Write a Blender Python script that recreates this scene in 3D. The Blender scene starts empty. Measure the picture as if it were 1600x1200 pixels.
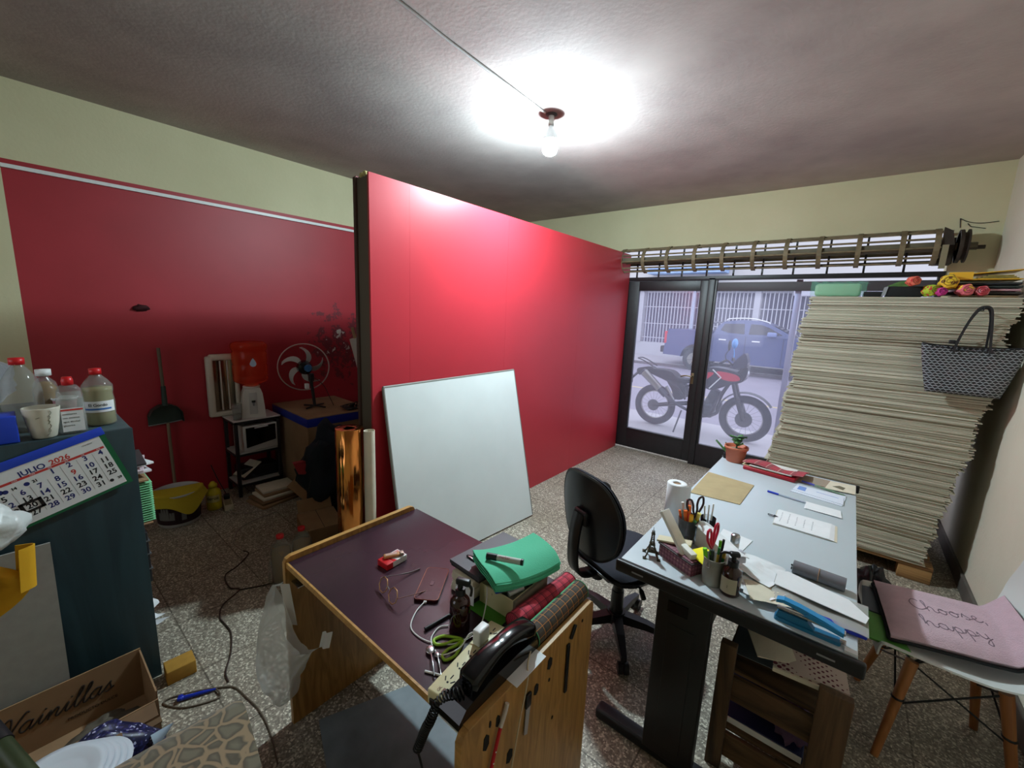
import bpy, bmesh, math, random
from mathutils import Vector, Matrix, Euler, noise
PI = math.pi
random.seed(7)
sc = bpy.context.scene
C = sc.collection

# ------------------------------------------------------------ camera, sky, exposure
yaw, pitch, roll = -0.679, 0.1723, -0.0406          # measured from the room's straight edges
fwd = Vector((math.sin(yaw)*math.cos(pitch), math.cos(yaw)*math.cos(pitch), -math.sin(pitch)))
r0 = Vector((math.cos(yaw), -math.sin(yaw), 0)); d0 = fwd.cross(r0)
rgt = math.cos(roll)*r0 + math.sin(roll)*d0
dwn = -math.sin(roll)*r0 + math.cos(roll)*d0
cam_d = bpy.data.cameras.new('camera'); cam = bpy.data.objects.new('camera', cam_d); C.objects.link(cam)
mw = Matrix.Identity(4)
for i in range(3):
    mw[i][0] = rgt[i]; mw[i][1] = -dwn[i]; mw[i][2] = -fwd[i]
mw[2][3] = 1.6
cam.matrix_world = mw
cam_d.sensor_fit = 'HORIZONTAL'; cam_d.sensor_width = 36.0; cam_d.lens = 647.0/1600*36
cam_d.clip_start = 0.02; cam_d.clip_end = 200
sc.camera = cam
w = bpy.data.worlds.new('sky'); sc.world = w; w.use_nodes = True
SKY_STRENGTH = 0.72
w.node_tree.nodes['Background'].inputs[0].default_value = (0.86, 0.90, 1.0, 1)
w.node_tree.nodes['Background'].inputs[1].default_value = SKY_STRENGTH
BULB_STRENGTH = 600.0
sc.view_settings.view_transform = 'Standard'; sc.view_settings.look = 'None'
sc.view_settings.gamma = 1.0; sc.view_settings.use_curve_mapping = False
sc.view_settings.exposure = 1.6
try:
    sc.cycles.use_denoising = True
    sc.cycles.max_bounces = 8; sc.cycles.transparent_max_bounces = 24
    sc.cycles.sample_clamp_indirect = 6
    sc.cycles.caustics_refractive = False; sc.cycles.caustics_reflective = False
except Exception: pass

# ------------------------------------------------------------ materials
def lin(c):
    return tuple((x/12.92 if x <= 0.04045 else ((x+0.055)/1.055)**2.4) for x in c)
def rgb(r, g, b): return lin((r/255, g/255, b/255))
def _m(name):
    m = bpy.data.materials.new(name); m.use_nodes = True
    return m, m.node_tree.nodes, m.node_tree.links, m.node_tree.nodes['Principled BSDF']
def mat(name, col, rough=0.6, metal=0.0, var=0.0, scale=8.0, bump=0.0, bscale=60.0, spec=0.5, trans=0.0, alpha=1.0, emit=0.0, sheen=0.0, ior=1.45, stretch=None):
    m, N, K, p = _m(name)
    c = (*col, 1)
    p.inputs['Base Color'].default_value = c
    p.inputs['Roughness'].default_value = rough; p.inputs['Metallic'].default_value = metal
    p.inputs['Specular IOR Level'].default_value = spec; p.inputs['IOR'].default_value = ior
    if trans: p.inputs['Transmission Weight'].default_value = trans
    if alpha < 1: p.inputs['Alpha'].default_value = alpha
    if sheen: p.inputs['Sheen Weight'].default_value = sheen
    if emit:
        p.inputs['Emission Color'].default_value = c; p.inputs['Emission Strength'].default_value = emit
    if var or bump:
        tc = N.new('ShaderNodeTexCoord'); src = tc.outputs['Object']
        if stretch:
            mp = N.new('ShaderNodeMapping'); mp.inputs['Scale'].default_value = stretch
            K.new(src, mp.inputs['Vector']); src = mp.outputs['Vector']
    if var:
        n = N.new('ShaderNodeTexNoise'); n.inputs['Scale'].default_value = scale; n.inputs['Detail'].default_value = 6
        K.new(src, n.inputs['Vector'])
        r = N.new('ShaderNodeValToRGB'); K.new(n.outputs['Fac'], r.inputs['Fac'])
        r.color_ramp.elements[0].position = 0.3; r.color_ramp.elements[1].position = 0.7
        r.color_ramp.elements[0].color = (*[x*(1-var) for x in col], 1)
        r.color_ramp.elements[1].color = (*[min(1, x*(1+var)) for x in col], 1)
        K.new(r.outputs['Color'], p.inputs['Base Color'])
    if bump:
        n2 = N.new('ShaderNodeTexNoise'); n2.inputs['Scale'].default_value = bscale; n2.inputs['Detail'].default_value = 5
        K.new(src, n2.inputs['Vector'])
        b = N.new('ShaderNodeBump'); b.inputs['Strength'].default_value = bump; b.inputs['Distance'].default_value = 0.01
        K.new(n2.outputs['Fac'], b.inputs['Height']); K.new(b.outputs['Normal'], p.inputs['Normal'])
    return m
def wood(name, dark, light, axis='Z', scale=14.0, rough=0.5, dist=3.0):
    m, N, K, p = _m(name)
    tc = N.new('ShaderNodeTexCoord'); mp = N.new('ShaderNodeMapping')
    s = {'X': (0.12, 1, 1), 'Y': (1, 0.12, 1), 'Z': (1, 1, 0.12)}[axis]
    mp.inputs['Scale'].default_value = s; K.new(tc.outputs['Object'], mp.inputs['Vector'])
    n = N.new('ShaderNodeTexNoise'); n.inputs['Scale'].default_value = scale; n.inputs['Detail'].default_value = 8; n.inputs['Distortion'].default_value = dist
    K.new(mp.outputs['Vector'], n.inputs['Vector'])
    r = N.new('ShaderNodeValToRGB'); K.new(n.outputs['Fac'], r.inputs['Fac'])
    r.color_ramp.elements[0].position = 0.35; r.color_ramp.elements[1].position = 0.65
    r.color_ramp.elements[0].color = (*dark, 1); r.color_ramp.elements[1].color = (*light, 1)
    K.new(r.outputs['Color'], p.inputs['Base Color']); p.inputs['Roughness'].default_value = rough
    return m
def plaid(name, base, dark, line, sc_=38.0, rough=0.85):
    m, N, K, p = _m(name)
    tc = N.new('ShaderNodeTexCoord')
    sep = N.new('ShaderNodeSeparateXYZ'); K.new(tc.outputs['UV'], sep.inputs[0])
    def band(out, k, th):
        a = N.new('ShaderNodeMath'); a.operation = 'MULTIPLY'; a.inputs[1].default_value = k; K.new(out, a.inputs[0])
        f = N.new('ShaderNodeMath'); f.operation = 'FRACT'; K.new(a.outputs[0], f.inputs[0])
        t = N.new('ShaderNodeMath'); t.operation = 'LESS_THAN'; t.inputs[1].default_value = th; K.new(f.outputs[0], t.inputs[0])
        return t.outputs[0]
    cur = None
    def mix(prev, col, fac, k=1.0):
        x = N.new('ShaderNodeMixRGB')
        g = N.new('ShaderNodeMath'); g.operation = 'MULTIPLY'; g.inputs[1].default_value = k; K.new(fac, g.inputs[0])
        K.new(g.outputs[0], x.inputs['Fac'])
        if prev is None: x.inputs[1].default_value = (*base, 1)
        else: K.new(prev, x.inputs[1])
        x.inputs[2].default_value = (*col, 1)
        return x.outputs[0]
    for o in (sep.outputs[0], sep.outputs[1]):
        cur = mix(cur, dark, band(o, sc_, 0.35), 0.45)
    for o in (sep.outputs[0], sep.outputs[1]):
        cur = mix(cur, line, band(o, sc_, 0.07), 0.9)
    K.new(cur, p.inputs['Base Color']); p.inputs['Roughness'].default_value = rough
    return m
def mixmat(name, fn):
    m, N, K, p = _m(name); fn(N, K, p); return m

def _floor(N, K, p):
    tc = N.new('ShaderNodeTexCoord'); P = tc.outputs['Object']
    v = N.new('ShaderNodeTexVoronoi'); v.inputs['Scale'].default_value = 150; K.new(P, v.inputs['Vector'])
    rr = N.new('ShaderNodeSeparateXYZ'); K.new(v.outputs['Color'], rr.inputs[0])
    r = N.new('ShaderNodeValToRGB'); r.color_ramp.interpolation = 'CONSTANT'
    K.new(rr.outputs[0], r.inputs['Fac'])
    e = r.color_ramp.elements
    e[0].position = 0; e[0].color = (*rgb(124, 116, 103), 1)
    e[1].position = 0.30; e[1].color = (*rgb(150, 141, 126), 1)
    for pos, c in ((0.55, rgb(174, 166, 149)), (0.75, rgb(138, 130, 115)), (0.86, rgb(216, 209, 190))):
        q = e.new(pos); q.color = (*c, 1)
    br = N.new('ShaderNodeTexBrick'); br.offset = 0.0; br.squash = 1.0
    br.inputs['Scale'].default_value = 1.0; br.inputs['Brick Width'].default_value = 0.40; br.inputs['Row Height'].default_value = 0.40
    br.inputs['Mortar Size'].default_value = 0.0035; br.inputs['Mortar Smooth'].default_value = 0.3
    br.inputs['Color1'].default_value = (1, 1, 1, 1); br.inputs['Color2'].default_value = (0.9, 0.9, 0.9, 1); br.inputs['Mortar'].default_value = (0.42, 0.40, 0.38, 1)
    K.new(P, br.inputs['Vector'])
    mx = N.new('ShaderNodeMixRGB'); mx.blend_type = 'MULTIPLY'; mx.inputs[0].default_value = 1
    K.new(r.outputs[0], mx.inputs[1]); K.new(br.outputs['Color'], mx.inputs[2])
    n = N.new('ShaderNodeTexNoise'); n.inputs['Scale'].default_value = 2.2; n.inputs['Detail'].default_value = 6; K.new(P, n.inputs['Vector'])
    r2 = N.new('ShaderNodeValToRGB'); K.new(n.outputs['Fac'], r2.inputs[0])
    r2.color_ramp.elements[0].position = 0.3; r2.color_ramp.elements[0].color = (0.84, 0.82, 0.78, 1)
    r2.color_ramp.elements[1].position = 0.6; r2.color_ramp.elements[1].color = (1, 1, 1, 1)
    m2 = N.new('ShaderNodeMixRGB'); m2.blend_type = 'MULTIPLY'; m2.inputs[0].default_value = 1
    K.new(mx.outputs[0], m2.inputs[1]); K.new(r2.outputs[0], m2.inputs[2])
    K.new(m2.outputs[0], p.inputs['Base Color']); p.inputs['Roughness'].default_value = 0.55
M_floor = mixmat('terrazzo_tiles', _floor)

def _plaster(c1, c2, sc1=1.3, lo=0.35, hi=0.65, bump=0.15):
    def f(N, K, p):
        tc = N.new('ShaderNodeTexCoord'); P = tc.outputs['Object']
        n = N.new('ShaderNodeTexNoise'); n.inputs['Scale'].default_value = sc1; n.inputs['Detail'].default_value = 9; n.inputs['Roughness'].default_value = 0.6
        K.new(P, n.inputs['Vector'])
        r = N.new('ShaderNodeValToRGB'); K.new(n.outputs['Fac'], r.inputs[0])
        r.color_ramp.elements[0].position = lo; r.color_ramp.elements[0].color = (*c1, 1)
        r.color_ramp.elements[1].position = hi; r.color_ramp.elements[1].color = (*c2, 1)
        K.new(r.outputs[0], p.inputs['Base Color']); p.inputs['Roughness'].default_value = 0.85
        n2 = N.new('ShaderNodeTexNoise'); n2.inputs['Scale'].default_value = 45; n2.inputs['Detail'].default_value = 6; K.new(P, n2.inputs['Vector'])
        b = N.new('ShaderNodeBump'); b.inputs['Strength'].default_value = bump; b.inputs['Distance'].default_value = 0.01
        K.new(n2.outputs['Fac'], b.inputs['Height']); K.new(b.outputs['Normal'], p.inputs['Normal'])
    return f
M_ceil = mixmat('mauve_plaster', _plaster(rgb(164, 153, 150), rgb(188, 178, 174), 1.4))
M_cream = mixmat('cream_wall_paint', _plaster(rgb(202, 195, 158), rgb(211, 204, 168), 1.2))
M_wallR = mixmat('pale_wall_paint', _plaster(rgb(214, 206, 186), rgb(222, 215, 196), 1.2))

def _redwall(N, K, p):
    tc = N.new('ShaderNodeTexCoord'); P = tc.outputs['Object']
    n = N.new('ShaderNodeTexNoise'); n.inputs['Scale'].default_value = 2; n.inputs['Detail'].default_value = 6; K.new(P, n.inputs['Vector'])
    r = N.new('ShaderNodeValToRGB'); K.new(n.outputs['Fac'], r.inputs[0])
    r.color_ramp.elements[0].position = 0.3; r.color_ramp.elements[0].color = (*rgb(156, 32, 42), 1)
    r.color_ramp.elements[1].position = 0.7; r.color_ramp.elements[1].color = (*rgb(170, 38, 50), 1)
    # flaked paint: only inside an ellipse around (y 2.1, z 1.25), where the wall itself has lost its paint
    sp = N.new('ShaderNodeSeparateXYZ'); K.new(P, sp.inputs[0])
    def sub(o, v, k):
        a = N.new('ShaderNodeMath'); a.operation = 'SUBTRACT'; a.inputs[1].default_value = v; K.new(o, a.inputs[0])
        b = N.new('ShaderNodeMath'); b.operation = 'MULTIPLY'; b.inputs[1].default_value = k; K.new(a.outputs[0], b.inputs[0])
        c = N.new('ShaderNodeMath'); c.operation = 'MULTIPLY'; K.new(b.outputs[0], c.inputs[0]); K.new(b.outputs[0], c.inputs[1]); return c.outputs[0]
    d = N.new('ShaderNodeMath'); d.operation = 'ADD'; K.new(sub(sp.outputs[1], 2.14, 2.6), d.inputs[0]); K.new(sub(sp.outputs[2], 1.20, 2.2), d.inputs[1])
    n3 = N.new('ShaderNodeTexNoise'); n3.inputs['Scale'].default_value = 11; n3.inputs['Detail'].default_value = 8; n3.inputs['Roughness'].default_value = 0.65; K.new(P, n3.inputs['Vector'])
    def thr(v, dk, col, prev):
        a = N.new('ShaderNodeMath'); a.operation = 'MULTIPLY'; a.inputs[1].default_value = dk; K.new(d.outputs[0], a.inputs[0])
        b = N.new('ShaderNodeMath'); b.operation = 'SUBTRACT'; K.new(n3.outputs['Fac'], b.inputs[0]); K.new(a.outputs[0], b.inputs[1])
        g = N.new('ShaderNodeMath'); g.operation = 'GREATER_THAN'; g.inputs[1].default_value = v; K.new(b.outputs[0], g.inputs[0])
        x = N.new('ShaderNodeMixRGB'); K.new(g.outputs[0], x.inputs[0]); K.new(prev, x.inputs[1]); x.inputs[2].default_value = (*col, 1); return x.outputs[0]
    cur = thr(0.46, 0.18, rgb(112, 36, 44), r.outputs[0])
    cur = thr(0.585, 0.20, rgb(196, 186, 176), cur)
    K.new(cur, p.inputs['Base Color']); p.inputs['Roughness'].default_value = 0.5
M_redwall = mixmat('dark_red_wall_paint', _redwall)
M_redpanel = mat('glossy_red_panel_paint', rgb(186, 46, 58), 0.42, var=0.06, scale=1.5, bump=0.03, bscale=4)
M_darksteel = mat('black_steel', rgb(30, 28, 31), 0.42, 0.0, var=0.25, scale=20, spec=0.6)
M_black = mat('black_plastic', rgb(20, 20, 22), 0.4)
M_blackmatte = mat('black_matte', rgb(18, 18, 20), 0.8)
M_gloss = mat('glossy_black_plastic', rgb(12, 12, 14), 0.12)
M_grey = mat('grey_plastic', rgb(130, 130, 132), 0.5)
M_white = mat('white_plastic', rgb(225, 226, 224), 0.4)
M_paper = mat('white_paper', rgb(226, 228, 230), 0.9, var=0.03, scale=20)
M_paperc = mat('cream_paper', rgb(214, 205, 184), 0.9, var=0.05, scale=20)
M_card = mat('brown_cardboard', rgb(150, 118, 86), 0.9, var=0.12, scale=9)
M_cardd = mat('dark_brown_cardboard', rgb(120, 92, 66), 0.9, var=0.15, scale=9)
M_metal = mat('bare_metal', rgb(190, 190, 192), 0.25, 1.0)
M_dullmetal = mat('dull_metal', rgb(140, 138, 132), 0.45, 0.9)
M_clear = mat('clear_plastic', (0.95, 0.96, 0.97), 0.08, trans=1.0, ior=1.15)
M_red = mat('red_plastic', rgb(200, 30, 36), 0.35)
M_blue = mat('blue_plastic', rgb(34, 62, 190), 0.4)
M_ink = mat('black_ink', rgb(25, 25, 30), 0.8)
M_yellow = mat('yellow_plastic', rgb(225, 205, 30), 0.4)

# ------------------------------------------------------------ mesh helpers
def frame(d):
    d = Vector(d).normalized(); a = Vector((0, 0, 1)) if abs(d.z) < 0.9 else Vector((1, 0, 0))
    u = d.cross(a).normalized(); v = d.cross(u).normalized(); return u, v
def RZ(a): return Matrix.Rotation(a, 4, 'Z')
def RX(a): return Matrix.Rotation(a, 4, 'X')
def RY(a): return Matrix.Rotation(a, 4, 'Y')
def TR(*v): return Matrix.Translation(Vector(v))
class MB:
    def __init__(s): s.v = []; s.f = []; s.mi = []; s.sm = []; s.m = Matrix.Identity(4); s.cur = 0; s.uv = {}
    def add(s, vs, fs, smooth=False, uvs=None):
        o = len(s.v)
        s.v += [tuple(s.m @ Vector(v)) for v in vs]
        for i, f in enumerate(fs):
            if uvs: s.uv[len(s.f)] = uvs[i]
            s.f.append([o+k for k in f]); s.mi.append(s.cur); s.sm.append(smooth)
        return s
    def box(s, a, b, bev=0.0):
        (x0, y0, z0), (x1, y1, z1) = a, b
        x0, x1 = min(x0, x1), max(x0, x1); y0, y1 = min(y0, y1), max(y0, y1); z0, z1 = min(z0, z1), max(z0, z1)
        if bev <= 0:
            return s.add([(x0,y0,z0),(x1,y0,z0),(x1,y1,z0),(x0,y1,z0),(x0,y0,z1),(x1,y0,z1),(x1,y1,z1),(x0,y1,z1)],
                [(0,3,2,1),(4,5,6,7),(0,1,5,4),(1,2,6,5),(2,3,7,6),(3,0,4,7)])
        bev = min(bev, (x1-x0)*.49, (y1-y0)*.49, (z1-z0)*.49)
        bm = bmesh.new(); bmesh.ops.create_cube(bm, size=1)
        for v in bm.verts:
            v.co = Vector(((x0+x1)/2+v.co.x*(x1-x0), (y0+y1)/2+v.co.y*(y1-y0), (z0+z1)/2+v.co.z*(z1-z0)))
        bmesh.ops.bevel(bm, geom=list(bm.edges), offset=bev, segments=3, affect='EDGES', profile=0.5)
        s.add([v.co.copy() for v in bm.verts], [[v.index for v in f.verts] for f in bm.faces], True); bm.free(); return s
    def cyl(s, p0, p1, r0, r1=None, n=20, cap=True, smooth=True):
        p0, p1 = Vector(p0), Vector(p1); r1 = r0 if r1 is None else r1; u, v = frame(p1-p0)
        vs = [p0+(u*math.cos(2*PI*i/n)+v*math.sin(2*PI*i/n))*r0 for i in range(n)] + [p1+(u*math.cos(2*PI*i/n)+v*math.sin(2*PI*i/n))*r1 for i in range(n)]
        s.add(vs, [(i, (i+1)%n, n+(i+1)%n, n+i) for i in range(n)], smooth, [[(i/n,0),((i+1)/n,0),((i+1)/n,1),(i/n,1)] for i in range(n)])
        if cap:
            s.add(vs[:n], [tuple(range(n))[::-1]]); s.add(vs[n:], [tuple(range(n))])
        return s
    def tube(s, pts, r, n=8, closed=False, smooth_pts=True):
        P = [Vector(p) for p in pts]
        if smooth_pts and len(P) > 2: P = spline(P, 6, closed)
        m = len(P); vs = []; pu = None
        for i, p in enumerate(P):
            a = P[(i-1) % m] if (closed or i) else P[0]; b = P[(i+1) % m] if (closed or i < m-1) else P[-1]
            d = (b-a); d = d.normalized() if d.length > 1e-9 else Vector((0,0,1))
            if pu is None: u, v = frame(d)
            else:
                u = (pu - d*pu.dot(d)); u = u.normalized() if u.length > 1e-6 else frame(d)[0]; v = d.cross(u)
            pu = u; rr = r(i/(m-1)) if callable(r) else r
            vs += [p+(u*math.cos(2*PI*k/n)+v*math.sin(2*PI*k/n))*rr for k in range(n)]
        fs = [(i*n+k, i*n+(k+1)%n, ((i+1)%m)*n+(k+1)%n, ((i+1)%m)*n+k) for i in range(m if closed else m-1) for k in range(n)]
        s.add(vs, fs, True)
        if not closed: s.add(vs[:n], [tuple(range(n))[::-1]]); s.add(vs[-n:], [tuple(range(n))])
        return s
    def lathe(s, prof, c=(0,0,0), n=28, sx=1, sy=1, smooth=True):
        c = Vector(c); m = len(prof); vs = [c+Vector((math.cos(2*PI*k/n)*r*sx, math.sin(2*PI*k/n)*r*sy, z)) for r, z in prof for k in range(n)]
        s.add(vs, [(i*n+k, i*n+(k+1)%n, (i+1)*n+(k+1)%n, (i+1)*n+k) for i in range(m-1) for k in range(n)], smooth,
            [[(k/n,i/(m-1)),((k+1)/n,i/(m-1)),((k+1)/n,(i+1)/(m-1)),(k/n,(i+1)/(m-1))] for i in range(m-1) for k in range(n)])
        if prof[0][0] > 1e-5: s.add(vs[:n], [tuple(range(n))[::-1]])
        if prof[-1][0] > 1e-5: s.add(vs[-n:], [tuple(range(n))])
        return s
    def prism(s, poly, h, M=None, smooth=False):     # poly in xy, extruded z 0..h (or h=(a,b)), then transformed by M
        a, b = (0, h) if not isinstance(h, tuple) else h; M = M or Matrix.Identity(4); n = len(poly)
        vs = [M @ Vector((x, y, a)) for x, y in poly] + [M @ Vector((x, y, b)) for x, y in poly]
        s.add(vs, [tuple(range(n))[::-1], tuple(range(n, 2*n))]); s.add(vs, [(i, (i+1)%n, n+(i+1)%n, n+i) for i in range(n)], smooth); return s
    def ball(s, c, r, n=16, sx=1, sy=1, sz=1, jit=0.0, seed=0.0, fr=3.0):
        c = Vector(c); k = n//2; vs = []; 
        for i in range(k+1):
            t = PI*i/k
            for j in range(n):
                q = Vector((math.sin(t)*math.cos(2*PI*j/n), math.sin(t)*math.sin(2*PI*j/n), -math.cos(t)))
                g = 1+jit*noise.noise(q*fr+Vector((seed, seed*2, 0)))
                vs.append(c+Vector((q.x*sx, q.y*sy, q.z*sz))*r*g)
        s.add(vs, [(i*n+j, i*n+(j+1)%n, (i+1)*n+(j+1)%n, (i+1)*n+j) for i in range(k) for j in range(n)], True); return s
    def grid(s, fn, nu, nv, thick=0.0, smooth=True, uvs=True):   # fn(u,v)->(x,y,z), u,v in 0..1
        P = [Vector(fn(i/nu, j/nv)) for j in range(nv+1) for i in range(nu+1)]
        F = [(j*(nu+1)+i, j*(nu+1)+i+1, (j+1)*(nu+1)+i+1, (j+1)*(nu+1)+i) for j in range(nv) for i in range(nu)]
        U = [[(i/nu,j/nv),((i+1)/nu,j/nv),((i+1)/nu,(j+1)/nv),(i/nu,(j+1)/nv)] for j in range(nv) for i in range(nu)]
        if not thick: return s.add(P, F, smooth, U)
        Nn = [Vector() for _ in P]
        for f in F:
            nn = (P[f[1]]-P[f[0]]).cross(P[f[3]]-P[f[0]])
            for k in f: Nn[k] += nn
        Q = [p - (q.normalized() if q.length > 1e-12 else Vector((0,0,1)))*thick for p, q in zip(P, Nn)]
        n = len(P); s.add(P+Q, F+[tuple(k+n for k in f[::-1]) for f in F], smooth, U+[u[::-1] for u in U])
        b = [i for i in range(nu+1)] + [j*(nu+1)+nu for j in range(1, nv+1)] + [nv*(nu+1)+i for i in range(nu-1, -1, -1)] + [j*(nu+1) for j in range(nv-1, 0, -1)]
        s.add(P+Q, [(b[(k+1)%len(b)], b[k], b[k]+n, b[(k+1)%len(b)]+n) for k in range(len(b))], False); return s
    def text(s, txt, size, M, ext=0.0003, align='LEFT', shear=0.0, mi=None, sx=1.0, bold=0.0):
        cu = bpy.data.curves.new('t', 'FONT'); cu.body = txt; cu.size = size; cu.align_x = align; cu.align_y = 'CENTER'; cu.shear = shear; cu.extrude = ext; cu.offset = bold
        cu.resolution_u = 3
        ob = bpy.data.objects.new('t', cu); me = bpy.data.meshes.new_from_object(ob)
        if mi is not None: s.cur = mi
        s.add([M @ Vector((v.co.x*sx, v.co.y, v.co.z)) for v in me.vertices], [list(p.vertices) for p in me.polygons])
        bpy.data.objects.remove(ob); bpy.data.curves.remove(cu); bpy.data.meshes.remove(me); return s
    def build(s, name, mats, parent=None):
        if not isinstance(mats, (list, tuple)): mats = [mats]
        me = bpy.data.meshes.new(name); me.from_pydata(s.v, [], s.f); me.update()
        for m in mats: me.materials.append(m)
        uvl = me.uv_layers.new(name='UVMap') if s.uv else None
        for i, p in enumerate(me.polygons):
            p.material_index = min(s.mi[i], len(mats)-1); p.use_smooth = s.sm[i]
            if uvl and i in s.uv:
                for k, li in enumerate(p.loop_indices): uvl.data[li].uv = s.uv[i][k]
        o = bpy.data.objects.new(name, me); C.objects.link(o)
        if parent is not None: o.parent = parent
        return o
def spline(P, k=6, closed=False):
    out = []; n = len(P)
    for i in range(n if closed else n-1):
        if closed: a, b, c, d = P[(i-1)%n], P[i], P[(i+1)%n], P[(i+2)%n]
        else: a, b, c, d = P[max(i-1,0)], P[i], P[i+1], P[min(i+2,n-1)]
        for j in range(k):
            t = j/k; out.append(0.5*((2*b)+(c-a)*t+(2*a-5*b+4*c-d)*t*t+(3*b-a-3*c+d)*t*t*t))
    if not closed: out.append(P[-1])
    return out
def cr(pts, k=8):  # 2d smooth closed outline
    return [(p.x, p.y) for p in spline([Vector((x, y, 0)) for x, y in pts], k, True)]
def thing(name, label, cat, loc=(0,0,0), rz=0.0, group=None, rot=None):
    o = bpy.data.objects.new(name, None); C.objects.link(o); o.empty_display_size = 0.05
    o.location = loc; o.rotation_euler = rot if rot else (0, 0, rz)
    o['label'] = label; o['category'] = cat
    if group: o['group'] = group
    return o
def tag(o, label, cat, group=None, kind=None, loc=None, rz=None, rot=None):
    o['label'] = label; o['category'] = cat
    if group: o['group'] = group
    if kind: o['kind'] = kind
    if loc is not None: o.location = loc
    if rz is not None: o.rotation_euler = (0, 0, rz)
    if rot is not None: o.rotation_euler = rot
    return o
def struct(o): o['kind'] = 'structure'; return o
def copy_tree(o, parent=None):
    c = o.copy(); C.objects.link(c)
    if parent is not None: c.parent = parent
    for ch in list(o.children): copy_tree(ch, c)
    return c
def rrect(w, h, r, k=5):
    out = []
    for cx, cy, a in ((w/2-r, h/2-r, 0), (-w/2+r, h/2-r, 90), (-w/2+r, -h/2+r, 180), (w/2-r, -h/2+r, 270)):
        for i in range(k+1):
            t = math.radians(a+90*i/k); out.append((cx+r*math.cos(t), cy+r*math.sin(t)))
    return out
GLY = {
'a': (1.35, [[(.9,.9),(.5,1.05),(.1,.6),(.2,.1),(.6,0),(.9,.5),(.95,1)],[(.95,1),(.9,.3),(1.05,0),(1.35,.3)]]),
'i': (.8, [[(0,.3),(.35,1),(.3,.3),(.5,0),(.8,.3)],[(.42,1.4),(.5,1.5)]]),
'n': (1.4, [[(0,.3),(.25,.95),(.3,0)],[(.3,.3),(.7,1),(.95,.8),(.9,.2),(1.1,0),(1.4,.3)]]),
'h': (1.3, [[(0,.3),(.45,1.6),(.5,2.1),(.3,2.1),(.2,1.2),(.15,0)],[(.15,.4),(.55,1),(.85,.8),(.8,.2),(1.0,0),(1.3,.3)]]),
'l': (.8, [[(0,.3),(.5,1.5),(.5,2.1),(.3,2.0),(.25,.8),(.35,.1),(.6,0),(.8,.3)]]),
'o': (1.1, [[(0,.5),(.3,1),(.05,.6),(.15,.1),(.5,0),(.8,.5),(.6,1),(.35,1),(.6,.8),(1.1,.8)]]),
's': (1.0, [[(0,.3),(.4,1.1),(.45,.8),(.7,.3),(.5,0),(.2,.05)],[(.6,.1),(1.0,.3)]]),
'e': (1.0, [[(0,.3),(.5,.6),(.6,.95),(.35,1.05),(.15,.6),(.3,.05),(.6,0),(1.0,.3)]]),
'p': (1.15, [[(0,.3),(.3,1),(.2,0),(.05,-1)],[(.22,.5),(.5,1),(.85,.8),(.8,.2),(.5,0),(.25,.15)],[(.6,.02),(1.15,.3)]]),
'y': (1.2, [[(0,.6),(.2,1),(.25,.3),(.5,.05),(.85,.4),(.95,1)],[(.95,1),(.8,-.2),(.5,-1),(.2,-.8),(.6,-.2),(1.2,.3)]]),
'C': (1.45, [[(1.3,1.8),(1.2,2.1),(.7,2.0),(.2,1.2),(.3,.3),(.8,0),(1.45,.4)]]),
'V': (1.35, [[(-.3,1.7),(0,2.1),(.3,1.9),(.5,.9),(.55,0),(.9,1.0),(1.35,2.1),(1.65,2.0)]]),
',': (.5, [[(.1,.1),(.05,-.3)]])}
def cursive(txt):        # list of 2d strokes of a joined handwriting, x-height 1
    x = 0; out = []
    for ch in txt:
        w_, st = GLY[ch]; out += [[(x+a, b) for a, b in s_] for s_ in st]; x += w_
    return out, x
def basis(o, x, y):      # 4x4 matrix with origin o, x axis, y axis (made orthonormal)
    x = Vector(x).normalized(); y = Vector(y); y = (y-x*y.dot(x)).normalized(); z = x.cross(y)
    M = Matrix.Identity(4)
    for i in range(3): M[i][0] = x[i]; M[i][1] = y[i]; M[i][2] = z[i]; M[i][3] = o[i]
    return M
# ------------------------------------------------------------ the room
ZC = 2.82; XL = -4.0; XR = 0.75; YF = 4.737; YB = -1.3
m = MB(); m.box((XL-0.15, YB-0.15, -0.12), (XR+0.15, YF+0.12, 0.0)); struct(m.build('floor', M_floor))
m = MB(); m.box((XL-0.15, YB-0.15, ZC), (XR+0.15, YF+0.15, ZC+0.15)); struct(m.build('ceiling', M_ceil))
m = MB(); Y0 = 0.1
m.cur = 0
m.box((XL-0.15, YB, 0), (XL, Y0, ZC)); m.box((XL-0.15, Y0, 2.37), (XL, YF, ZC)); m.cur = 1; m.box((XL-0.15, Y0, 0), (XL, YF, 2.37))
struct(m.build('wall_left', [M_cream, M_redwall]))
m = MB(); m.box((XR, YB, 0), (XR+0.15, YF, ZC)); struct(m.build('wall_right', M_wallR))
m = MB(); BX0, BX1, BZ0, BZ1 = -2.9, -1.5, 1.0, 2.2      # back wall with an unseen window added to fill the shadows at this end
m.box((XL, YB-0.15, 0), (BX0, YB, ZC)); m.box((BX1, YB-0.15, 0), (XR, YB, ZC)); m.box((BX0, YB-0.15, 0), (BX1, YB, BZ0)); m.box((BX0, YB-0.15, BZ1), (BX1, YB, ZC)); struct(m.build('wall_back', M_cream))
W3 = struct(bpy.data.objects.new('added_fill_window', None)); C.objects.link(W3); W3.location = (-2.2, YB-0.075, 1.6)
m = MB(); hw, hh = (BX1-BX0)/2, (BZ1-BZ0)/2
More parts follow.
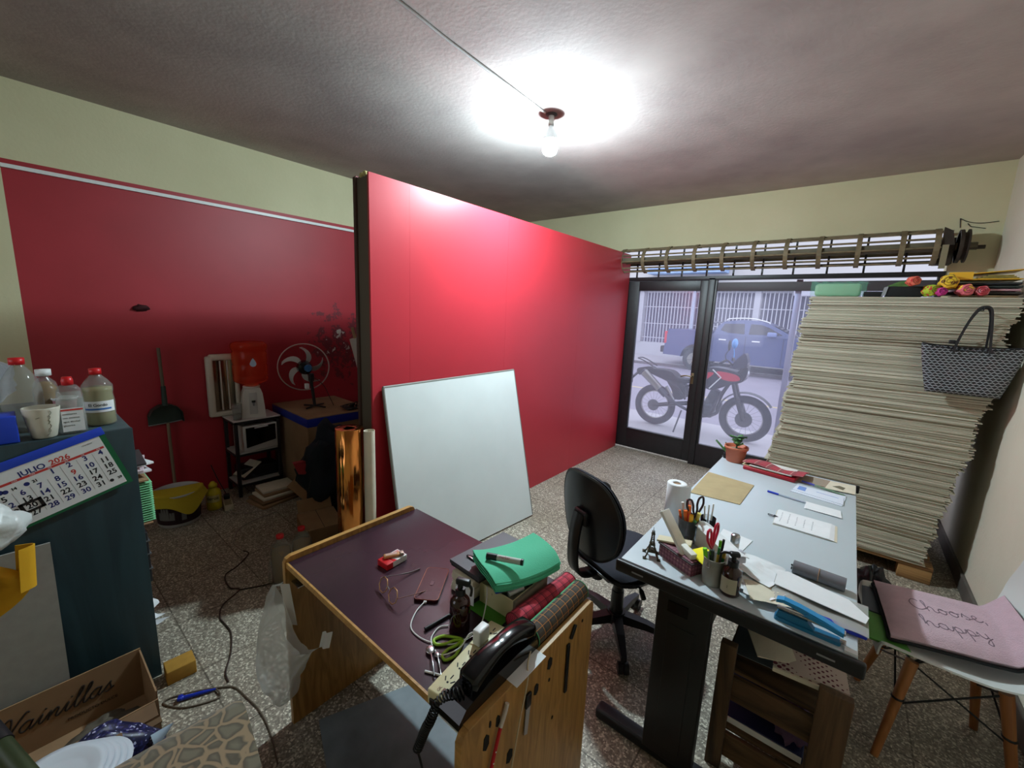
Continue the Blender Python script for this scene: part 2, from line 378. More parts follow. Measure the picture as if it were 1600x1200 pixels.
for a, b in (((-hw, -0.03, -hh), (hw, 0.03, -hh+0.05)), ((-hw, -0.03, hh-0.05), (hw, 0.03, hh)), ((-hw, -0.03, -hh+0.05), (-hw+0.05, 0.03, hh-0.05)), ((hw-0.05, -0.03, -hh+0.05), (hw, 0.03, hh-0.05)), ((-0.03, -0.03, -hh+0.05), (0.03, 0.03, hh-0.05))): m.box(a, b)
m.build('window_frame', M_darksteel, W3)
m = MB(); m.box((-12, -14, -0.25), (8, YB-0.15, -0.1)); struct(m.build('yard', mat('yard_concrete', rgb(190, 188, 184), 0.85)))
m = MB(); OX0, OX1, OZ = -2.36, 0.50, 2.36
m.box((XL, YF, 0), (OX0, YF+0.15, ZC)); m.box((OX0, YF, OZ), (OX1, YF+0.15, ZC)); m.box((OX1, YF, 0), (XR+0.15, YF+0.15, ZC))
struct(m.build('wall_front', M_cream))
m = MB(); m.box((XR-0.018, YB, 0), (XR, YF, 0.10), 0.004)
struct(m.build('baseboard_right', mat('grey_skirting', rgb(96, 90, 84), 0.6, var=0.3, scale=6)))

# partition of red boards on a steel stud frame
m = MB(); m.cur = 0
seams = [1.325, 1.59, 2.50, 3.61, 4.72]
for a, b in zip(seams[:-1], seams[1:]): m.box((-2.122, a+0.0004, 0.0), (-2.107, b-0.0004, 2.305))
m.cur = 1
for z in (0.012, 2.27): m.box((-2.235, 1.34, z), (-2.124, 4.70, z+0.03))
struct(m.build('wall_partition', [M_redpanel, M_dullmetal]))
m = MB(); m.box((-2.255, 1.33, 0), (-2.24, 4.70, 2.305)); struct(m.build('trim_1', mat('rear_board', rgb(120, 40, 44), 0.6)))
m = MB(); m.box((-2.237, 1.335, 0), (-2.125, 1.372, 2.29)); m.cur = 1; m.box((-2.262, 1.322, 0), (-2.239, 1.352, 2.30), 0.003)
struct(m.build('trim_2', [mat('grey_brown_stud', rgb(92, 84, 72), 0.6), mat('dark_brown_edge', rgb(70, 48, 40), 0.6)]))
m = MB()
for z in (2.295, 2.30): m.ball((-2.20+0.03*(z-2.295)*200, 1.345, z+0.008), 0.017, 8)
tag(m.build('foam_blob', mat('cream_foam', rgb(190, 180, 120), 0.9)), 'small cream foam blobs squeezed onto the top of the partition end', 'foam')
m = MB(); m.box((-4.0, 0.1, 2.318), (-3.982, 4.70, 2.340)); 
tag(m.build('cable_duct', M_white), 'long thin white cable duct along the top of the red wall paint', 'cable duct')
# small dark plug in the red wall
m = MB(); m.ball((-3.995, 0.66, 1.52), 0.03, 10, sy=1.5, sz=0.8, jit=0.7, seed=3)
tag(m.build('broken_wall_plug', mat('dark_red_scab', rgb(60, 16, 20), 0.8)), 'dark broken wall plug sticking out of the red wall above the dustpan', 'wall plug')

# ------------------------------------------------------------ shop front: door, window, transom
def _film(N, K, p):
    out = [n for n in N if n.type == 'OUTPUT_MATERIAL'][0]
    t = N.new('ShaderNodeBsdfTransparent'); t.inputs[0].default_value = (0.93, 0.94, 1.0, 1)
    d = N.new('ShaderNodeBsdfTranslucent'); d.inputs[0].default_value = (0.86, 0.86, 1.0, 1)
    g = N.new('ShaderNodeBsdfGlossy'); g.inputs['Roughness'].default_value = 0.05
    mx = N.new('ShaderNodeMixShader'); mx.inputs[0].default_value = 0.09; K.new(t.outputs[0], mx.inputs[1]); K.new(d.outputs[0], mx.inputs[2])
    m2 = N.new('ShaderNodeMixShader'); m2.inputs[0].default_value = 0.03; K.new(mx.outputs[0], m2.inputs[1]); K.new(g.outputs[0], m2.inputs[2])
    K.new(m2.outputs[0], out.inputs['Surface'])
M_film = mixmat('hazy_film_glass', _film)
yf = YF
def fr(m, x0, x1, z0, z1, y0=yf, y1=yf+0.045, bev=0.003): m.box((x0, y0, z0), (x1, y1, z1), bev)
# door 1 with leaf
D = struct(bpy.data.objects.new('door_1', None)); C.objects.link(D); D.location = (-1.71, yf, 0)
def loc(m): m.m = TR(1.71, -yf, 0); return m
m = loc(MB())
fr(m, -2.165, -1.985, 0.02, 2.006); fr(m, -1.312, -1.236, 0.02, 2.006); fr(m, -1.985, -1.312, 1.90, 2.006); fr(m, -1.985, -1.312, 0.02, 0.245)
fr(m, -1.995, -1.302, 0.235, 0.262, yf-0.006, yf+0.05)
m.build('door_frame', M_darksteel, D)
m = loc(MB()); m.box((-1.985, yf+0.018, 0.245), (-1.312, yf+0.024, 1.90)); m.build('glass_pane', M_film, D)
m = loc(MB()); m.box((-1.305, yf-0.004, 0.90), (-1.275, yf, 1.02), 0.002); m.cyl((-1.29, yf, 0.985), (-1.29, yf-0.045, 0.985), 0.008); m.tube([(-1.29, yf-0.045, 0.985), (-1.35, yf-0.048, 0.988), (-1.40, yf-0.045, 0.975)], 0.008)
m.build('door_handle', mat('worn_brass', rgb(130, 115, 90), 0.35, 0.8), D)
# jambs, transom, sill
m = MB()
fr(m, -2.19, -2.168, 0, 2.06, yf-0.01, yf+0.06); fr(m, -1.234, -1.172, 0, 2.03, yf-0.012, yf+0.06)
fr(m, -2.36, OX1, 2.01, 2.05, yf-0.012, yf+0.06); fr(m, -2.36, -2.19, 0.0, 0.22, yf, yf+0.05)
struct(m.build('trim_3', M_darksteel))
W = struct(bpy.data.objects.new('window_1', None)); C.objects.link(W); W.location = (-0.34, yf, 0)
m = MB(); m.m = TR(0.34, -yf, 0)
fr(m, -1.172, OX1, 0.0, 0.245); fr(m, -1.172, -1.150, 0.245, 2.01); fr(m, 0.46, OX1, 0.245, 2.01)
m.cur = 1; fr(m, -1.150, 0.46, 1.90, 1.985, yf+0.01, yf+0.04)
m.build('window_frame', [M_darksteel, mat('grey_rail', rgb(78, 74, 78), 0.5)], W)
m = MB(); m.m = TR(0.34, -yf, 0); m.box((-0.476, yf+0.08, 0.1), (-0.425, yf+0.11, 2.01), 0.003); m.build('mullion', mat('pale_aluminium', rgb(186, 182, 200), 0.4, 0.3), W)
m = MB(); m.m = TR(0.34, -yf, 0); m.box((-1.150, yf+0.02, 0.245), (0.46, yf+0.026, 1.90)); m.build('glass_pane', M_film, W)
W2 = struct(bpy.data.objects.new('window_2', None)); C.objects.link(W2); W2.location = (-2.275, yf, 0)
m = MB(); m.m = TR(2.275, -yf, 0); m.box((-2.36, yf+0.02, 0.22), (-2.19, yf+0.026, 2.01)); m.build('glass_pane', M_film, W2)
# steel bars above the transom
m = MB()
for x in [-2.05+0.256*i for i in range(10)]: m.box((x-0.008, yf+0.05, 2.05), (x+0.008, yf+0.066, 2.36))
m.box((-2.36, yf+0.05, 2.115), (OX1, yf+0.07, 2.14)); m.cur = 1; m.box((-2.36, yf+0.09, 2.19), (OX1, yf+0.11, 2.26))
struct(m.build('trim_4', [M_darksteel, mat('olive_lath', rgb(96, 88, 66), 0.6, var=0.3)]))

# ------------------------------------------------------------ roll of the security shutter
S = thing('rolling_shutter', 'rolled-up brown steel grille shutter on its axle above the door', 'shutter', (-0.86, 4.60, 2.21))
M_rust = mat('dusty_brown_steel', rgb(124, 110, 84), 0.6, 0.2, var=0.3, scale=14)
M_rustd = mat('dark_rusty_steel', rgb(58, 48, 40), 0.6, 0.3, var=0.3, scale=14)
def sl(m): m.m = TR(0.86, -4.60, -2.21); return m
ribx = [-2.12, -1.865, -1.612, -1.338, -1.078, -0.815, -0.557, -0.315, -0.057, 0.206, 0.397]
R = 0.125; cy = 4.60; cz = 2.215
for k, x in enumerate(ribx):
    m = sl(MB()); pts = []
    for i in range(13):
        a = math.radians(60+ i*200/12 + (k%3)*4); pts.append((cy+R*math.cos(a), cz+R*math.sin(a)))
    for i in range(12):
        (ya, za), (yb, zb) = pts[i], pts[i+1]; n1 = Vector((0, ya-cy, za-cz)).normalized()*0.012; n2 = Vector((0, yb-cy, zb-cz)).normalized()*0.012
        v = []
        for dx in (-0.017, 0.017):
            v += [(x+dx, ya, za), (x+dx, yb, zb), (x+dx, yb+n2.y, zb+n2.z), (x+dx, ya+n1.y, za+n1.z)]
        m.add(v, [(0,1,2,3),(7,6,5,4),(0,4,5,1),(1,5,6,2),(2,6,7,3),(3,7,4,0)])
    m.build('rib', M_rust, S)
for i, a in enumerate((95, 125, 158, 188, 222, 250)):
    a = math.radians(a); m = sl(MB()); y, z = cy+R*math.cos(a), cz+R*math.sin(a); m.cyl((-2.15, y, z), (0.42, y, z-0.0), 0.008, n=8); m.build('rod', M_rust, S)
m = sl(MB()); m.cyl((-2.2, cy+0.01, cz), (0.62, cy+0.01, cz), 0.028, n=16); m.box((-2.15, cy-0.108, cz-0.03), (0.42, cy-0.10, cz+0.025)); m.build('axle', mat('olive_slat', rgb(98, 92, 72), 0.6, var=0.25, scale=6), S)
m = sl(MB()); m.cyl((0.515, cy, cz), (0.535, cy, cz), 0.12, n=28); m.cyl((0.558, cy, cz), (0.568, cy, cz), 0.12, n=28); m.cyl((0.515, cy, cz), (0.568, cy, cz), 0.10, n=28); m.cyl((0.568, cy, cz-0.01), (0.66, cy, cz-0.01), 0.014); m.build('pulley', M_rustd, S)
m = sl(MB()); m.prism([(0,0),(0.07,0),(0.05,0.10),(0.0,0.13)], 0.02, TR(0.42, cy-0.09, cz)@RX(PI/2)); m.box((0.40, cy-0.05, cz-0.13), (0.50, cy+0.07, cz+0.06), 0.004); m.build('bracket', M_rustd, S)
m = sl(MB()); m.box((0.425, cy-0.13, cz-0.17), (0.46, cy-0.12, cz+0.0)); m.build('strap', mat('pale_strap', rgb(140, 132, 105), 0.7), S)
m = MB(); m.tube([(0.515, yf-0.006, 2.44), (0.525, yf-0.006, 2.37)], 0.0025, 5)
m.tube([(0.515, yf-0.006, 2.44), (0.56, yf-0.012, 2.41), (0.63, yf-0.006, 2.395), (0.72, yf-0.006, 2.40)], 0.0025, 5); m.tube([(0.56, yf-0.006, 2.40), (0.58, yf-0.006, 2.375), (0.60, yf-0.006, 2.37), (0.66, yf-0.006, 2.355)], 0.0025, 5)
tag(m.build('loose_wires', M_darksteel), 'thin loose wires on the cream wall beside the shutter pulley', 'wire')

# ------------------------------------------------------------ bare bulb and its cable duct on the ceiling
B = thing('ceiling_bulb', 'lit white bare bulb hanging from a socket on the ceiling', 'light bulb', (-1.634, 2.308, ZC))
m = MB(); m.lathe([(0.0,0.0),(0.034,0.0),(0.036,-0.006),(0.02,-0.012),(0.0,-0.014)]); m.build('rosette', mat('scorched_rose', rgb(60, 54, 56), 0.7), B)
m = MB(); m.lathe([(0.0,-0.008),(0.017,-0.01),(0.017,-0.055),(0.019,-0.058),(0.019,-0.068),(0.0,-0.07)]); m.build('socket', mat('cream_socket', rgb(176, 174, 168), 0.5), B)
m = MB(); m.lathe([(0.014,-0.068),(0.018,-0.085),(0.034,-0.105),(0.044,-0.125),(0.050,-0.146),(0.052,-0.152),(0.047,-0.153)]); m.build('bulb_housing', mat('bulb_white', rgb(205, 210, 212), 0.4), B)
m = MB(); m.lathe([(0.047,-0.151),(0.049,-0.158),(0.0495,-0.185),(0.047,-0.210),(0.040,-0.226),(0.026,-0.236),(0.0,-0.240)], n=32)
def _bulb(N, K, p):
    p.inputs['Base Color'].default_value = (0.9, 0.95, 1, 1); p.inputs['Emission Color'].default_value = (0.74, 0.93, 1.0, 1); p.inputs['Emission Strength'].default_value = BULB_STRENGTH
    ge = N.new('ShaderNodeNewGeometry'); sx = N.new('ShaderNodeSeparateXYZ'); K.new(ge.outputs['Normal'], sx.inputs[0])      # the LED board faces down: the frosted sides are dimmer than the dome
    mr = N.new('ShaderNodeMapRange'); mr.inputs['From Min'].default_value = 0.0; mr.inputs['From Max'].default_value = -1.0; mr.inputs['To Min'].default_value = 0.42*BULB_STRENGTH; mr.inputs['To Max'].default_value = 1.75*BULB_STRENGTH
    K.new(sx.outputs[2], mr.inputs['Value']); K.new(mr.outputs[0], p.inputs['Emission Strength'])
m.build('bulb_diffuser', mixmat('lit_diffuser', _bulb), B)
m = MB(); m.tube([(-1.65, 2.26, ZC-0.006), (-1.64, 2.0, ZC-0.006), (-1.62, 1.44, ZC-0.006), (-1.60, 1.16, ZC-0.006), (-1.57, 0.3, ZC-0.006), (-1.55, -1.2, ZC-0.006)], 0.008, 6)
tag(m.build('ceiling_cable', mat('painted_cable', rgb(176, 172, 172), 0.6)), 'thin painted cable duct running across the ceiling to the bulb', 'cable')
m = MB(); m.lathe([(0.0,-0.002),(0.075,-0.002),(0.08,0.0)], (-1.634, 2.308, ZC)); struct(m.build('housing_shadow_ring', mat('painted_housing_shadow', rgb(128, 104, 100), 0.8)))  # shadow of the bulb housing on the ceiling, painted as a mauve disc
# ------------------------------------------------------------ stack of greyboard sheets on its pallet
M_pal = wood('pallet_wood', rgb(120, 84, 48), rgb(176, 134, 84), 'X', 10)
P = thing('wooden_pallet', 'rough wooden pallet carrying the tall stack of grey board sheets', 'pallet', (0.1, 3.95, 0))
for y in (3.54, 3.90, 4.28):
    for x in (-0.42, 0.03, 0.44):
        m = MB(); m.m = TR(-0.1, -3.95, 0); m.box((x, y, 0), (x+0.16, y+0.10, 0.095), 0.004); m.build('block', M_pal, P)
for i, y in enumerate((3.535, 3.70, 3.90, 4.09, 4.28)):
    m = MB(); m.m = TR(-0.1, -3.95, 0); m.box((-0.42, y, 0.095), (0.60, y+0.11, 0.117), 0.003); m.build('deck_board', M_pal, P)
shades = [mat('grey_board_%s' % n, c, 0.9, var=0.05, scale=5) for n, c in (('light', rgb(208, 202, 182)), ('middle', rgb(192, 186, 166)), ('dark', rgb(166, 159, 140)), ('olive', rgb(180, 175, 154)))]
var = []
random.seed(11)
for k in range(8):
    m = MB(); W_, D_ = 0.95, 0.82; t = 0.0062; out = []
    nx = 12
    ph = random.random()*9
    def edge(u): return 0.0022*noise.noise(Vector((u*5, ph, 0)))+0.0010*noise.noise(Vector((u*30, ph, 3)))
    vs = []; 
    for z in (0, t):
        for i in range(nx+1): vs.append((-W_/2+W_*i/nx, -D_/2+edge(i/nx), z))
        for i in range(nx+1): vs.append((-W_/2+W_*i/nx, D_/2, z))
    n = nx+1; F = []
    for i in range(nx):
        F.append((i, i+1, 2*n+i+1, 2*n+i)); F.append((i, n+i, n+i+1, i+1)); F.append((2*n+i, 2*n+i+1, 3*n+i+1, 3*n+i)); F.append((n+i+1, n+i, 3*n+i, 3*n+i+1))
    F.append((0, 2*n, 3*n, n)); F.append((nx, n+nx, 3*n+nx, 2*n+nx))
    m.add(vs, F); o = m.build('board_sheet', shades[k % 4]); var.append(o)
NS = 226; z0 = 0.1185; H_ = 1.786; dz = (H_-z0)/NS
off = 0.0; offx = 0.0
for i in range(NS):
    z = z0+dz*i; s = (z-z0)/(H_-z0)
    o = var[i] if i < 8 else var[random.randrange(8)].copy()
    if i >= 8: C.objects.link(o)
    if i % random.choice((5, 7, 9, 12)) == 0: off = random.uniform(-0.006, 0.007); offx = random.uniform(-0.014, 0.014)
    o.location = (0.078+0.148*s+offx+random.gauss(0, 0.008)-0.012*math.sin(s*9), 3.94-0.02*s+off+random.gauss(0, 0.0030), z)
    o.rotation_euler = (0, 0, random.gauss(0, 0.0035))
    tag(o, 'bottom grey board sheet of the tall stack, lying directly on the wooden pallet' if i == 0 else ('topmost grey board sheet of the tall stack, under the fabric rolls' if i == NS-1 else 'grey board sheet lying in the tall stack on the wooden pallet'), 'board sheet', 'grey board sheets in the tall stack')

# ------------------------------------------------------------ light blue desk
M_lam = mat('pale_blue_grey_laminate', rgb(188, 198, 204), 0.38, var=0.03, scale=3)
DX0, DX1, DY0, DY1, DZ = -0.528, 0.135, 1.305, 2.845, 0.75
Dk = thing('office_desk', 'pale blue grey office desk with black edges and steel legs', 'desk', (-0.2, 2.07, 0))
def dl(m=None): m = m or MB(); m.m = TR(0.2, -2.07, 0); return m
m = dl(); m.box((DX0, DY0+0.012, DZ-0.018), (DX1-0.006, DY1-0.012, DZ), 0.002); m.build('desktop', M_lam, Dk)
m = dl(); m.box((DX0-0.012, DY0-0.008, DZ-0.045), (DX1+0.012, DY0+0.012, DZ-0.001), 0.006); m.box((DX0-0.012, DY1-0.012, DZ-0.045), (DX1+0.012, DY1+0.008, DZ-0.001), 0.006)
m.box((DX0+0.005, DY0+0.01, DZ-0.045), (DX1-0.004, DY1-0.01, DZ-0.019)); m.build('edge_trim', M_black, Dk)
for x in (DX0+0.07, DX1-0.07):
    m = dl(); m.box((x-0.02, DY0-0.0095, DZ-0.026), (x+0.02, DY0-0.008, DZ-0.021)); m.build('slot', M_grey, Dk)
for y in (1.33, 2.74):
    L_ = dl(); L_.box((-0.392, y, 0.05), (-0.222, y+0.05, 0.705), 0.004); L_.box((-0.35, y-0.003, 0.10), (-0.265, y, 0.58), 0.001)
    lg = L_.build('leg', M_black, Dk)
    f = dl(); f.box((-0.592, y+0.02, 0.0), (0.05, y+0.075, 0.045), 0.01); f.build('foot', M_black, lg)
    h = dl(); h.box((-0.355, y-0.0045, 0.625), (-0.29, y-0.001, 0.665)); h.build('cable_port', M_gloss, lg)
m = dl(); m.box((-0.30, 1.38, 0.34), (-0.285, 2.74, 0.70)); m.build('modesty_panel', M_black, Dk)

# ------------------------------------------------------------ rough wooden crate shelf under the desk
M_old = wood('old_dark_wood', rgb(62, 45, 30), rgb(104, 78, 52), 'Z', 9, 0.8)
M_oldx = wood('old_dark_wood_rails', rgb(66, 48, 32), rgb(112, 84, 56), 'X', 9, 0.8)
Cr = thing('crate_shelf', 'rough dark wooden crate shelf standing under the pale desk', 'shelf', (-0.07, 1.72, 0))
def kl(m=None): m = m or MB(); m.m = TR(0.07, -1.72, 0); return m
cx0, cx1, cy0, cy1, ch = -0.205, 0.158, 1.47, 1.98, 0.50
for (a, b) in ((cx0, cx0+0.05), (cx1-0.085, cx1)):
    for (c, d) in ((cy0, cy0+0.03), (cy1-0.03, cy1)):
        m = kl(); m.box((a, c, 0), (b, d, ch), 0.003); m.build('post', M_old, Cr)
for z0_, z1_ in ((0.27, 0.365), (0.035, 0.13)):
    for yy in (cy0+0.031, cy1-0.05): 
        m = kl(); m.box((cx0+0.02, yy, z0_), (cx1-0.03, yy+0.018, z1_), 0.002); m.build('rail', M_oldx, Cr)
for z in (0.13, 0.366):
    m = kl(); 
    for k in range(4): m.box((cx0+0.01, cy0+0.052+k*0.105, z), (cx1-0.01, cy0+0.05+k*0.105+0.095, z+0.012))
    m.build('shelf_boards', M_oldx, Cr)
m = kl(); m.box((cx0, cy1, 0.13), (cx1, cy1+0.012, ch)); m.build('back_boards', M_old, Cr)
# what lies in the crate
m = MB(); m.box((-0.13, -0.16, 0), (0.13, 0.16, 0.030), 0.004); m.cur = 1; m.box((-0.126, -0.163, 0.004), (0.126, -0.158, 0.026))
tag(m.build('ledger_book', [mat('navy_cover', rgb(24, 28, 70), 0.5), M_paper]), 'thick navy blue ledger with white page edges on the lowest crate shelf', 'book', loc=(-0.06, 1.70, 0.143))
def crumple(c, r, sx, sy, sz, seed, jit=0.5, fr=3.0, n=28):
    m = MB(); m.ball(c, r, n, sx, sy, sz, jit, seed, fr); return m
m = crumple((0, 0, 0.05), 0.07, 0.75, 1.0, 0.75, 4); m.ball((0.01, 0.02, 0.075), 0.045, 20, 0.8, 0.8, 0.8, 0.5, 9)
tag(m.build('crumpled_cloth', mat('dusty_purple_cloth', rgb(98, 74, 104), 0.9, bump=0.5, bscale=30)), 'crumpled dusty purple cloth stuffed in the crate under the desk', 'cloth', loc=(0.03, 1.60, 0.178))
m = MB(); m.grid(lambda u, v: (-0.15+0.32*u, -0.10+0.24*v, 0.03+0.02*u+0.012*math.sin(v*3)), 10, 8, 0.003)
tag(m.build('grey_folder', mat('slate_folder', rgb(92, 100, 112), 0.6)), 'slate grey folder sagging on the upper crate shelf', 'folder', loc=(-0.03, 1.64, 0.40))
def _dots(N, K, p):
    tc = N.new('ShaderNodeTexCoord'); v = N.new('ShaderNodeTexVoronoi'); v.inputs['Scale'].default_value = 60; v.inputs['Randomness'].default_value = 0.0
    mp = N.new('ShaderNodeMapping'); mp.inputs['Rotation'].default_value = (0, 0, 0.78); K.new(tc.outputs['Object'], mp.inputs[0]); K.new(mp.outputs[0], v.inputs['Vector'])
    r = N.new('ShaderNodeValToRGB'); r.color_ramp.interpolation = 'CONSTANT'; r.color_ramp.elements[0].color = (*rgb(92, 24, 44), 1); r.color_ramp.elements[1].position = 0.42; r.color_ramp.elements[1].color = (*rgb(188, 170, 160), 1)
    K.new(v.outputs['Distance'], r.inputs[0]); K.new(r.outputs[0], p.inputs['Base Color']); p.inputs['Roughness'].default_value = 0.8
m = MB(); m.grid(lambda u, v: (-0.10+0.20*u, -0.09+0.20*v, 0.016+0.012*math.sin(u*2+v)), 8, 8, 0.010); m.cur = 1; m.box((-0.10, -0.098, 0.004), (0.10, -0.09, 0.018))
tag(m.build('patterned_notebook', [mixmat('maroon_pattern', _dots), M_paperc]), 'notebook with a maroon and white lattice pattern on the grey folder', 'notebook', loc=(0.04, 1.60, 0.462), rz=0.1)
m = MB(); m.grid(lambda u, v: (-0.06+0.12*u, -0.10+0.20*v, 0.01+0.03*u*v), 6, 6, 0.004)
tag(m.build('cream_booklet', M_paperc), 'cream booklet wedged beside the lattice notebook under the desk', 'booklet', loc=(-0.08, 1.62, 0.475), rz=0.4)

# ------------------------------------------------------------ swivel chair
A_ = math.radians(69)
SC = thing('swivel_chair', 'black swivel office chair drawn up to the left side of the pale desk', 'chair', (-0.735, 1.83, 0), A_-PI/2)
M_fab = mat('black_chair_fabric', rgb(38, 40, 50), 0.85, bump=0.2, bscale=250)
m = MB()   # local: +y = facing
m.grid(lambda u, v: ((u-0.5)*0.42*(1-0.35*(2*v-1)**4*0.6), (v-0.5)*0.40*(1-0.3*(2*u-1)**4*0.6), 0.490-0.03*(abs(2*u-1)**3)-0.025*abs(2*v-1)**3), 18, 18, 0.03); m.build('seat', M_fab, SC)
m = MB(); m.grid(lambda u, v: ((u-0.5)*0.43*(1-0.35*(2*v-1)**4*0.6), (v-0.5)*0.41*(1-0.3*(2*u-1)**4*0.6), 0.460-0.028*(abs(2*u-1)**3)-0.02*abs(2*v-1)**3), 18, 18, 0.018); m.build('seat_shell', mat('shiny_black_shell', rgb(22, 22, 25), 0.25), SC)
bk = cr([(0, 0.205), (0.12, 0.185), (0.185, 0.10), (0.20, 0.0), (0.17, -0.12), (0.09, -0.19), (0, -0.20), (-0.09, -0.19), (-0.17, -0.12), (-0.20, 0.0), (-0.185, 0.10), (-0.12, 0.185)], 4)
def shell(m, poly, y0, th, zc, lean, curve=0.9):
    n = len(poly); vs = []
    rings = (0.0, 0.35, 0.7, 0.93, 1.0)
    for side in (0, 1):
        for r in rings:
            for x, z in poly:
                X, Z = x*r, z*r
                y = y0 + curve*X*X - lean*Z + (th*(1-0.75*r**4) if side else -0.006*(1-r**4))
                vs.append((X, y, zc+Z))
    F = []
    for side in (0, 1):
        b = side*len(rings)*n
        for i in range(len(rings)-1):
            for k in range(n):
                q = (b+i*n+k, b+i*n+(k+1)%n, b+(i+1)*n+(k+1)%n, b+(i+1)*n+k); F.append(q if side else q[::-1])
    b = len(rings)*n; k0 = (len(rings)-1)*n
    for k in range(n): F.append((k0+k, k0+(k+1)%n, b+k0+(k+1)%n, b+k0+k))
    m.add(vs, F, True)
m = MB(); shell(m, bk, -0.245, 0.045, 0.70, 0.10); m.build('backrest', M_fab, SC)
m = MB(); shell(m, [(x*1.01, z*1.01) for x, z in bk], -0.258, 0.012, 0.70, 0.10); m.build('back_shell', mat('back_shell_black', rgb(24, 24, 28), 0.3), SC)
m = MB(); m.box((-0.045, -0.292, 0.665), (0.045, -0.262, 0.735), 0.012); pts = [(0, -0.283, 0.72), (0, -0.300, 0.64), (0, -0.305, 0.54), (0, -0.29, 0.455), (0, -0.24, 0.415), (0, -0.12, 0.405)]
Q = spline([Vector(p) for p in pts], 6)
vs = []
for q in Q: vs += [(q.x-0.032, q.y, q.z), (q.x+0.032, q.y, q.z)]
for i, q in enumerate(Q):
    d = (Q[min(i+1, len(Q)-1)]-Q[max(i-1, 0)]).normalized(); nrm = Vector((0, -d.z, d.y))*0.014
    vs += [(q.x-0.032, q.y-nrm.y, q.z-nrm.z), (q.x+0.032, q.y-nrm.y, q.z-nrm.z)]
k = len(Q); F = []
for i in range(k-1):
    a = 2*i; b = 2*k+2*i
    F += [(a, a+1, a+3, a+2), (b+2, b+3, b+1, b), (a+2, b+2, b, a), (a+1, b+1, b+3, a+3)]
m.add(vs, F, True); m.build('back_support', M_black, SC)
m = MB(); m.cyl((0.0, -0.15, 0.36), (0.0, -0.15, 0.42), 0.028); m.cyl((0.03, -0.12, 0.37), (0.055, -0.12, 0.37), 0.018); m.box((-0.08, -0.13, 0.385), (0.08, 0.13, 0.415), 0.008); m.build('mechanism', M_black, SC)
m = MB(); m.tube([(0.07, -0.02, 0.40), (0.17, -0.05, 0.385), (0.22, -0.07, 0.36)], lambda t: 0.006+0.006*(t > 0.6)); m.build('lever', M_black, SC)
m = MB(); m.cyl((0, 0, 0.22), (0, 0, 0.40), 0.026); m.cyl((0, 0, 0.10), (0, 0, 0.24), 0.034, 0.030); m.build('gas_column', M_black, SC)
m = MB(); m.tube([(-0.20, 0.02, 0.42), (-0.27, 0.03, 0.44), (-0.28, 0.03, 0.60), (-0.275, 0.02, 0.665)], 0.014); m.build('armrest_post', M_black, SC)
m = MB(); m.tube([(-0.275, -0.10, 0.67), (-0.285, 0.0, 0.68), (-0.28, 0.11, 0.675), (-0.265, 0.135, 0.65), (-0.27, 0.10, 0.625)], lambda t: 0.016); m.build('armrest', M_black, SC)
m = MB(); m.cyl((0, 0, 0.07), (0, 0, 0.13), 0.045)
base = m.build('base_hub', M_black, SC)
for k in range(5):
    a = math.radians(-78-69+90+k*72+22)
    m = MB(); c, s = math.cos(a), math.sin(a)
    v = []
    for t, wd, zt, zb in ((0.03, 0.030, 0.125, 0.075), (0.15, 0.024, 0.112, 0.075), (0.255, 0.016, 0.085, 0.062)):
        for sd in (-1, 1):
            for z in (zb, zt): v.append((c*t - s*wd*sd*0.8, s*t + c*wd*sd*0.8, z))
    F = []
    for i in (0, 1):
        b = 4*i; F += [(b, b+1, b+5, b+4), (b+3, b+2, b+6, b+7), (b+1, b+3, b+7, b+5), (b+2, b, b+4, b+6)]
    F.append((8, 9, 11, 10)); F.append((0, 2, 3, 1)); m.add(v, F); sp_ = m.build('base_leg', M_black, base)
    m = MB(); m.cyl((c*0.25, s*0.25, 0.05), (c*0.25, s*0.25, 0.075), 0.008)
    for sd in (-1, 1): m.cyl((c*0.25-s*0.004*sd, s*0.25+c*0.004*sd, 0.027), (c*0.25-s*0.024*sd, s*0.25+c*0.024*sd, 0.027), 0.027)
    m.build('caster', M_black, base)

# ------------------------------------------------------------ white shell chair
WC = thing('shell_chair', 'white moulded shell chair on wooden legs beside the pale desk', 'chair', (0.44, 2.145, 0), math.radians(7+180))
M_shell = mat('white_shell', rgb(214, 216, 212), 0.35)
# local: +x = facing; profile of the shell in x,z
prof = [Vector(p) for p in [(0.235, 0.415, 0), (0.225, 0.440, 0), (0.14, 0.438, 0), (0.0, 0.425, 0), (-0.10, 0.428, 0), (-0.17, 0.455, 0), (-0.215, 0.52, 0), (-0.245, 0.62, 0), (-0.262, 0.72, 0), (-0.272, 0.82, 0)]]
PR = spline(prof, 4)
def shellf(u, v):
    t = v*(len(PR)-1); i = min(int(t), len(PR)-2); q = PR[i].lerp(PR[i+1], t-i)
    s_ = 2*u-1; back = max(0.0, min(1.0, (v-0.52)/0.3)); wd = 0.232*(1-0.10*(1-v)*4*max(0, 0.25-v)) * (1-0.22*max(0, v-0.78)/0.22) 
    e = abs(s_)**3
    lift = 0.035*e*(1-back) ; fw = 0.055*e*back + 0.02*e*(1-back)*(v > 0.4)
    if v < 0.1: lift *= v/0.1
    return (q.x+fw, s_*wd, q.y+lift)
m = MB(); m.grid(shellf, 24, 44, 0.006); m.build('seat_shell', M_shell, WC)
M_leg = wood('beech_leg', rgb(150, 92, 48), rgb(184, 122, 70), 'Z', 9, 0.5)
feet = [(0.18, 0.20), (0.18, -0.20), (-0.19, 0.175), (-0.19, -0.175)]
tops = [(0.115, 0.125), (0.115, -0.125), (-0.125, 0.12), (-0.125, -0.12)]
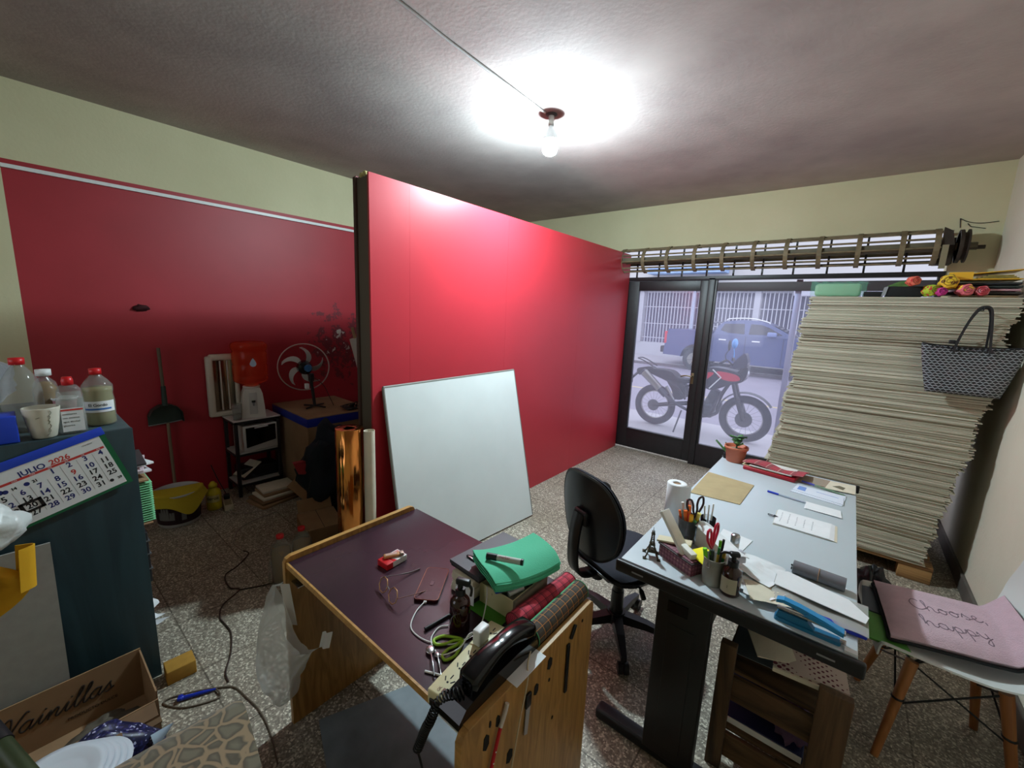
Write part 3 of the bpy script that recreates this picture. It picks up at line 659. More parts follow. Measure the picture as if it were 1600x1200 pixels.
for (fx, fy), (tx, ty) in zip(feet, tops):
    m = MB(); m.cyl((fx, fy, 0), (tx, ty, 0.385), 0.0125, 0.019, 16); lg = m.build('leg', M_leg, WC)
    m = MB(); f = 0.62; q = Vector((fx, fy, 0)).lerp(Vector((tx, ty, 0.385)), f); m.ball(q, 0.0215, 10, 1, 1, 0.35); m.build('leg_bolt', M_black, lg)
m = MB()
def lp(i, f): return Vector((*feet[i], 0)).lerp(Vector((*tops[i], 0.385)), f)
for a, b in ((0, 1), (1, 3), (3, 2), (2, 0)):
    m.cyl(lp(a, 0.55), (lp(b, 0.98)), 0.0035, n=8); m.cyl(lp(b, 0.55), (lp(a, 0.98)), 0.0035, n=8)
for a in range(4): m.cyl(lp(a, 0.97), (lp((a+1) % 4 if a != 1 else 3, 0.97)), 0.005, n=8); m.cyl((lp(a, 0.97)), (0, 0, 0.408), 0.005, n=8)
m.build('wire_brace', M_black, WC)
# cushions on the chair (world coordinates through a shared surface)
def quad(c, u, v): a, b, d, e = [Vector(q) for q in c]; return (a*(1-u)+b*u)*(1-v)+(e*(1-u)+d*u)*v
M_pink = mat('pink_plush', rgb(196, 166, 176), 0.95, sheen=0.1, bump=0.4, bscale=220, var=0.05, scale=30)
cc = [(0.262, 1.935, 0.484), (0.645, 2.050, 0.484), (0.605, 2.385, 0.498), (0.225, 2.325, 0.484)]
def padf(c, z, puff):
    def f(u, v):
        q = quad(c, u, v); e = (1-abs(2*u-1)**6)*(1-abs(2*v-1)**6); return (q.x, q.y, q.z+z+puff*e+0.003*noise.noise(Vector((u*4, v*4, 2)))+(0.07*max(0, u-0.86)/0.14 if u > 0.86 else 0))
    return f
PC = thing('seat_cushion', 'pink plush cushion with dark piping reading Choose happy on the white chair', 'cushion', (0, 0, 0))
m = MB(); m.grid(padf(cc, 0.012, 0.022), 26, 26, 0.02); m.build('cushion_pad', M_pink, PC)
def bpt(t):
    t = t % 4; k = int(t); f = t-k
    uv = [(f, 0), (1, f), (1-f, 1), (0, 1-f)][k]; q = Vector(padf(cc, 0.004, 0.0)(*uv)); q.z -= 0.008; return q
m = MB(); m.tube([bpt(i/8) for i in range(32)], 0.006, 6, closed=True); m.build('piping', M_blackmatte, PC)
m = MB()
# joined handwriting stitched on the cushion's top
def letters(txt, size, o, xd, yd):
    xd = Vector(xd).normalized(); yd = Vector(yd).normalized(); st, w_ = cursive(txt)
    for s_ in st: m.tube([Vector(o)+xd*(x*size)+yd*(y*size)+Vector((0, 0, 0)) for x, y in s_], 0.0017, 5)
letters('Choose,', 0.030, (0.335, 2.150, 0), (0.24, 0.072, 0), (-0.10, 0.22, 0)); letters('happy', 0.030, (0.365, 2.055, 0), (0.24, 0.072, 0), (-0.10, 0.22, 0))
# project lettering to the pad surface
def padz(x, y):
    best = None
    u = v = 0.5
    for _ in range(12):
        q = quad(cc, u, v); du = Vector(cc[1])-Vector(cc[0]); dv = Vector(cc[3])-Vector(cc[0])
        ex, ey = x-q.x, y-q.y; det = du.x*dv.y-du.y*dv.x
        u += (ex*dv.y-ey*dv.x)/det; v += (du.x*ey-du.y*ex)/det
    return padf(cc, 0.012, 0.022)(min(max(u, 0), 1), min(max(v, 0), 1))[2]
m.v = [(x, y, padz(x, y)+0.0006+z*0.6) for x, y, z in m.v]
m.build('lettering', mat('grey_stitching', rgb(128, 108, 118), 0.9), PC)
def flat(c, z):
    return lambda u, v: tuple(quad(c, u, v)+Vector((0, 0, z+0.006*(1-abs(2*u-1)**4)*(1-abs(2*v-1)**4))))
gc = [(0.198, 1.925, 0.462), (0.325, 1.915, 0.462), (0.275, 2.11, 0.460), (0.188, 2.11, 0.462)]
m = MB(); m.grid(flat(gc, 0.0), 12, 12, 0.008)
tag(m.build('green_cushion', mat('leaf_green_vinyl', rgb(84, 146, 62), 0.45)), 'leaf green cushion sticking out under the front corner of the pink one', 'cushion')
gc2 = [(0.188, 2.12, 0.462), (0.275, 2.12, 0.460), (0.262, 2.33, 0.460), (0.190, 2.33, 0.462)]
m = MB(); m.grid(flat(gc2, 0.0), 12, 12, 0.008)
tag(m.build('grey_cushion', mat('slate_cushion', rgb(98, 104, 112), 0.8)), 'slate grey cushion under the far end of the pink one', 'cushion')
m = crumple((0, 0, 0.12), 0.13, 0.6, 0.8, 1.0, 12, 0.5, 2.5)
tag(m.build('black_bag', mat('black_bin_liner', rgb(20, 20, 24), 0.4, bump=0.6, bscale=18)), 'small crumpled black bag on the floor between the desk and the pallet', 'bag', loc=(0.28, 2.98, 0.0))

# ------------------------------------------------------------ white board leaning on the partition
WB = thing('leaning_board', 'large blank white board leaning against the red partition', 'board', (-1.93, 1.96, 0))
bl, brr, tr_, tl_ = Vector((-1.865, 1.375, 0.012)), Vector((-1.775, 2.53, 0.012)), Vector((-2.083, 2.60, 1.135)), Vector((-2.083, 1.385, 1.13))
m = MB(); m.m = TR(1.93, -1.96, 0); m.grid(lambda u, v: (bl*(1-u)+brr*u)*(1-v)+(tl_*(1-u)+tr_*u)*v, 8, 8, 0.016, False)
m.build('panel', mat('off_white_board', rgb(212, 217, 216), 0.4, var=0.05, scale=2.5), WB)
m = MB(); m.m = TR(1.93, -1.96, 0)
for a, b in ((bl, tl_), (tl_, tr_), (brr, tr_)):
    m.cyl(a+Vector((-0.008, 0, 0)), b+Vector((-0.008, 0, 0)), 0.0095, n=6)
m.build('edge_strip', mat('grey_edge', rgb(120, 118, 112), 0.6), WB)

# ------------------------------------------------------------ wooden table in front
M_oak = wood('oak_veneer', rgb(146, 104, 50), rgb(182, 136, 72), 'Z', 22, 0.45)
M_oakx = wood('oak_edge', rgb(156, 116, 58), rgb(186, 142, 80), 'Y', 22, 0.45)
M_wine = mat('dark_plum_laminate', rgb(52, 34, 44), 0.24, var=0.18, scale=5)
T_ = thing('wooden_table', 'oak veneer table with a dark plum top between two end panels', 'table', (-1.0, 0.83, 0))
def tl(m=None): m = m or MB(); m.m = TR(1.0, -0.83, 0); return m
def panel(x0, x1, y0, y1):
    m = tl(); r = 0.02
    pl = [(y0, 0), (y1, 0), (y1, 0.70-r), (y1-r*0.3, 0.70-r*0.3), (y1-r, 0.70), (y0+r, 0.70), (y0+r*0.3, 0.70-r*0.3), (y0, 0.70-r)]
    m.prism(pl, (x0, x1), Matrix(((0,0,1,0),(1,0,0,0),(0,1,0,0),(0,0,0,1)))); return m
e1 = panel(-1.474, -1.456, 0.552, 1.125).build('end_panel', M_oak, T_)
e2 = panel(-0.543, -0.525, 0.528, 1.115).build('end_panel', M_oak, T_)
for e, x0, x1 in ((e1, -1.4745, -1.4555), (e2, -0.5435, -0.5245)):
    m = tl(); m.box((x0, 0.574 if e is e1 else 0.55, 0.6965), (x1, 1.10, 0.7012)); m.box((x0, 0.5505 if e is e1 else 0.5265, 0.0), (x1, 0.553 if e is e1 else 0.529, 0.68)); m.build('edge_banding', M_oakx, e)
m = tl(); m.box((-1.456, 0.562, 0.662), (-0.543, 1.135, 0.680)); m.build('tabletop', M_wine, T_)
m = tl(); m.box((-1.456, 0.556, 0.660), (-0.543, 0.5625, 0.681)); m.build('front_edge', M_oakx, T_)
m = tl(); m.box((-1.456, 1.07, 0.42), (-0.543, 1.085, 0.662)); m.build('back_rail', M_oak, T_)
m = tl(); m.box((-1.456, 0.60, 0.60), (-1.41, 0.63, 0.62)); m.cyl((-1.45, 0.585, 0.622), (-1.42, 0.585, 0.622), 0.006); m.box((-1.455, 0.57, 0.60), (-1.40, 0.60, 0.603)); m.build('drawer_runner', M_metal, T_)
# marks on the outer face of the right end panel
M_hole = mat('dark_hole', rgb(24, 20, 18), 0.9)
for y, z, w_, h_ in ((0.608, 0.615, 0.020, 0.045), (0.648, 0.640, 0.014, 0.034), (0.806, 0.604, 0.02, 0.036), (0.868, 0.640, 0.022, 0.040), (0.700, 0.49, 0.024, 0.042), (0.648, 0.42, 0.025, 0.04), (0.870, 0.585, 0.008, 0.012), (1.045, 0.665, 0.008, 0.012), (0.90, 0.435, 0.008, 0.012), (0.62, 0.655, 0.007, 0.02)):
    hl = MB(); hl.m = TR(1.0, -0.83, 0)@basis((-0.5248, y, z), (0, 1, 0), (0, 0, 1)); hl.prism([(-w_*.5, -h_*.3), (0, -h_*.5), (w_*.5, -h_*.25), (w_*.5, h_*.25), (0, h_*.5), (-w_*.4, h_*.35)], (0, 0.0012)); hl.build('screw_hole', M_hole, e2)
# ------------------------------------------------------------ things on the plum table (top at z 0.68)
Z1 = 0.6805
# cigarette pack and lighter
c = thing('cigarette_pack', 'red and white cigarette pack lying on the plum table top', 'cigarette pack', (-1.185, 0.815, Z1), PI/2+0.05)
m = MB(); m.box((-0.044, -0.0275, 0), (0.016, 0.0275, 0.022), 0.002); m.build('pack_body', M_white, c)
m = MB(); m.box((-0.0445, -0.028, -0.0003), (-0.018, 0.028, 0.0223), 0.002); m.prism([(-0.018,-0.0277),(0.0,-0.0277),(-0.018,0.01)], (0.0221,0.0224)); m.build('red_band', M_red, c)
m = MB(); m.box((0.0162, -0.0275, 0), (0.044, 0.0275, 0.022), 0.002); m.cur = 1; m.box((0.018, -0.022, 0.0221), (0.040, 0.022, 0.0226)); m.build('lid', [M_white, mat('pinkish_print', rgb(205, 130, 130), 0.6)], c)
l_ = thing('cigarette_lighter', 'amber cigarette lighter lying across the red and white pack', 'lighter', (-1.183, 0.818, Z1+0.0235), PI/2-0.45)
m = MB(); m.box((-0.035, -0.0105, 0), (0.022, 0.0105, 0.011), 0.004); m.build('lighter_body', mat('amber_wood', rgb(186, 132, 84), 0.35), l_)
m = MB(); m.box((0.0225, -0.0095, 0.0), (0.036, 0.0095, 0.012), 0.002); m.box((-0.028, -0.0065, 0.011), (0.012, 0.0065, 0.0118)); m.build('metal_cap', mat('champagne_metal', rgb(205, 190, 175), 0.3, 0.7), l_)
# eyeglasses
g = thing('eyeglasses', 'open pair of thin gold-rimmed eyeglasses on the plum table', 'eyeglasses', (-1.04, 0.71, Z1))
def octa(c, ux, uy, r): 
    return [Vector(c)+Vector(ux)*(r*math.cos(PI/8+k*PI/4))+Vector(uy)*(r*0.88*math.sin(PI/8+k*PI/4)) for k in range(8)]
gx = Vector((0.95, -0.15, 0)).normalized(); up = Vector((-0.05, 0.45, 0.80)).normalized()
for k, cc_ in enumerate(((-0.032, -0.008, 0.024), (0.036, -0.019, 0.024))):
    o_ = octa(cc_, gx, up, 0.0255)
    m = MB(); m.tube(o_, 0.0017, 6, closed=True, smooth_pts=False); rm = m.build('rim', mat('gold_wire', rgb(196, 150, 100), 0.3, 0.7), g)
    m = MB(); m.add([p+gx.cross(up)*0.0005 for p in o_]+[p-gx.cross(up)*0.0005 for p in o_], [tuple(range(8)), tuple(range(15, 7, -1))]+[(i, (i+1)%8, 8+(i+1)%8, 8+i) for i in range(8)]); m.build('lens', mat('lens_glass', (0.96, 0.96, 0.97), 0.02, trans=1.0, ior=1.05), rm)
m = MB(); m.tube([(-0.010, -0.012, 0.032), (0.002, -0.015, 0.037), (0.013, -0.016, 0.032)], 0.0013, 6); m.build('bridge', M_dullmetal, g)
m = MB(); m.tube([(-0.057, -0.003, 0.030), (-0.060, 0.01, 0.028), (-0.045, 0.10, 0.006), (-0.038, 0.145, 0.003)], lambda t: 0.0012+0.0012*(t > 0.6), 6); m.build('temple', mat('dark_temple', rgb(60, 34, 34), 0.4), g)
m = MB(); m.tube([(0.060, -0.023, 0.030), (0.066, -0.012, 0.028), (0.074, 0.05, 0.014), (0.076, 0.090, 0.006), (0.066, 0.115, 0.003)], lambda t: 0.0012+0.0012*(t > 0.5), 6); m.build('temple', mat('brown_temple', rgb(110, 62, 48), 0.4), g)
# phone
ph = thing('smartphone', 'smartphone in a dark red case lying face down on the plum table', 'phone', (-0.978, 0.828, Z1), math.radians(125))
m = MB(); m.prism(rrect(0.168, 0.080, 0.012), 0.0095); m.build('case', mat('oxblood_case', rgb(58, 20, 30), 0.25), ph)
m = MB(); m.tube([(x, y, 0.0088) for x, y in rrect(0.166, 0.078, 0.012)], 0.0013, 5, closed=True, smooth_pts=False); m.build('rim', mat('copper_rim', rgb(140, 80, 60), 0.3, 0.6), ph)
m = MB(); m.prism(rrect(0.026, 0.012, 0.005), (0.0092, 0.011), TR(0.0, 0, 0)); m.ball((0.01, 0, 0.011), 0.003, 8, 1, 1, 0.4); m.build('logo_patch', mat('muted_patch', rgb(96, 50, 58), 0.4), ph)
# charging cable with plug head
cb = thing('charging_cable', 'white charging cable looping from the phone to the plug on the power strip', 'cable', (-0.75, 0.70, Z1))
def rel(pts, o): return [(x-o[0], y-o[1], z-o[2]) for x, y, z in pts]
o_ = (-0.75, 0.70, Z1); z = Z1+0.003
m = MB(); m.tube(rel([(-0.928, 0.752, z+0.002), (-0.915, 0.71, z), (-0.88, 0.665, z), (-0.838, 0.655, z), (-0.79, 0.665, z), (-0.740, 0.70, z), (-0.722, 0.745, z+0.004), (-0.728, 0.80, z+0.006), (-0.745, 0.835, 0.70), (-0.757, 0.857, 0.73), (-0.765, 0.866, 0.76)], o_), 0.0019, 6)
m.tube(rel([(-0.80, 0.74, z), (-0.815, 0.715, z), (-0.80, 0.675, z), (-0.765, 0.655, z+0.001), (-0.73, 0.655, z+0.003), (-0.70, 0.69, z+0.02), (-0.690, 0.715, 0.735), (-0.672, 0.727, 0.742)], o_), 0.0019, 6); m.build('cord', M_white, cb)
m = MB(); m.m = TR(*[a-b for a, b in zip((-0.934, 0.765, Z1+0.004), o_)])@RZ(math.radians(125)); m.box((-0.014, -0.005, -0.003), (0.009, 0.005, 0.0035), 0.0015); m.build('connector', M_white, cb)
m = MB(); m.m = TR(*[a-b for a, b in zip((-0.667, 0.729, 0.743), o_)])@RZ(0.3); m.box((-0.012, -0.004, -0.003), (0.008, 0.004, 0.003), 0.0015); m.build('connector', M_white, cb)
# brown spray bottle
M_amber = mat('amber_glass', rgb(46, 16, 12), 0.08, spec=0.8, trans=0.15)
b = thing('brown_pump_bottle', 'brown glass bottle with a black sprayer head on the plum table', 'bottle', (-0.771, 0.757, Z1))
m = MB(); m.lathe([(0, 0), (0.026, 0), (0.030, 0.004), (0.030, 0.082), (0.028, 0.094), (0.020, 0.104), (0.0125, 0.109), (0.0125, 0.118), (0, 0.118)]); m.build('bottle_body', M_amber, b)
m = MB(); m.cyl((0, 0, 0.112), (0, 0, 0.132), 0.0155, 0.0145); m.cyl((0, 0, 0.13), (0, 0, 0.150), 0.008)
m.m = RZ(0.35); m.box((-0.012, -0.009, 0.144), (0.030, 0.009, 0.162), 0.004); m.tube([(0.022, 0, 0.15), (0.035, 0, 0.138), (0.033, 0, 0.115)], 0.004); m.build('sprayer', M_black, b)
# pen
def pen(name, label, p0, p1, r, mb, mc, cat='pen', cap=0.3, grp=None):
    p0, p1 = Vector(p0), Vector(p1); o = thing(name, label, cat, tuple(p0), 0, grp); d = p1-p0
    m = MB(); m.cyl(d*cap, d*0.94, r); m.cyl(d*0.94, d, r*0.8, r*0.15); m.build('barrel', mb, o)
    m = MB(); m.cyl((0,0,0), d*cap, r*1.15); m.build('cap', mc, o); return o
pen('ballpoint_pen', 'slim black pen lying left of the brown bottle', (-0.838, 0.683, Z1+0.0055), (-0.826, 0.790, Z1+0.0055), 0.0045, M_black, M_black)
# power strip
ps = thing('power_strip', 'cream power strip with five sockets beside the black telephone', 'power strip', (-0.647, 0.679, Z1), math.radians(98))
M_creamp = mat('cream_plastic', rgb(210, 200, 158), 0.45)
m = MB(); m.box((-0.133, -0.029, 0), (0.133, 0.029, 0.040), 0.004); m.build('housing', M_creamp, ps)
for k in range(5):
    m = MB(); x = -0.088+k*0.046
    for dx, dy, a in ((0.0, 0.011, 0.6), (0.0, -0.011, -0.6), (0.011, 0.0, 0)):
        m.m = TR(x+dx, dy, 0.0401)@RZ(a); m.box((-0.006, -0.0013, -0.002), (0.006, 0.0013, 0.0006))
    m.m = Matrix.Identity(4); m.cyl((x-0.006, 0, 0.0390), (x-0.006, 0, 0.0404), 0.0028, n=10); m.build('socket_slots', M_ink, ps)
m = MB(); m.box((-0.122, -0.018, 0.0398), (-0.110, -0.004, 0.0406)); m.text('GK', 0.010, TR(-0.125, 0.004, 0.0402), 0.0002); m.build('stamped_mark', mat('brown_print', rgb(120, 80, 70), 0.7), ps)
m = MB(); m.box((-0.137, -0.02, 0.003), (-0.1332, 0.02, 0.022), 0.002); m.build('end_cap', M_black, ps)
ch = thing('usb_charger', 'white charger cube plugged upright into the cream power strip', 'charger', (-0.660, 0.729, Z1+0.0405), 0.1)
m = MB(); m.box((-0.013, -0.022, 0), (0.013, 0.022, 0.045), 0.005); m.build('charger_body', M_white, ch)
# telephone with handset and coiled cord
tp = thing('telephone', 'glossy black corded telephone at the edge of the wooden table', 'telephone', (-0.577, 0.685, Z1+0.008), PI/2)
# local x = along y world, local y = -x world
m = MB(); m.prism([(-0.146, 0), (0.150, 0), (0.150, 0.020), (0.140, 0.048), (0.090, 0.052), (0.060, 0.056), (-0.050, 0.056), (-0.070, 0.050), (-0.125, 0.040), (-0.146, 0.018)], (-0.033, 0.033), RX(PI/2)); m.build('base', M_gloss, tp)
def hs(u, v):
    t = u; x = -0.095+0.245*t
    arch = math.sin(PI*t); zc = 0.062+0.024*arch; wd = 0.026+0.003*math.cos(2*PI*t*1); hh = 0.014+0.008*abs(math.cos(PI*t))
    if t < 0.02 or t > 0.98: wd *= 0.75; hh *= 0.75
    a = 2*PI*v; cx_, sz_ = math.cos(a), math.sin(a)
    q = lambda s: math.copysign(abs(s)**0.6, s)
    return (x, wd*q(cx_), zc+hh*q(sz_)-(0.010*(abs(math.cos(PI*t))**3) if sz_ < 0 else 0))
m = MB(); m.grid(hs, 30, 20)
for t in (0.0, 1.0):
    ring = [hs(t, k/20) for k in range(20)]; m.add(ring, [tuple(range(20)) if t else tuple(range(20))[::-1]], True)
m.cyl((-0.075, 0, 0.050), (-0.075, 0, 0.062), 0.024); m.cyl((0.130, 0, 0.048), (0.130, 0, 0.062), 0.024)
m.m = TR(0, 0.004, -0.004)
m.build('handset', M_gloss, tp)
m = MB()
path = spline([Vector(p) for p in [(-0.100, 0.0, 0.050), (-0.118, 0.012, 0.046), (-0.128, 0.030, 0.036), (-0.140, 0.045, 0.012), (-0.152, 0.056, -0.03), (-0.150, 0.075, -0.07), (-0.150, 0.090, -0.11), (-0.155, 0.100, -0.145)]], 14)
def coil(path, R_, turns, skip=0):
    L_ = [0]; 
    for a, b_ in zip(path[:-1], path[1:]): L_.append(L_[-1]+(b_-a).length)
    out = []; n = turns*10; pu = None
    for i in range(n+1):
        s = L_[-1]*i/n; k = 0
        while k < len(L_)-2 and L_[k+1] < s: k += 1
        f = (s-L_[k])/max(1e-9, L_[k+1]-L_[k]); p = path[k].lerp(path[k+1], f); d = (path[k+1]-path[k]).normalized()
        if pu is None: pu = frame(d)[0]
        pu = (pu-d*pu.dot(d)).normalized(); v = d.cross(pu); a = 2*PI*i/10
        out.append(p+(pu*math.cos(a)+v*math.sin(a))*R_)
    return out
m.tube(coil(path, 0.0105, 30), 0.0021, 5, smooth_pts=False); m.tube([(-0.155, 0.100, -0.145), (-0.150, 0.085, -0.20), (-0.145, 0.078, -0.30), (-0.150, 0.07, -0.45), (-0.16, 0.05, -0.66)], 0.003, 6); m.build('coiled_cord', M_black, tp)
# papers under the phone
m = MB(); m.box((-0.613, 0.540, Z1), (-0.546, 0.840, Z1+0.0035)); tag(m.build('leaflet', M_paper), 'white leaflet under the black telephone', 'paper')
m = MB(); m.grid(lambda u, v: (-0.545+0.034*u, 0.700+0.125*v, 0.7025-0.002*u), 4, 4, 0.0008); tag(m.build('white_card', M_paper), 'white card resting on the top edge of the oak end panel by the phone', 'card')
# spoon(s)
sp = thing('steel_spoon', 'small steel spoon with its bowl near the black phone cord', 'spoon', (-0.768, 0.645, Z1+0.004), math.radians(-33))
m = MB(); m.ball((0, 0, 0.003), 0.013, 16, 1.25, 0.95, 0.35); m.build('spoon_bowl', M_metal, sp)
m = MB(); m.tube([(0.014, 0, 0.004), (0.05, 0, 0.008), (0.085, 0.0, 0.002)], 0.0022, 6); m.build('handle', M_metal, sp)
sp = thing('steel_spoon', 'second steel spoon handle lying close beside the first spoon', 'spoon', (-0.742, 0.640, Z1+0.003), math.radians(-28))
m = MB(); m.tube([(0.0, 0.006, 0.004), (0.03, 0.004, 0.004), (0.075, 0.0, 0.001)], 0.0022, 6); m.ball((-0.004, 0.006, 0.003), 0.009, 12, 1.2, 0.8, 0.3); m.build('handle', M_metal, sp)
m = MB(); m.cyl((-0.728, 0.594, Z1+0.003), (-0.685, 0.614, Z1+0.003), 0.0028, n=8); tag(m.build('white_straw_piece', M_white), 'short white straw stub at the lower end of the power strip', 'straw')
# green scissors
def scissors(name, label, loc, rz, col, rot=None, L_=0.17):
    s = thing(name, label, 'scissors', loc, rz, rot=rot)
    for sg in (-1, 1):
        m = MB(); m.prism([(0.0, 0.0), (L_*0.5, sg*0.003), (L_*0.55, 0.0), (L_*0.5, -sg*0.006), (0.0, -sg*0.008)], 0.0018, TR(0, 0, 0.002+0.001*sg)@RZ(sg*0.10)); m.build('blade', M_metal, s)
        m = MB(); m.m = RZ(-sg*0.12); pts = [(-0.005, 0, 0.003), (-0.03, sg*0.006, 0.003), (-0.055, sg*0.004, 0.003), (-0.078, sg*0.012, 0.003), (-0.080, sg*0.030, 0.003), (-0.055, sg*0.034, 0.003), (-0.032, sg*0.022, 0.003)]
        m.tube(pts, 0.0042, 7, closed=True); m.build('handle', col, s)
    m = MB(); m.cyl((0, 0, 0.0), (0, 0, 0.006), 0.004, n=10); m.build('rivet', M_metal, s)
    return s
scissors('green_scissors', 'lime green handled scissors between the brown bottle and the power strip', (-0.728, 0.735, Z1+0.001), math.radians(72), mat('lime_plastic', rgb(150, 190, 50), 0.4))
# cream drawer box full of oddments
bx = thing('drawer_box', 'cream open drawer box of oddments at the right back of the wooden table', 'box', (-0.74, 0.965, Z1))
m = MB(); w2, d2, hh = 0.068, 0.085, 0.068
m.box((-w2, -d2, 0), (w2, d2, 0.004)); m.box((-w2, -d2, 0.004), (w2, -d2+0.004, hh)); m.box((-w2, d2-0.004, 0.004), (w2, d2, hh)); m.box((-w2, -d2+0.004, 0.004), (-w2+0.004, d2-0.004, hh)); m.box((w2-0.004, -d2+0.004, 0.004), (w2, d2-0.004, hh)); m.build('box_walls', M_creamp, bx)
m = MB(); m.box((w2+0.0003, -d2, 0.002), (w2+0.008, d2, hh+0.001)); m.build('side_board', mat('taupe_board', rgb(120, 108, 92), 0.8), bx)
m = MB(); m.m = TR(-0.716, 0.915, 0.757)@RZ(math.radians(62))@RY(-0.05); m.box((-0.050, -0.010, -0.006), (0.050, 0.010, 0.006), 0.004); m.cur = 1; m.box((-0.042, -0.006, 0.0058), (0.03, 0.006, 0.0066)); m.cyl((0.04, 0, 0.0), (0.04, 0, 0.0075), 0.006, n=10)
tag(m.build('box_cutter', [M_blue, mat('deep_blue', rgb(18, 30, 110), 0.4)]), 'bright blue box cutter lying over the front of the cream drawer box', 'cutter')
random.seed(5)
cl = [M_black, M_white, M_metal, mat('khaki_plastic', rgb(120, 124, 96), 0.5), M_yellow, mat('green_plastic', rgb(60, 130, 80), 0.5), M_red]
nm = [('highlighter_pen', 'yellow highlighter'), ('lead_case', 'clear whitish tube'), ('metal_clip', 'steel clip'), ('charcoal_marker', 'charcoal marker'), ('utility_blade', 'steel blade'), ('olive_pencil', 'olive pencil'), ('correction_pen', 'white correction pen')]
sp_ = [(-0.690, 1.03, 0.752, 1.2, 0.05, M_yellow, 'yellow highlighter stub at the back of the cream drawer box'), (-0.683, 1.045, 0.765, 1.25, 0.075, M_white, 'frosted white tube sticking out of the cream drawer box'),
    (-0.700, 0.990, 0.745, 0.5, 0.030, M_black, 'black rubber block at the right side of the cream drawer box'), (-0.730, 0.945, 0.735, 1.0, 0.055, M_metal, 'steel clip lying inside the cream drawer box'), (-0.745, 0.905, 0.732, 0.9, 0.045, mat('khaki_plastic2', rgb(120, 124, 96), 0.5), 'olive cap at the front of the cream drawer box'),
    (-0.705, 0.935, 0.738, 1.2, 0.045, M_white, 'short white pen in the cream drawer box behind the cutter')]
for (n_, (x, y, z, a, L_, mt, lb)) in zip(('highlighter_pen', 'plastic_tube', 'rubber_block', 'metal_clip', 'bottle_cap', 'white_pen'), sp_):
    m = MB(); m.m = TR(x, y, z)@RZ(a)@RY(-0.12)
    if n_ in ('rubber_block', 'metal_clip'): m.box((-L_*0.6, -0.011, -0.007), (L_*0.6, 0.011, 0.007), 0.003)
    elif n_ == 'plastic_tube': m.box((-L_*0.6, -0.012, -0.004), (L_*0.6, 0.012, 0.004), 0.003)
    else: m.cyl((-L_*0.6, 0, 0), (L_*0.6, 0, 0), 0.008)
    tag(m.build(n_, mt), lb, 'stationery')
m = MB(); m.box((-0.670-0.13, 0.887, Z1+0.0045), (-0.683, 1.03, 0.724)); tag(m.build('paper_wad', mat('drab_papers', rgb(150, 146, 128), 0.9, var=0.3, scale=60)), 'wad of drab papers filling the bottom of the cream drawer box', 'paper')
# black box file under the green cloths
sl_ = thing('black_folder_case', 'flat dark grey folder case lying on the papers behind the brown bottle', 'case', (-0.845, 0.985, 0.776))
m = MB(); m.prism([(-0.080, -0.128), (0.060, -0.136), (0.078, 0.118), (-0.062, 0.124)], (0, 0.012)); m.build('case_lid', mat('charcoal_case', rgb(66, 66, 72), 0.5), sl_)
m = MB(); m.prism([(-0.078, -0.124), (0.058, -0.132), (0.074, 0.112), (-0.060, 0.118)], (-0.010, -0.0005)); m.build('case_base', M_black, sl_)
m = MB(); 
for k in range(5): m.m = TR(-0.865+0.004*k, 0.955-0.003*k, 0.683+0.017*k)@RZ(0.05*(k % 3-1)); m.box((-0.048, -0.10, 0), (0.045, 0.11, 0.016), 0.001)
pb = m.build('paper_bundle', M_paperc); tag(pb, 'bundle of cream papers holding up the dark folder case', 'papers')
m = MB(); m.grid(lambda u, v: (-0.858+0.062*u-0.01*v, 0.84+0.012*v-0.02*(1-u), 0.70+0.055*v-0.01*u), 4, 4, 0.001); tag(m.build('loose_note', M_paper), 'loose note hanging down in front of the cream paper bundle', 'paper')
# green cloths: a pad of folded cloths, each a sheet
gcl = mat('mint_green_cloth', rgb(84, 190, 150), 0.8, bump=0.1, bscale=200)
for k in range(7):
    kk = k
    m = MB()
    def gf(u, v, kk=kk):
        x = -0.078+0.156*u; y = -0.125+0.25*v
        droop = -0.010*(abs(2*v-1)**2)*0.0 + 0.016*(abs(2*v-1)**2)
        if u > 0.55: droop -= 0.022*((u-0.55)/0.45)**2
        return (x+0.002*noise.noise(Vector((v*3, kk, 0)))+(kk % 3-1)*0.0015, y*(1-0.25*(u-0.5)**2)+(kk % 2)*0.003, 0.0045*kk+droop+0.002*noise.noise(Vector((u*3, v*3, kk))))
    m.grid(gf, 14, 18, 0.0032); o = m.build('folded_cloth', gcl)
    tag(o, 'mint green cloth in the folded pad on the dark folder case' if k < 6 else 'topmost mint green cloth of the folded pad, under the marker', 'cloth', 'mint green cloths', loc=(-0.737, 0.972, 0.7945), rz=math.radians(-20))
mk = thing('permanent_marker', 'pale grey marker with a black cap on the mint green cloths', 'marker', (-0.745, 0.912, 0.842), math.radians(25))
m = MB(); m.cyl((-0.018, 0, 0), (0.058, 0, 0), 0.0095); m.build('barrel', mat('marker_grey', rgb(170, 176, 166), 0.5), mk)
m = MB(); m.cyl((-0.052, 0, 0), (-0.018, 0, 0), 0.0105); m.cyl((0.058, 0, 0), (0.066, 0, 0), 0.010); m.build('cap', M_black, mk)
m = MB(); m.m = TR(0.020, -0.006, 0.0088)@RX(0.6); m.text('marker', 0.012, TR(-0.03, 0, 0), 0.0002); m.build('print', mat('red_print', rgb(150, 60, 60), 0.7), mk)
hc = thing('hair_clip', 'small black and silver clip lying on the dark folder case', 'clip', (-0.862, 0.918, 0.7895), 0.4)
m = MB(); m.box((-0.035, -0.004, 0.0), (0.025, 0.004, 0.006), 0.002); m.tube([(0.02, 0, 0.005), (0.04, 0.02, 0.008), (0.05, 0.0, 0.01), (0.035, -0.015, 0.006)], 0.0025, 6); m.build('clip_body', M_black, hc)
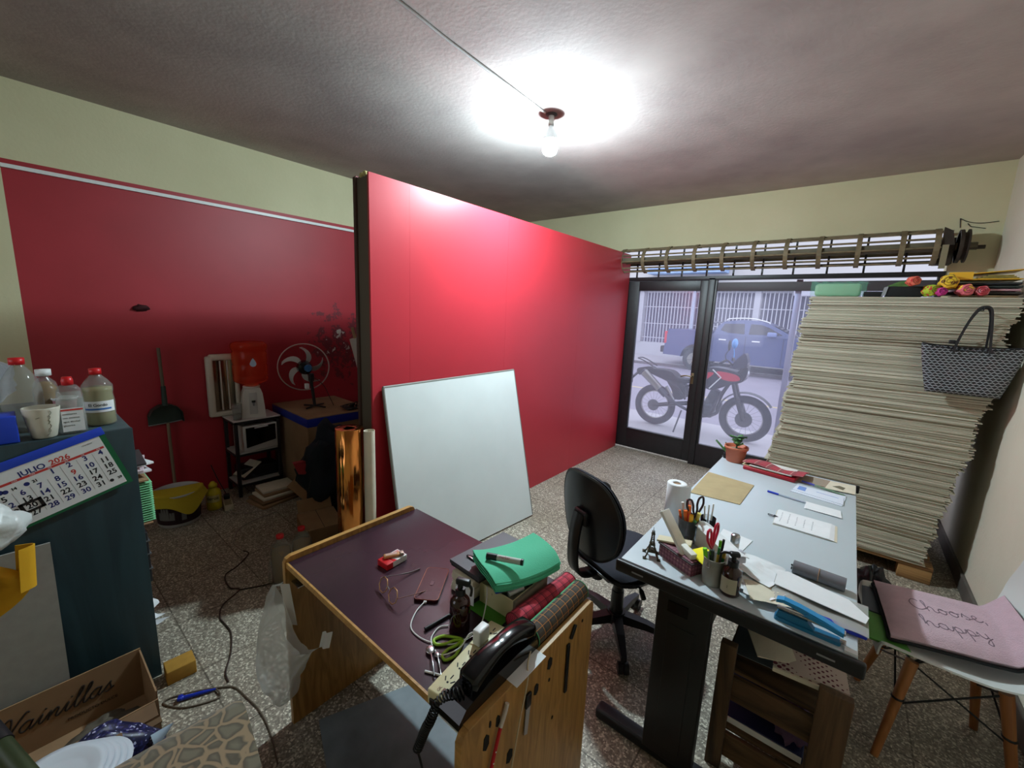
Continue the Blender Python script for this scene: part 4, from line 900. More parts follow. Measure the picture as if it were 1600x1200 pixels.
m = MB(); m.m = RZ(-0.5); m.box((-0.03, -0.018, 0.001), (0.01, -0.012, 0.005), 0.001); m.build('blade', M_metal, hc)
m = MB(); m.grid(lambda u, v: (-0.80+0.125*u, 0.855+0.12*v, Z1+0.0012+0.002*math.sin(v*6)*(1-v)), 6, 6, 0.001); tag(m.build('green_folder', mat('grass_green_plastic', rgb(70, 140, 40), 0.4)), 'grass green plastic folder poking out under the cream drawer box', 'folder', loc=(-0.01, -0.022, 0))
# two plaid pencil cases
def pcase(name, label, x, y, rz, L_, r, mt, pipe):
    o = thing(name, label, 'pencil case', (x, y, Z1+r), rz)
    m = MB(); m.m = RX(0.4)
    m.cyl((-L_/2, 0, 0), (L_/2, 0, 0), r, n=36, cap=True); m.build('case_body', mt, o)
    for s_ in (-1, 1):
        m = MB(); m.tube([(s_*L_/2, r*math.cos(a*PI/8), r*math.sin(a*PI/8)) for a in range(16)], 0.0018, 6, closed=True); m.build('piping', pipe, o)
    m = MB(); m.box((-L_/2+0.01, -0.003+r*0.5, r*0.86), (L_/2-0.01, 0.003+r*0.5, r*0.90)); m.build('zip', pipe, o)
    return o
pcase('red_plaid_pencil_case', 'red plaid cylindrical pencil case lying beside the cream drawer box', -0.632, 0.985, math.radians(86), 0.275, 0.031, plaid('red_plaid', rgb(196, 60, 78), rgb(120, 30, 44), rgb(60, 20, 40), 9), mat('dark_red_piping', rgb(110, 26, 36), 0.7))
pcase('dark_plaid_pencil_case', 'dark grey and orange plaid pencil case next to the oak end panel', -0.5775+0.002, 0.975, math.radians(90), 0.27, 0.031, plaid('dark_plaid', rgb(74, 68, 60), rgb(42, 40, 38), rgb(184, 120, 52), 9), mat('green_piping', rgb(60, 140, 92), 0.7))
# plastic bag hanging from the drawer runner
def _bagm(N, K, p):
    out = [n for n in N if n.type == 'OUTPUT_MATERIAL'][0]
    t = N.new('ShaderNodeBsdfTransparent'); t.inputs[0].default_value = (0.95, 0.95, 0.95, 1)
    p.inputs['Base Color'].default_value = (*rgb(205, 205, 200), 1); p.inputs['Roughness'].default_value = 0.35
    mx = N.new('ShaderNodeMixShader'); mx.inputs[0].default_value = 0.40; K.new(t.outputs[0], mx.inputs[1]); K.new(p.outputs[0], mx.inputs[2]); K.new(mx.outputs[0], out.inputs['Surface'])
M_bag = mixmat('thin_clear_film', _bagm)
pbag = thing('plastic_bag', 'thin translucent white plastic bag hanging from the left front corner of the wooden table', 'bag', (-1.36, 0.50, 0.45))
BL_ = [(0.0, -0.115, -0.262), (0.12, -0.190, -0.235), (0.3, -0.215, -0.165), (0.5, -0.190, -0.06), (0.7, -0.140, 0.06), (0.85, -0.080, 0.15), (1.0, -0.030, 0.215)]
BR_ = [(0.0, -0.075, -0.262), (0.12, 0.000, -0.240), (0.3, 0.070, -0.155), (0.5, 0.120, -0.05), (0.7, 0.190, 0.045), (0.85, 0.250, 0.13), (1.0, 0.295, 0.175)]
def lut(T, t):
    for a_, b_ in zip(T[:-1], T[1:]):
        if t <= b_[0]: f = (t-a_[0])/(b_[0]-a_[0]); return a_[1]*(1-f)+b_[1]*f, a_[2]*(1-f)+b_[2]*f
    return T[-1][1:]
def bagf(u, v):
    a = 2*PI*u; t = v; (xl, zl), (xr, zr) = lut(BL_, t), lut(BR_, t); s_ = 0.5-0.5*math.cos(a)
    x = xl*(1-s_)+xr*s_; z = zl*(1-s_)+zr*s_
    z -= 0.115*math.sin(PI*s_)*max(0, t-0.45)/0.55
    y = 0.050*math.sin(a)*math.sin(min(1, t*2.6+0.12)*PI/2)*(1-0.75*t)
    n_ = noise.noise(Vector((math.cos(a)*2.4, math.sin(a)*2.4, t*4))); n2 = noise.noise(Vector((s_*9, t*3, math.sin(a))))
    return (x+0.010*n_, y+0.012*n_+0.005*n2-0.012, z+0.008*n_)
m = MB(); m.grid(bagf, 60, 30, 0); m.build('bag_body', M_bag, pbag)
m = MB(); m.grid(lambda u, v: (-0.045+0.05*v+0.02*(u-0.5)*(1-v), 0.012*(u-0.5), 0.195+0.035*v), 4, 8, 0.0008); m.build('bag_handle', M_bag, pbag)
m = MB(); m.grid(lambda u, v: (0.005+0.045*v+0.025*(u-0.5), 0.02*(u-0.5)+0.01, 0.222-0.13*v), 4, 10, 0.0008); m.build('bag_handle', M_bag, pbag)
m = MB(); m.grid(lambda u, v: (0.27+0.055*v, 0.012*(u-0.5)+0.004*math.sin(v*8), 0.150+0.045*u+0.03*v), 4, 6, 0.0008); m.build('bag_handle', M_bag, pbag)
# things on and along the outer face of the end panel
m = MB(); m.box((-0.524, 0.955, 0.475), (-0.518, 0.969, 0.640), 0.002); m.m = TR(-0.521, 0.985, 0.665)@RX(-0.6); m.box((-0.003, -0.008, -0.02), (0.003, 0.008, 0.022), 0.002)
tag(m.build('black_hanging_strap', M_black), 'black strap hook fixed to the outside of the oak end panel', 'strap')
gs = thing('grey_file', 'small knife with a black handle and pale grey blade hanging on the oak end panel', 'knife', (-0.521, 0.765, 0.55))
m = MB(); m.box((-0.003, -0.010, 0.035), (0.004, 0.012, 0.075), 0.002); m.build('handle', M_black, gs)
m = MB(); m.prism([(-0.010, -0.045), (0.004, -0.052), (0.012, 0.034), (-0.006, 0.034)], (-0.001, 0.001), Matrix(((0,0,1,0),(1,0,0,0),(0,1,0,0),(0,0,0,1)))); m.build('blade', mat('pale_grey_blade', rgb(160, 156, 158), 0.5), gs)
m = MB(); m.tube([(-0.545, 0.80, 0.712), (-0.528, 0.765, 0.708), (-0.516, 0.752, 0.69), (-0.513, 0.742, 0.66), (-0.513, 0.725, 0.60), (-0.512, 0.71, 0.54), (-0.512, 0.69, 0.45), (-0.514, 0.66, 0.3), (-0.512, 0.64, 0.02)], 0.0022, 6)
tag(m.build('phone_line_cord', mat('ivory_cord', rgb(196, 180, 150), 0.5)), 'thin ivory cord running down the outside of the oak end panel', 'cord')
rw = thing('red_dotted_cord', 'red and white patterned strap hanging down the oak end panel', 'strap', (-0.517, 0.62, 0.55))
m = MB(); m.tube([(0, 0.030, 0.075), (0, 0.018, 0.04), (0, 0.0, -0.02), (0.0, -0.02, -0.10), (0, -0.035, -0.20)], 0.0045, 8); m.build('strap_band', mat('red_strap', rgb(190, 30, 44), 0.6), rw)
m = MB(); m.tube([(0, 0.052, 0.125), (0, 0.045, 0.105), (0, 0.030, 0.077)], 0.0055, 8); m.build('white_tip', mat('pinkish_white', rgb(206, 196, 190), 0.5), rw)
m = MB(); 
for k in range(9): m.ball((0.0036, 0.012-0.0072*k, 0.025-0.026*k), 0.0022, 6)
o_ = m.build('white_dots', M_white, rw); o_['kind'] = 'stuff'
# board lying on the floor below the table
m = MB(); m.prism([(-1.40, 0.62), (-1.05, 0.50), (-0.60, 0.62), (-0.68, 1.12), (-1.20, 1.10)], (0.0, 0.004))
tag(m.build('floor_mat', mat('worn_grey_blue_sheet', rgb(120, 130, 134), 0.6, var=0.35, scale=5)), 'worn grey blue sheet lying on the floor beneath the wooden table', 'mat')
# ------------------------------------------------------------ things on the pale desk (top at z 0.75)
Z2 = 0.7505
# potted succulent
pt = thing('potted_succulent', 'small terracotta pot of green succulent at the far left corner of the pale desk', 'plant', (-0.452, 2.775, Z2))
M_terra = mat('terracotta_plastic', rgb(188, 104, 76), 0.5)
m = MB(); m.lathe([(0, 0), (0.046, 0), (0.049, 0.004), (0.060, 0.080), (0.066, 0.081), (0.067, 0.096), (0.062, 0.096), (0.058, 0.082), (0.055, 0.078)]); m.build('pot', M_terra, pt)
m = MB(); m.lathe([(0, 0.082), (0.03, 0.080), (0.058, 0.074)]); m.build('soil', mat('gravel_soil', rgb(150, 130, 110), 0.95, var=0.4, scale=150, bump=0.8, bscale=200), pt)
M_leafg = mat('succulent_green', rgb(88, 138, 82), 0.45, var=0.2, scale=20); M_leafd = mat('dark_succulent', rgb(52, 74, 58), 0.5)
def leaf(m, c, az, el, L_, W_):
    M = TR(*c)@RZ(az)@RY(-el)
    vs = []; n = 8
    for i in range(n+1):
        t = i/n; w_ = W_*math.sin(PI*min(1, t*0.92+0.08))**0.8; 
        vs += [M@Vector((L_*t, -w_, 0.004+0.006*t)), M@Vector((L_*t, 0, -0.002)), M@Vector((L_*t, w_, 0.004+0.006*t)), M@Vector((L_*t, 0, 0.0045))]
    F = []
    for i in range(n):
        for k in range(4): F.append((4*i+k, 4*i+(k+1)%4, 4*i+4+(k+1)%4, 4*i+4+k))
    m.add(vs, F, True)
random.seed(3)
m = MB(); m.cyl((0, 0, 0.078), (0.002, 0.0, 0.150), 0.005, 0.004); m.build('stem', M_leafd, pt)
for k in range(14):
    m = MB(); zz = 0.095+0.004*k; az = k*2.4; tall = k > 8
    leaf(m, (0.002, 0, zz+0.005*(tall)), az, 0.15 if tall else 0.55, 0.052 if tall else 0.040, 0.014 if tall else 0.017); m.build('leaf', M_leafd if k % 4 == 1 else M_leafg, pt)
al = thing('small_aloe', 'pointed green leaf of a small plant behind the terracotta pot', 'plant', (-0.505, 2.80, Z2))
m = MB(); m.cyl((0, 0, 0), (0, 0, 0.03), 0.018, 0.02); m.build('pot', M_blackmatte, al)
for az, el, L_ in ((3.0, 0.7, 0.10), (2.3, 1.1, 0.07), (3.9, 1.0, 0.05)):
    m = MB(); leaf(m, (0, 0, 0.03), az, el, L_, 0.008); m.build('leaf', M_leafg, al)
# red plaid pouch, leaflets
rp = thing('red_plaid_pouch', 'open red plaid pouch stuffed with papers at the far end of the pale desk', 'pouch', (-0.235, 2.735, Z2), math.radians(-8))
M_rpl = plaid('pouch_plaid', rgb(168, 44, 62), rgb(90, 70, 70), rgb(196, 150, 140), 5)
m = MB(); m.grid(lambda u, v: (-0.15+0.30*u, -0.085+0.17*v, 0.040-0.02*v+0.006*math.sin(u*7)-0.0*v+0.03*(v*(1-v))), 20, 10, 0.004); m.build('pouch_flap', M_rpl, rp)
m = MB(); m.box((-0.14, -0.10, 0), (0.12, 0.06, 0.022), 0.006); m.build('pouch_base', mat('crimson_leatherette', rgb(156, 26, 40), 0.4), rp)
for k, (c_, dy) in enumerate(((rgb(210, 200, 160), 0), (rgb(60, 110, 70), 0.012), (rgb(206, 206, 200), -0.008))):
    m = MB(); m.box((-0.15+0.02*k, -0.085+dy, 0.0225+0.0035*k), (0.06+0.02*k, 0.05, 0.0255+0.0035*k)); m.build('paper_insert', mat('insert_%d' % k, c_, 0.8), rp)
m = MB(); m.prism([(-0.13, 2.66), (0.03, 2.675), (0.03, 2.80), (-0.11, 2.80)], (Z2, Z2+0.004)); tag(m.build('taupe_print', mat('taupe_lined_sheet', rgb(156, 140, 124), 0.8, var=0.1, scale=60, stretch=(1, 6, 1))), 'taupe printed sheet between the plaid pouch and the cream leaflet', 'paper')
m = MB(); m.prism([(0.0, 2.64), (0.125, 2.655), (0.128, 2.80), (0.02, 2.79)], (Z2+0.0045, Z2+0.007)); m.cur = 1; m.prism([(0.03, 2.70), (0.075, 2.675), (0.085, 2.72), (0.06, 2.735)], (Z2+0.007, Z2+0.0075))
tag(m.build('cream_leaflet', [M_paperc, mat('grey_photo', rgb(110, 104, 84), 0.7)]), 'cream leaflet with a dark diamond picture at the far right corner of the pale desk', 'leaflet')
pen('pen', 'purple and green pen lying in front of the cream leaflet', (-0.10, 2.655, Z2+0.0115), (0.09, 2.60, Z2+0.005), 0.0045, mat('green_grey_barrel', rgb(110, 136, 110), 0.4), mat('violet_cap', rgb(70, 70, 160), 0.4))
M_bpap = mat('bluish_envelope', rgb(214, 220, 232), 0.8)
m = MB(); m.prism([(-0.135, 2.475), (0.075, 2.440), (0.088, 2.555), (0.088, 2.60), (-0.10, 2.60)], (Z2+0.0, Z2+0.003)); m.prism([(-0.128, 2.50), (0.080, 2.455), (0.080, 2.56), (-0.115, 2.595)], (Z2+0.0035, Z2+0.006)); m.cur = 1
m.prism([(-0.110, 2.520), (-0.075, 2.513), (-0.072, 2.575), (-0.104, 2.582)], (Z2+0.006, Z2+0.0065)); m.prism([(-0.03, 2.545), (0.06, 2.53), (0.06, 2.534), (-0.03, 2.549)], (Z2+0.006, Z2+0.0064))
tag(m.build('window_envelope', [M_bpap, mat('pale_blue_print', rgb(120, 150, 210), 0.7)]), 'white envelope with a pale blue logo block on the pale desk', 'envelope')
pen('ballpoint_pen', 'clear ballpoint pen with blue ends pointing at the small slip of paper', (-0.222, 2.378, Z2+0.005), (-0.058, 2.352, Z2+0.005), 0.0042, mat('clearish_barrel', rgb(170, 180, 196), 0.2), M_blue)
m = MB(); 
for k in range(3): m.prism([(-0.062+0.004*k, 2.282), (0.070+0.004*k, 2.288-0.006*k), (0.072, 2.365), (-0.060, 2.375)], (Z2+0.0015*k, Z2+0.0015*k+0.0013))
tag(m.build('paper_slip', M_paper), 'narrow slip of white paper above the clipped notepad', 'paper')
npd = thing('clipped_notes', 'bundle of handwritten notes held by a binder clip on the pale desk', 'notepad', (-0.045, 2.085, Z2), 0.0)
for k in range(6):
    m = MB(); m.m = RZ(-0.006*k+0.02); m.box((-0.108+0.001*k, -0.083, 0.0012*k), (0.112-0.0045*k, 0.085, 0.0012*k+0.001)); m.build('note_sheet', M_paper if k > 1 else M_paperc, npd)
m = MB()
random.seed(8)
for r_ in range(5):
    x0_ = -0.085+0.028*r_; y = -0.05
    while y < 0.05:
        L_ = random.uniform(0.006, 0.016); m.m = TR(x0_, y, 0.0083)@RZ(PI/2+random.uniform(-.15, .15)); m.tube([(0, 0, 0), (L_*0.3, 0.002, 0), (L_*0.6, -0.002, 0), (L_, 0.001, 0)], 0.00035, 4); y += L_+0.006
m.m = Matrix.Identity(4); m.build('handwriting', mat('pen_grey', rgb(140, 142, 152), 0.9), npd)
m = MB(); m.prism([(-0.112, -0.018), (-0.095, -0.008), (-0.112, 0.004)], (0.0075, 0.0085)); m.tube([(-0.108, -0.014, 0.006), (-0.130, -0.016, 0.008), (-0.132, -0.004, 0.008), (-0.108, -0.004, 0.006)], 0.0015, 6); m.build('binder_clip', M_ink, npd)
m = MB(); m.prism([(-0.521, 2.448), (-0.289, 2.419), (-0.297, 2.107), (-0.514, 2.080)], (Z2, Z2+0.003)); tag(m.build('kraft_board', mat('kraft_board', rgb(172, 154, 116), 0.85, var=0.08, scale=12)), 'rectangle of brown kraft board lying on the left side of the pale desk', 'board')
# grey roll
gr = thing('grey_sheet_roll', 'roll of grey plastic sheet held by a rubber band on the pale desk', 'roll', (0.025, 1.645, Z2+0.021), math.radians(-2))
m = MB(); m.cyl((-0.072, 0, 0), (0.072, 0, 0), 0.021, n=28, cap=False); m.cyl((-0.072, 0, 0), (0.072, 0, 0), 0.016, n=28, cap=True); m.box((-0.072, 0.012, 0.012), (0.072, 0.014, 0.018)); m.build('sheet_roll', mat('slate_grey_vinyl', rgb(116, 116, 122), 0.4), gr)
m = MB(); m.tube([(0.0, 0.0222*math.cos(a*PI/8), 0.0222*math.sin(a*PI/8)) for a in range(16)], 0.0012, 5, closed=True); m.build('rubber_band', mat('rubber_band', rgb(170, 130, 100), 0.7), gr)
m = MB(); m.box((-0.076, -0.018, -0.004), (-0.073, -0.010, 0.004)); m.cyl((-0.078, 0, 0.004), (-0.072, 0, 0.004), 0.003); m.build('core_end', M_black, gr)
# envelopes in a clear bag, with blue pen; stapler in front
cbg = thing('clear_document_bag', 'clear plastic bag with white paper and a blue strip behind the stapler', 'document bag', (0.03, 1.46, Z2))
m = MB(); m.grid(lambda u, v: (-0.115+0.235*u, -0.062+0.15*v, 0.016+0.010*v+0.004*math.sin(u*9)*(1-v)), 20, 8, 0.0015); m.build('film', M_bag, cbg)
m = MB(); m.prism([(-0.112, 0.015), (0.112, -0.015), (0.120, 0.02), (0.075, 0.075), (-0.085, 0.115), (-0.112, 0.095)], (0.028, 0.030), RX(0.04)); m.build('white_paper', M_paper, cbg)
m = MB(); m.box((0.00, -0.055, 0.002), (0.118, -0.035, 0.016), 0.004); m.build('blue_strip', mat('ultramarine', rgb(24, 44, 176), 0.3), cbg)
m = MB(); m.box((-0.105, -0.045, 0.001), (0.10, 0.085, 0.015), 0.003); m.build('grey_filling', mat('crinkled_grey_film', rgb(150, 148, 144), 0.3, var=0.3, scale=25, bump=0.7, bscale=40), cbg)
st = thing('blue_stapler', 'large bright blue stapler at the near edge of the pale desk', 'stapler', (0.015, 1.347, Z2), math.radians(-1))
M_cy = mat('cyan_blue_plastic', rgb(46, 140, 196), 0.3); M_cyd = mat('teal_blue_plastic', rgb(34, 110, 150), 0.35)
m = MB(); m.prism(rrect(0.155, 0.030, 0.008), 0.010, TR(0, 0, 0)); m.prism([(-0.075, 0.008), (0.02, 0.008), (0.0, 0.030), (-0.070, 0.030)], (-0.011, 0.011), RX(PI/2)); m.build('stapler_base', M_cyd, st)
m = MB(); m.box((-0.074, -0.007, 0.031), (0.076, 0.007, 0.038), 0.001); m.build('staple_channel', M_metal, st)
m = MB(); arm = [(-0.078, 0.062), (-0.060, 0.067), (-0.02, 0.063), (0.035, 0.052), (0.080, 0.040), (0.080, 0.026), (0.045, 0.034), (0.0, 0.042), (-0.03, 0.052), (-0.06, 0.057), (-0.078, 0.052)]
m.prism(arm, (-0.0105, 0.0105), RX(PI/2)); m.prism([(-0.01, 0.045), (0.075, 0.028), (0.080, 0.040), (0.0, 0.056)], (-0.013, 0.013), RX(PI/2)); m.build('handle', M_cy, st)
m = MB(); m.box((0.074, -0.008, 0.006), (0.088, 0.008, 0.012), 0.001); m.cyl((0.08, -0.009, 0.035), (0.08, 0.009, 0.035), 0.004); m.build('anvil', M_metal, st)
m = MB(); m.box((0.10, 1.318, Z2), (0.127, 1.336, Z2+0.006)); tag(m.build('folded_label', M_paper), 'tiny folded white label in front of the stapler nose', 'label')
# receipts
random.seed(21)
rl = [(-0.140, 1.590, 0.15, 0.085, 0.0, 'curled white receipt lying behind the two receipt piles'), (-0.135, 1.52, 0.13, 0.10, -0.35, 'upper sheet of the crumpled receipts beside the brown pump bottle'), (-0.110, 1.455, 0.12, 0.09, -0.5, 'lower torn sheet of the crumpled receipts by the near edge of the pale desk')]
for k, (x, y, w_, d_, a, lb) in enumerate(rl):
    m = MB(); m.grid(lambda u, v: ((u-.5)*w_, (v-.5)*d_, 0.008+0.006*math.sin(u*4+k)+0.012*max(0, u-0.6)*k+0.004*noise.noise(Vector((u*5, v*5, k)))+0.004), 14, 10, 0.001)
    tag(m.build('receipt', M_paper), lb, 'paper', 'receipts beside the pump bottle', loc=(x, y, Z2+0.012*(k % 2)+0.001), rz=a)
for k in range(5):
    m = MB(); m.grid(lambda u, v: ((u-.5)*0.13, (v-.5)*0.10, 0.004*noise.noise(Vector((u*4, v*4, k*3)))), 10, 8, 0.0009)
    tag(m.build('receipt', [M_paper, M_paperc, M_paper][k % 3]), 'crumpled receipt in the low pile right of the brown pump bottle', 'paper', 'receipts beside the pump bottle', loc=(-0.125+0.01*k, 1.475-0.012*k, Z2+0.0045+0.0035*k), rz=-0.45+0.2*k)
# dark pump bottle with cream label
pb = thing('dark_pump_bottle', 'dark brown pump bottle with a cream label at the near edge of the pale desk', 'bottle', (-0.188, 1.372, Z2))
m = MB(); m.lathe([(0, 0), (0.026, 0), (0.029, 0.004), (0.029, 0.070), (0.026, 0.082), (0.014, 0.092), (0.012, 0.100), (0, 0.10)]); m.build('bottle_body', M_amber, pb)
m = MB(); n = 14
vs = []; 
for i in range(n+1):
    a = math.radians(-150+i*105/n); vs += [(0.0295*math.cos(a), 0.0295*math.sin(a), 0.012), (0.0295*math.cos(a), 0.0295*math.sin(a), 0.062)]
m.add(vs, [(2*i, 2*i+2, 2*i+3, 2*i+1) for i in range(n)], True); m.build('label', mat('cream_label', rgb(176, 170, 146), 0.7), pb)
m = MB(); a = math.radians(-98)
M_ = basis((0.0300*math.cos(a), 0.0300*math.sin(a), 0.036), (-math.sin(a), math.cos(a), 0), (0, 0, 1)); m.text('J', 0.010, M_@TR(0, 0.0, 0), 0.0002, 'CENTER'); m.box((-0.001, -0.001, 0), (0, 0, 0)); m.build('label_print', M_ink, pb)
m = MB(); m.cyl((0, 0, 0.094), (0, 0, 0.112), 0.0155); m.cyl((0, 0, 0.11), (0, 0, 0.128), 0.007); m.m = RZ(0.5); m.box((-0.014, -0.010, 0.126), (0.016, 0.010, 0.140), 0.005); m.tube([(-0.010, 0, 0.134), (-0.03, 0, 0.136), (-0.042, 0, 0.128)], 0.004); m.build('pump_head', M_black, pb)
# tin with tools
tn = thing('pencil_tin', 'grey tin can full of pens at the near edge of the pale desk', 'tin', (-0.245, 1.392, Z2))
M_tin = mat('dull_tin', rgb(150, 148, 138), 0.45, 0.4, var=0.15, scale=25)
pr = [(0, 0), (0.032, 0), (0.033, 0.002)]
for k in range(8): pr += [(0.0330, 0.008+k*0.008), (0.0322, 0.012+k*0.008)]
pr += [(0.033, 0.086), (0.0345, 0.088), (0.0345, 0.090), (0.031, 0.090), (0.031, 0.004), (0, 0.004)]
m = MB(); m.lathe(pr, n=32); m.build('can', M_tin, tn)
m = MB(); m.tube([(-0.012, -0.0345, 0.088), (-0.016, -0.036, 0.070), (-0.010, -0.036, 0.066), (-0.006, -0.036, 0.07), (-0.010, -0.0345, 0.090)], 0.001, 5); m.build('binder_clip', M_metal, tn)
def stick(name, label, base, top, r, mt, cat='pen', tip=None, grp=None):
    b_, t_ = Vector(base), Vector(top); o = thing(name, label, cat, tuple(b_), 0, grp); d = t_-b_
    m = MB(); m.cyl((0, 0, 0), d*0.8, r, n=12); m.build('barrel', mt, o)
    m = MB(); m.cyl(d*0.8, d, r*1.1, n=12); m.build('cap', tip or mt, o); return o
M_gr = mat('neon_green', rgb(120, 220, 40), 0.4); M_or = mat('orange_plastic', rgb(232, 110, 40), 0.4); M_org = mat('ochre_plastic', rgb(190, 160, 60), 0.5); M_dg = mat('deep_green', rgb(50, 120, 60), 0.5)
bz = Z2+0.006
stick('black_pencil', 'tall black pencil standing in the grey tin', (-0.232, 1.39, bz), (-0.225, 1.385, Z2+0.162), 0.0035, M_black, 'pencil')
stick('green_highlighter', 'neon green pen leaning on the left rim of the grey tin', (-0.255, 1.385, bz), (-0.275, 1.378, Z2+0.115), 0.006, M_gr)
stick('ochre_pencil', 'ochre pencil in the grey tin, right of the red scissors', (-0.240, 1.400, bz), (-0.238, 1.405, Z2+0.120), 0.004, M_org, 'pencil', M_dg)
stick('green_pencil', 'green striped pencil at the right rim of the grey tin', (-0.228, 1.398, bz), (-0.220, 1.400, Z2+0.115), 0.0045, M_dg, 'pencil', M_org)
stick('dark_grey_marker', 'stubby dark marker sunk in the grey tin', (-0.250, 1.395, bz), (-0.258, 1.400, Z2+0.105), 0.0075, mat('smoke_plastic', rgb(60, 74, 70), 0.4), 'marker')
stick('neon_marker', 'neon green tipped marker at the back of the grey tin', (-0.236, 1.41, bz), (-0.240, 1.425, Z2+0.135), 0.005, M_blue, 'marker', M_gr)
scissors('red_scissors', 'red handled scissors standing handles-up in the grey tin', (-0.262, 1.398, Z2+0.108), 0, mat('crimson_plastic', rgb(200, 20, 60), 0.3), rot=(0.25, math.radians(88), 0.1), L_=0.17)
# yellow sticky pad on the patterned box
def _geo(N, K, p):
    tc = N.new('ShaderNodeTexCoord'); v = N.new('ShaderNodeTexVoronoi'); v.inputs['Scale'].default_value = 75; v.inputs['Randomness'].default_value = 0.1; K.new(tc.outputs['Object'], v.inputs['Vector'])
    r = N.new('ShaderNodeValToRGB'); r.color_ramp.interpolation = 'CONSTANT'; e = r.color_ramp.elements; e[0].color = (*rgb(226, 186, 140), 1); e[1].position = 0.25; e[1].color = (*rgb(136, 82, 96), 1)
    q = e.new(0.5); q.color = (*rgb(98, 50, 62), 1); K.new(v.outputs['Distance'], r.inputs[0]); K.new(r.outputs[0], p.inputs['Base Color']); p.inputs['Roughness'].default_value = 0.6
gb = thing('patterned_box', 'maroon patterned keepsake box with an ajar lid at the near corner of the pale desk', 'box', (-0.355, 1.432, Z2), math.radians(-26))
M_geo = mixmat('maroon_dotted_paper', _geo)
m = MB(); m.box((-0.072, -0.036, 0), (0.072, 0.036, 0.042), 0.001); m.build('box_body', M_geo, gb)
m = MB(); m.box((-0.076, -0.040, 0.043), (0.076, 0.040, 0.048), 0.001); m.build('lid', mat('black_cream_edge', rgb(60, 46, 46), 0.5), gb)
m = MB(); m.box((-0.070, -0.034, 0.0482), (0.070, 0.034, 0.050), 0.0005); m.build('lid_panel', mixmat('brown_photo_lid', _geo), gb)
m = MB(); m.grid(lambda u, v: (-0.045+0.09*u, -0.04+0.08*v, 0.004+0.006*u*v+0.003*math.sin(u*5)), 6, 6, 0.003); tag(m.build('sticky_notes', mat('lemon_paper', rgb(242, 228, 40), 0.8)), 'lemon yellow sticky notes on the patterned box behind the red scissors', 'notes', loc=(-0.285, 1.435, Z2+0.052), rz=-0.5)
# white carved lettering block: two boards
M_wood_w = mat('chalky_white_wood', rgb(226, 225, 216), 0.8, var=0.06, scale=30)
wl = thing('white_plank', 'chalky white wooden plank leaning across the patterned box', 'plank', (-0.355, 1.43, Z2+0.052))
m = MB(); m.m = basis((-0.005, -0.005, 0.018), (-0.62, 0.18, 0.78), (0.2, 0.9, 0.0)); m.box((-0.03, -0.023, -0.006), (0.125, 0.023, 0.006), 0.002); m.build('plank_board', M_wood_w, wl)
m = MB(); m.m = basis((0.015, -0.012, 0.010), (0.75, -0.55, -0.1), (0.5, 0.7, 0)); m.box((-0.02, -0.012, -0.008), (0.04, 0.012, 0.012), 0.002); m.build('plank_foot', M_wood_w, wl)
m = MB(); m.m = TR(-0.395, 1.455, Z2+0.058)@RZ(0.15)@RY(-0.12); m.box((-0.055, -0.018, -0.004), (0.060, 0.022, 0.004), 0.002); tag(m.build('cream_plank', mat('cream_wood', rgb(204, 196, 166), 0.7)), 'flat cream slat lying on the patterned box under the leaning white plank', 'slat')
# Small steel lattice tower figurine
ei = thing('tower_figurine', 'small dark bronze lattice tower figurine at the near left corner of the pale desk', 'figurine', (-0.452, 1.402, Z2), 0.4)
M_br = mat('aged_bronze', rgb(72, 66, 50), 0.4, 0.7, var=0.3, scale=60)
def tw(z): return 0.0215*math.exp(-z/0.028)+0.0028
for sx_ in (-1, 1):
    for sy_ in (-1, 1):
        m = MB(); m.tube([(sx_*tw(z), sy_*tw(z), z) for z in (0.003, 0.012, 0.025, 0.04, 0.06, 0.08, 0.098)], lambda t: 0.0030-0.0016*t, 6); m.box((sx_*0.024-0.006, sy_*0.024-0.006, 0), (sx_*0.024+0.006, sy_*0.024+0.006, 0.004)); m.build('leg', M_br, ei)
m = MB()
m.cyl((0, 0, 0.085), (0, 0, 0.112), 0.002, 0.0006, 8); m.build('spire', M_br, ei)
for z, h in ((0.020, 0.004), (0.045, 0.004), (0.085, 0.003)): m = MB(); q = tw(z)+0.003; m.box((-q, -q, z), (q, q, z+h), 0.001); m.build('platform', M_br, ei)
m = MB()
for k in range(8):
    z0_, z1_ = 0.024+k*0.008, 0.032+k*0.008; a, b_ = tw(z0_), tw(z1_)
    for r_ in range(4):
        m.m = RZ(r_*PI/2); m.cyl((-a, -a, z0_), (b_, -b_, z1_), 0.0007, n=4, cap=False); m.cyl((a, -a, z0_), (-b_, -b_, z1_), 0.0007, n=4, cap=False)
m.build('lattice', M_br, ei)
# white paper roll
pr_ = thing('paper_roll', 'white paper roll standing upright on the left edge of the pale desk', 'paper roll', (-0.482, 1.73, Z2))
m = MB(); m.lathe([(0.016, 0.002), (0.016, 0.168), (0.018, 0.170), (0.037, 0.170), (0.039, 0.168), (0.039, 0.0), (0.016, 0.0)], n=32); m.grid(lambda u, v: (0.039*math.cos(-0.9+u*1.0)*(1+0.45*u*u), 0.039*math.sin(-0.9+u*1.0)*(1+0.45*u*u)+0.0, 0.168*v), 8, 4, 0.0008); m.build('paper', M_paper, pr_)
m = MB(); m.cyl((0, 0, 0.004), (0, 0, 0.166), 0.0155, n=24, cap=False); m.lathe([(0.0155, 0.004), (0.0135, 0.004), (0.0135, 0.166), (0.0155, 0.166)]); m.build('core', M_card, pr_)
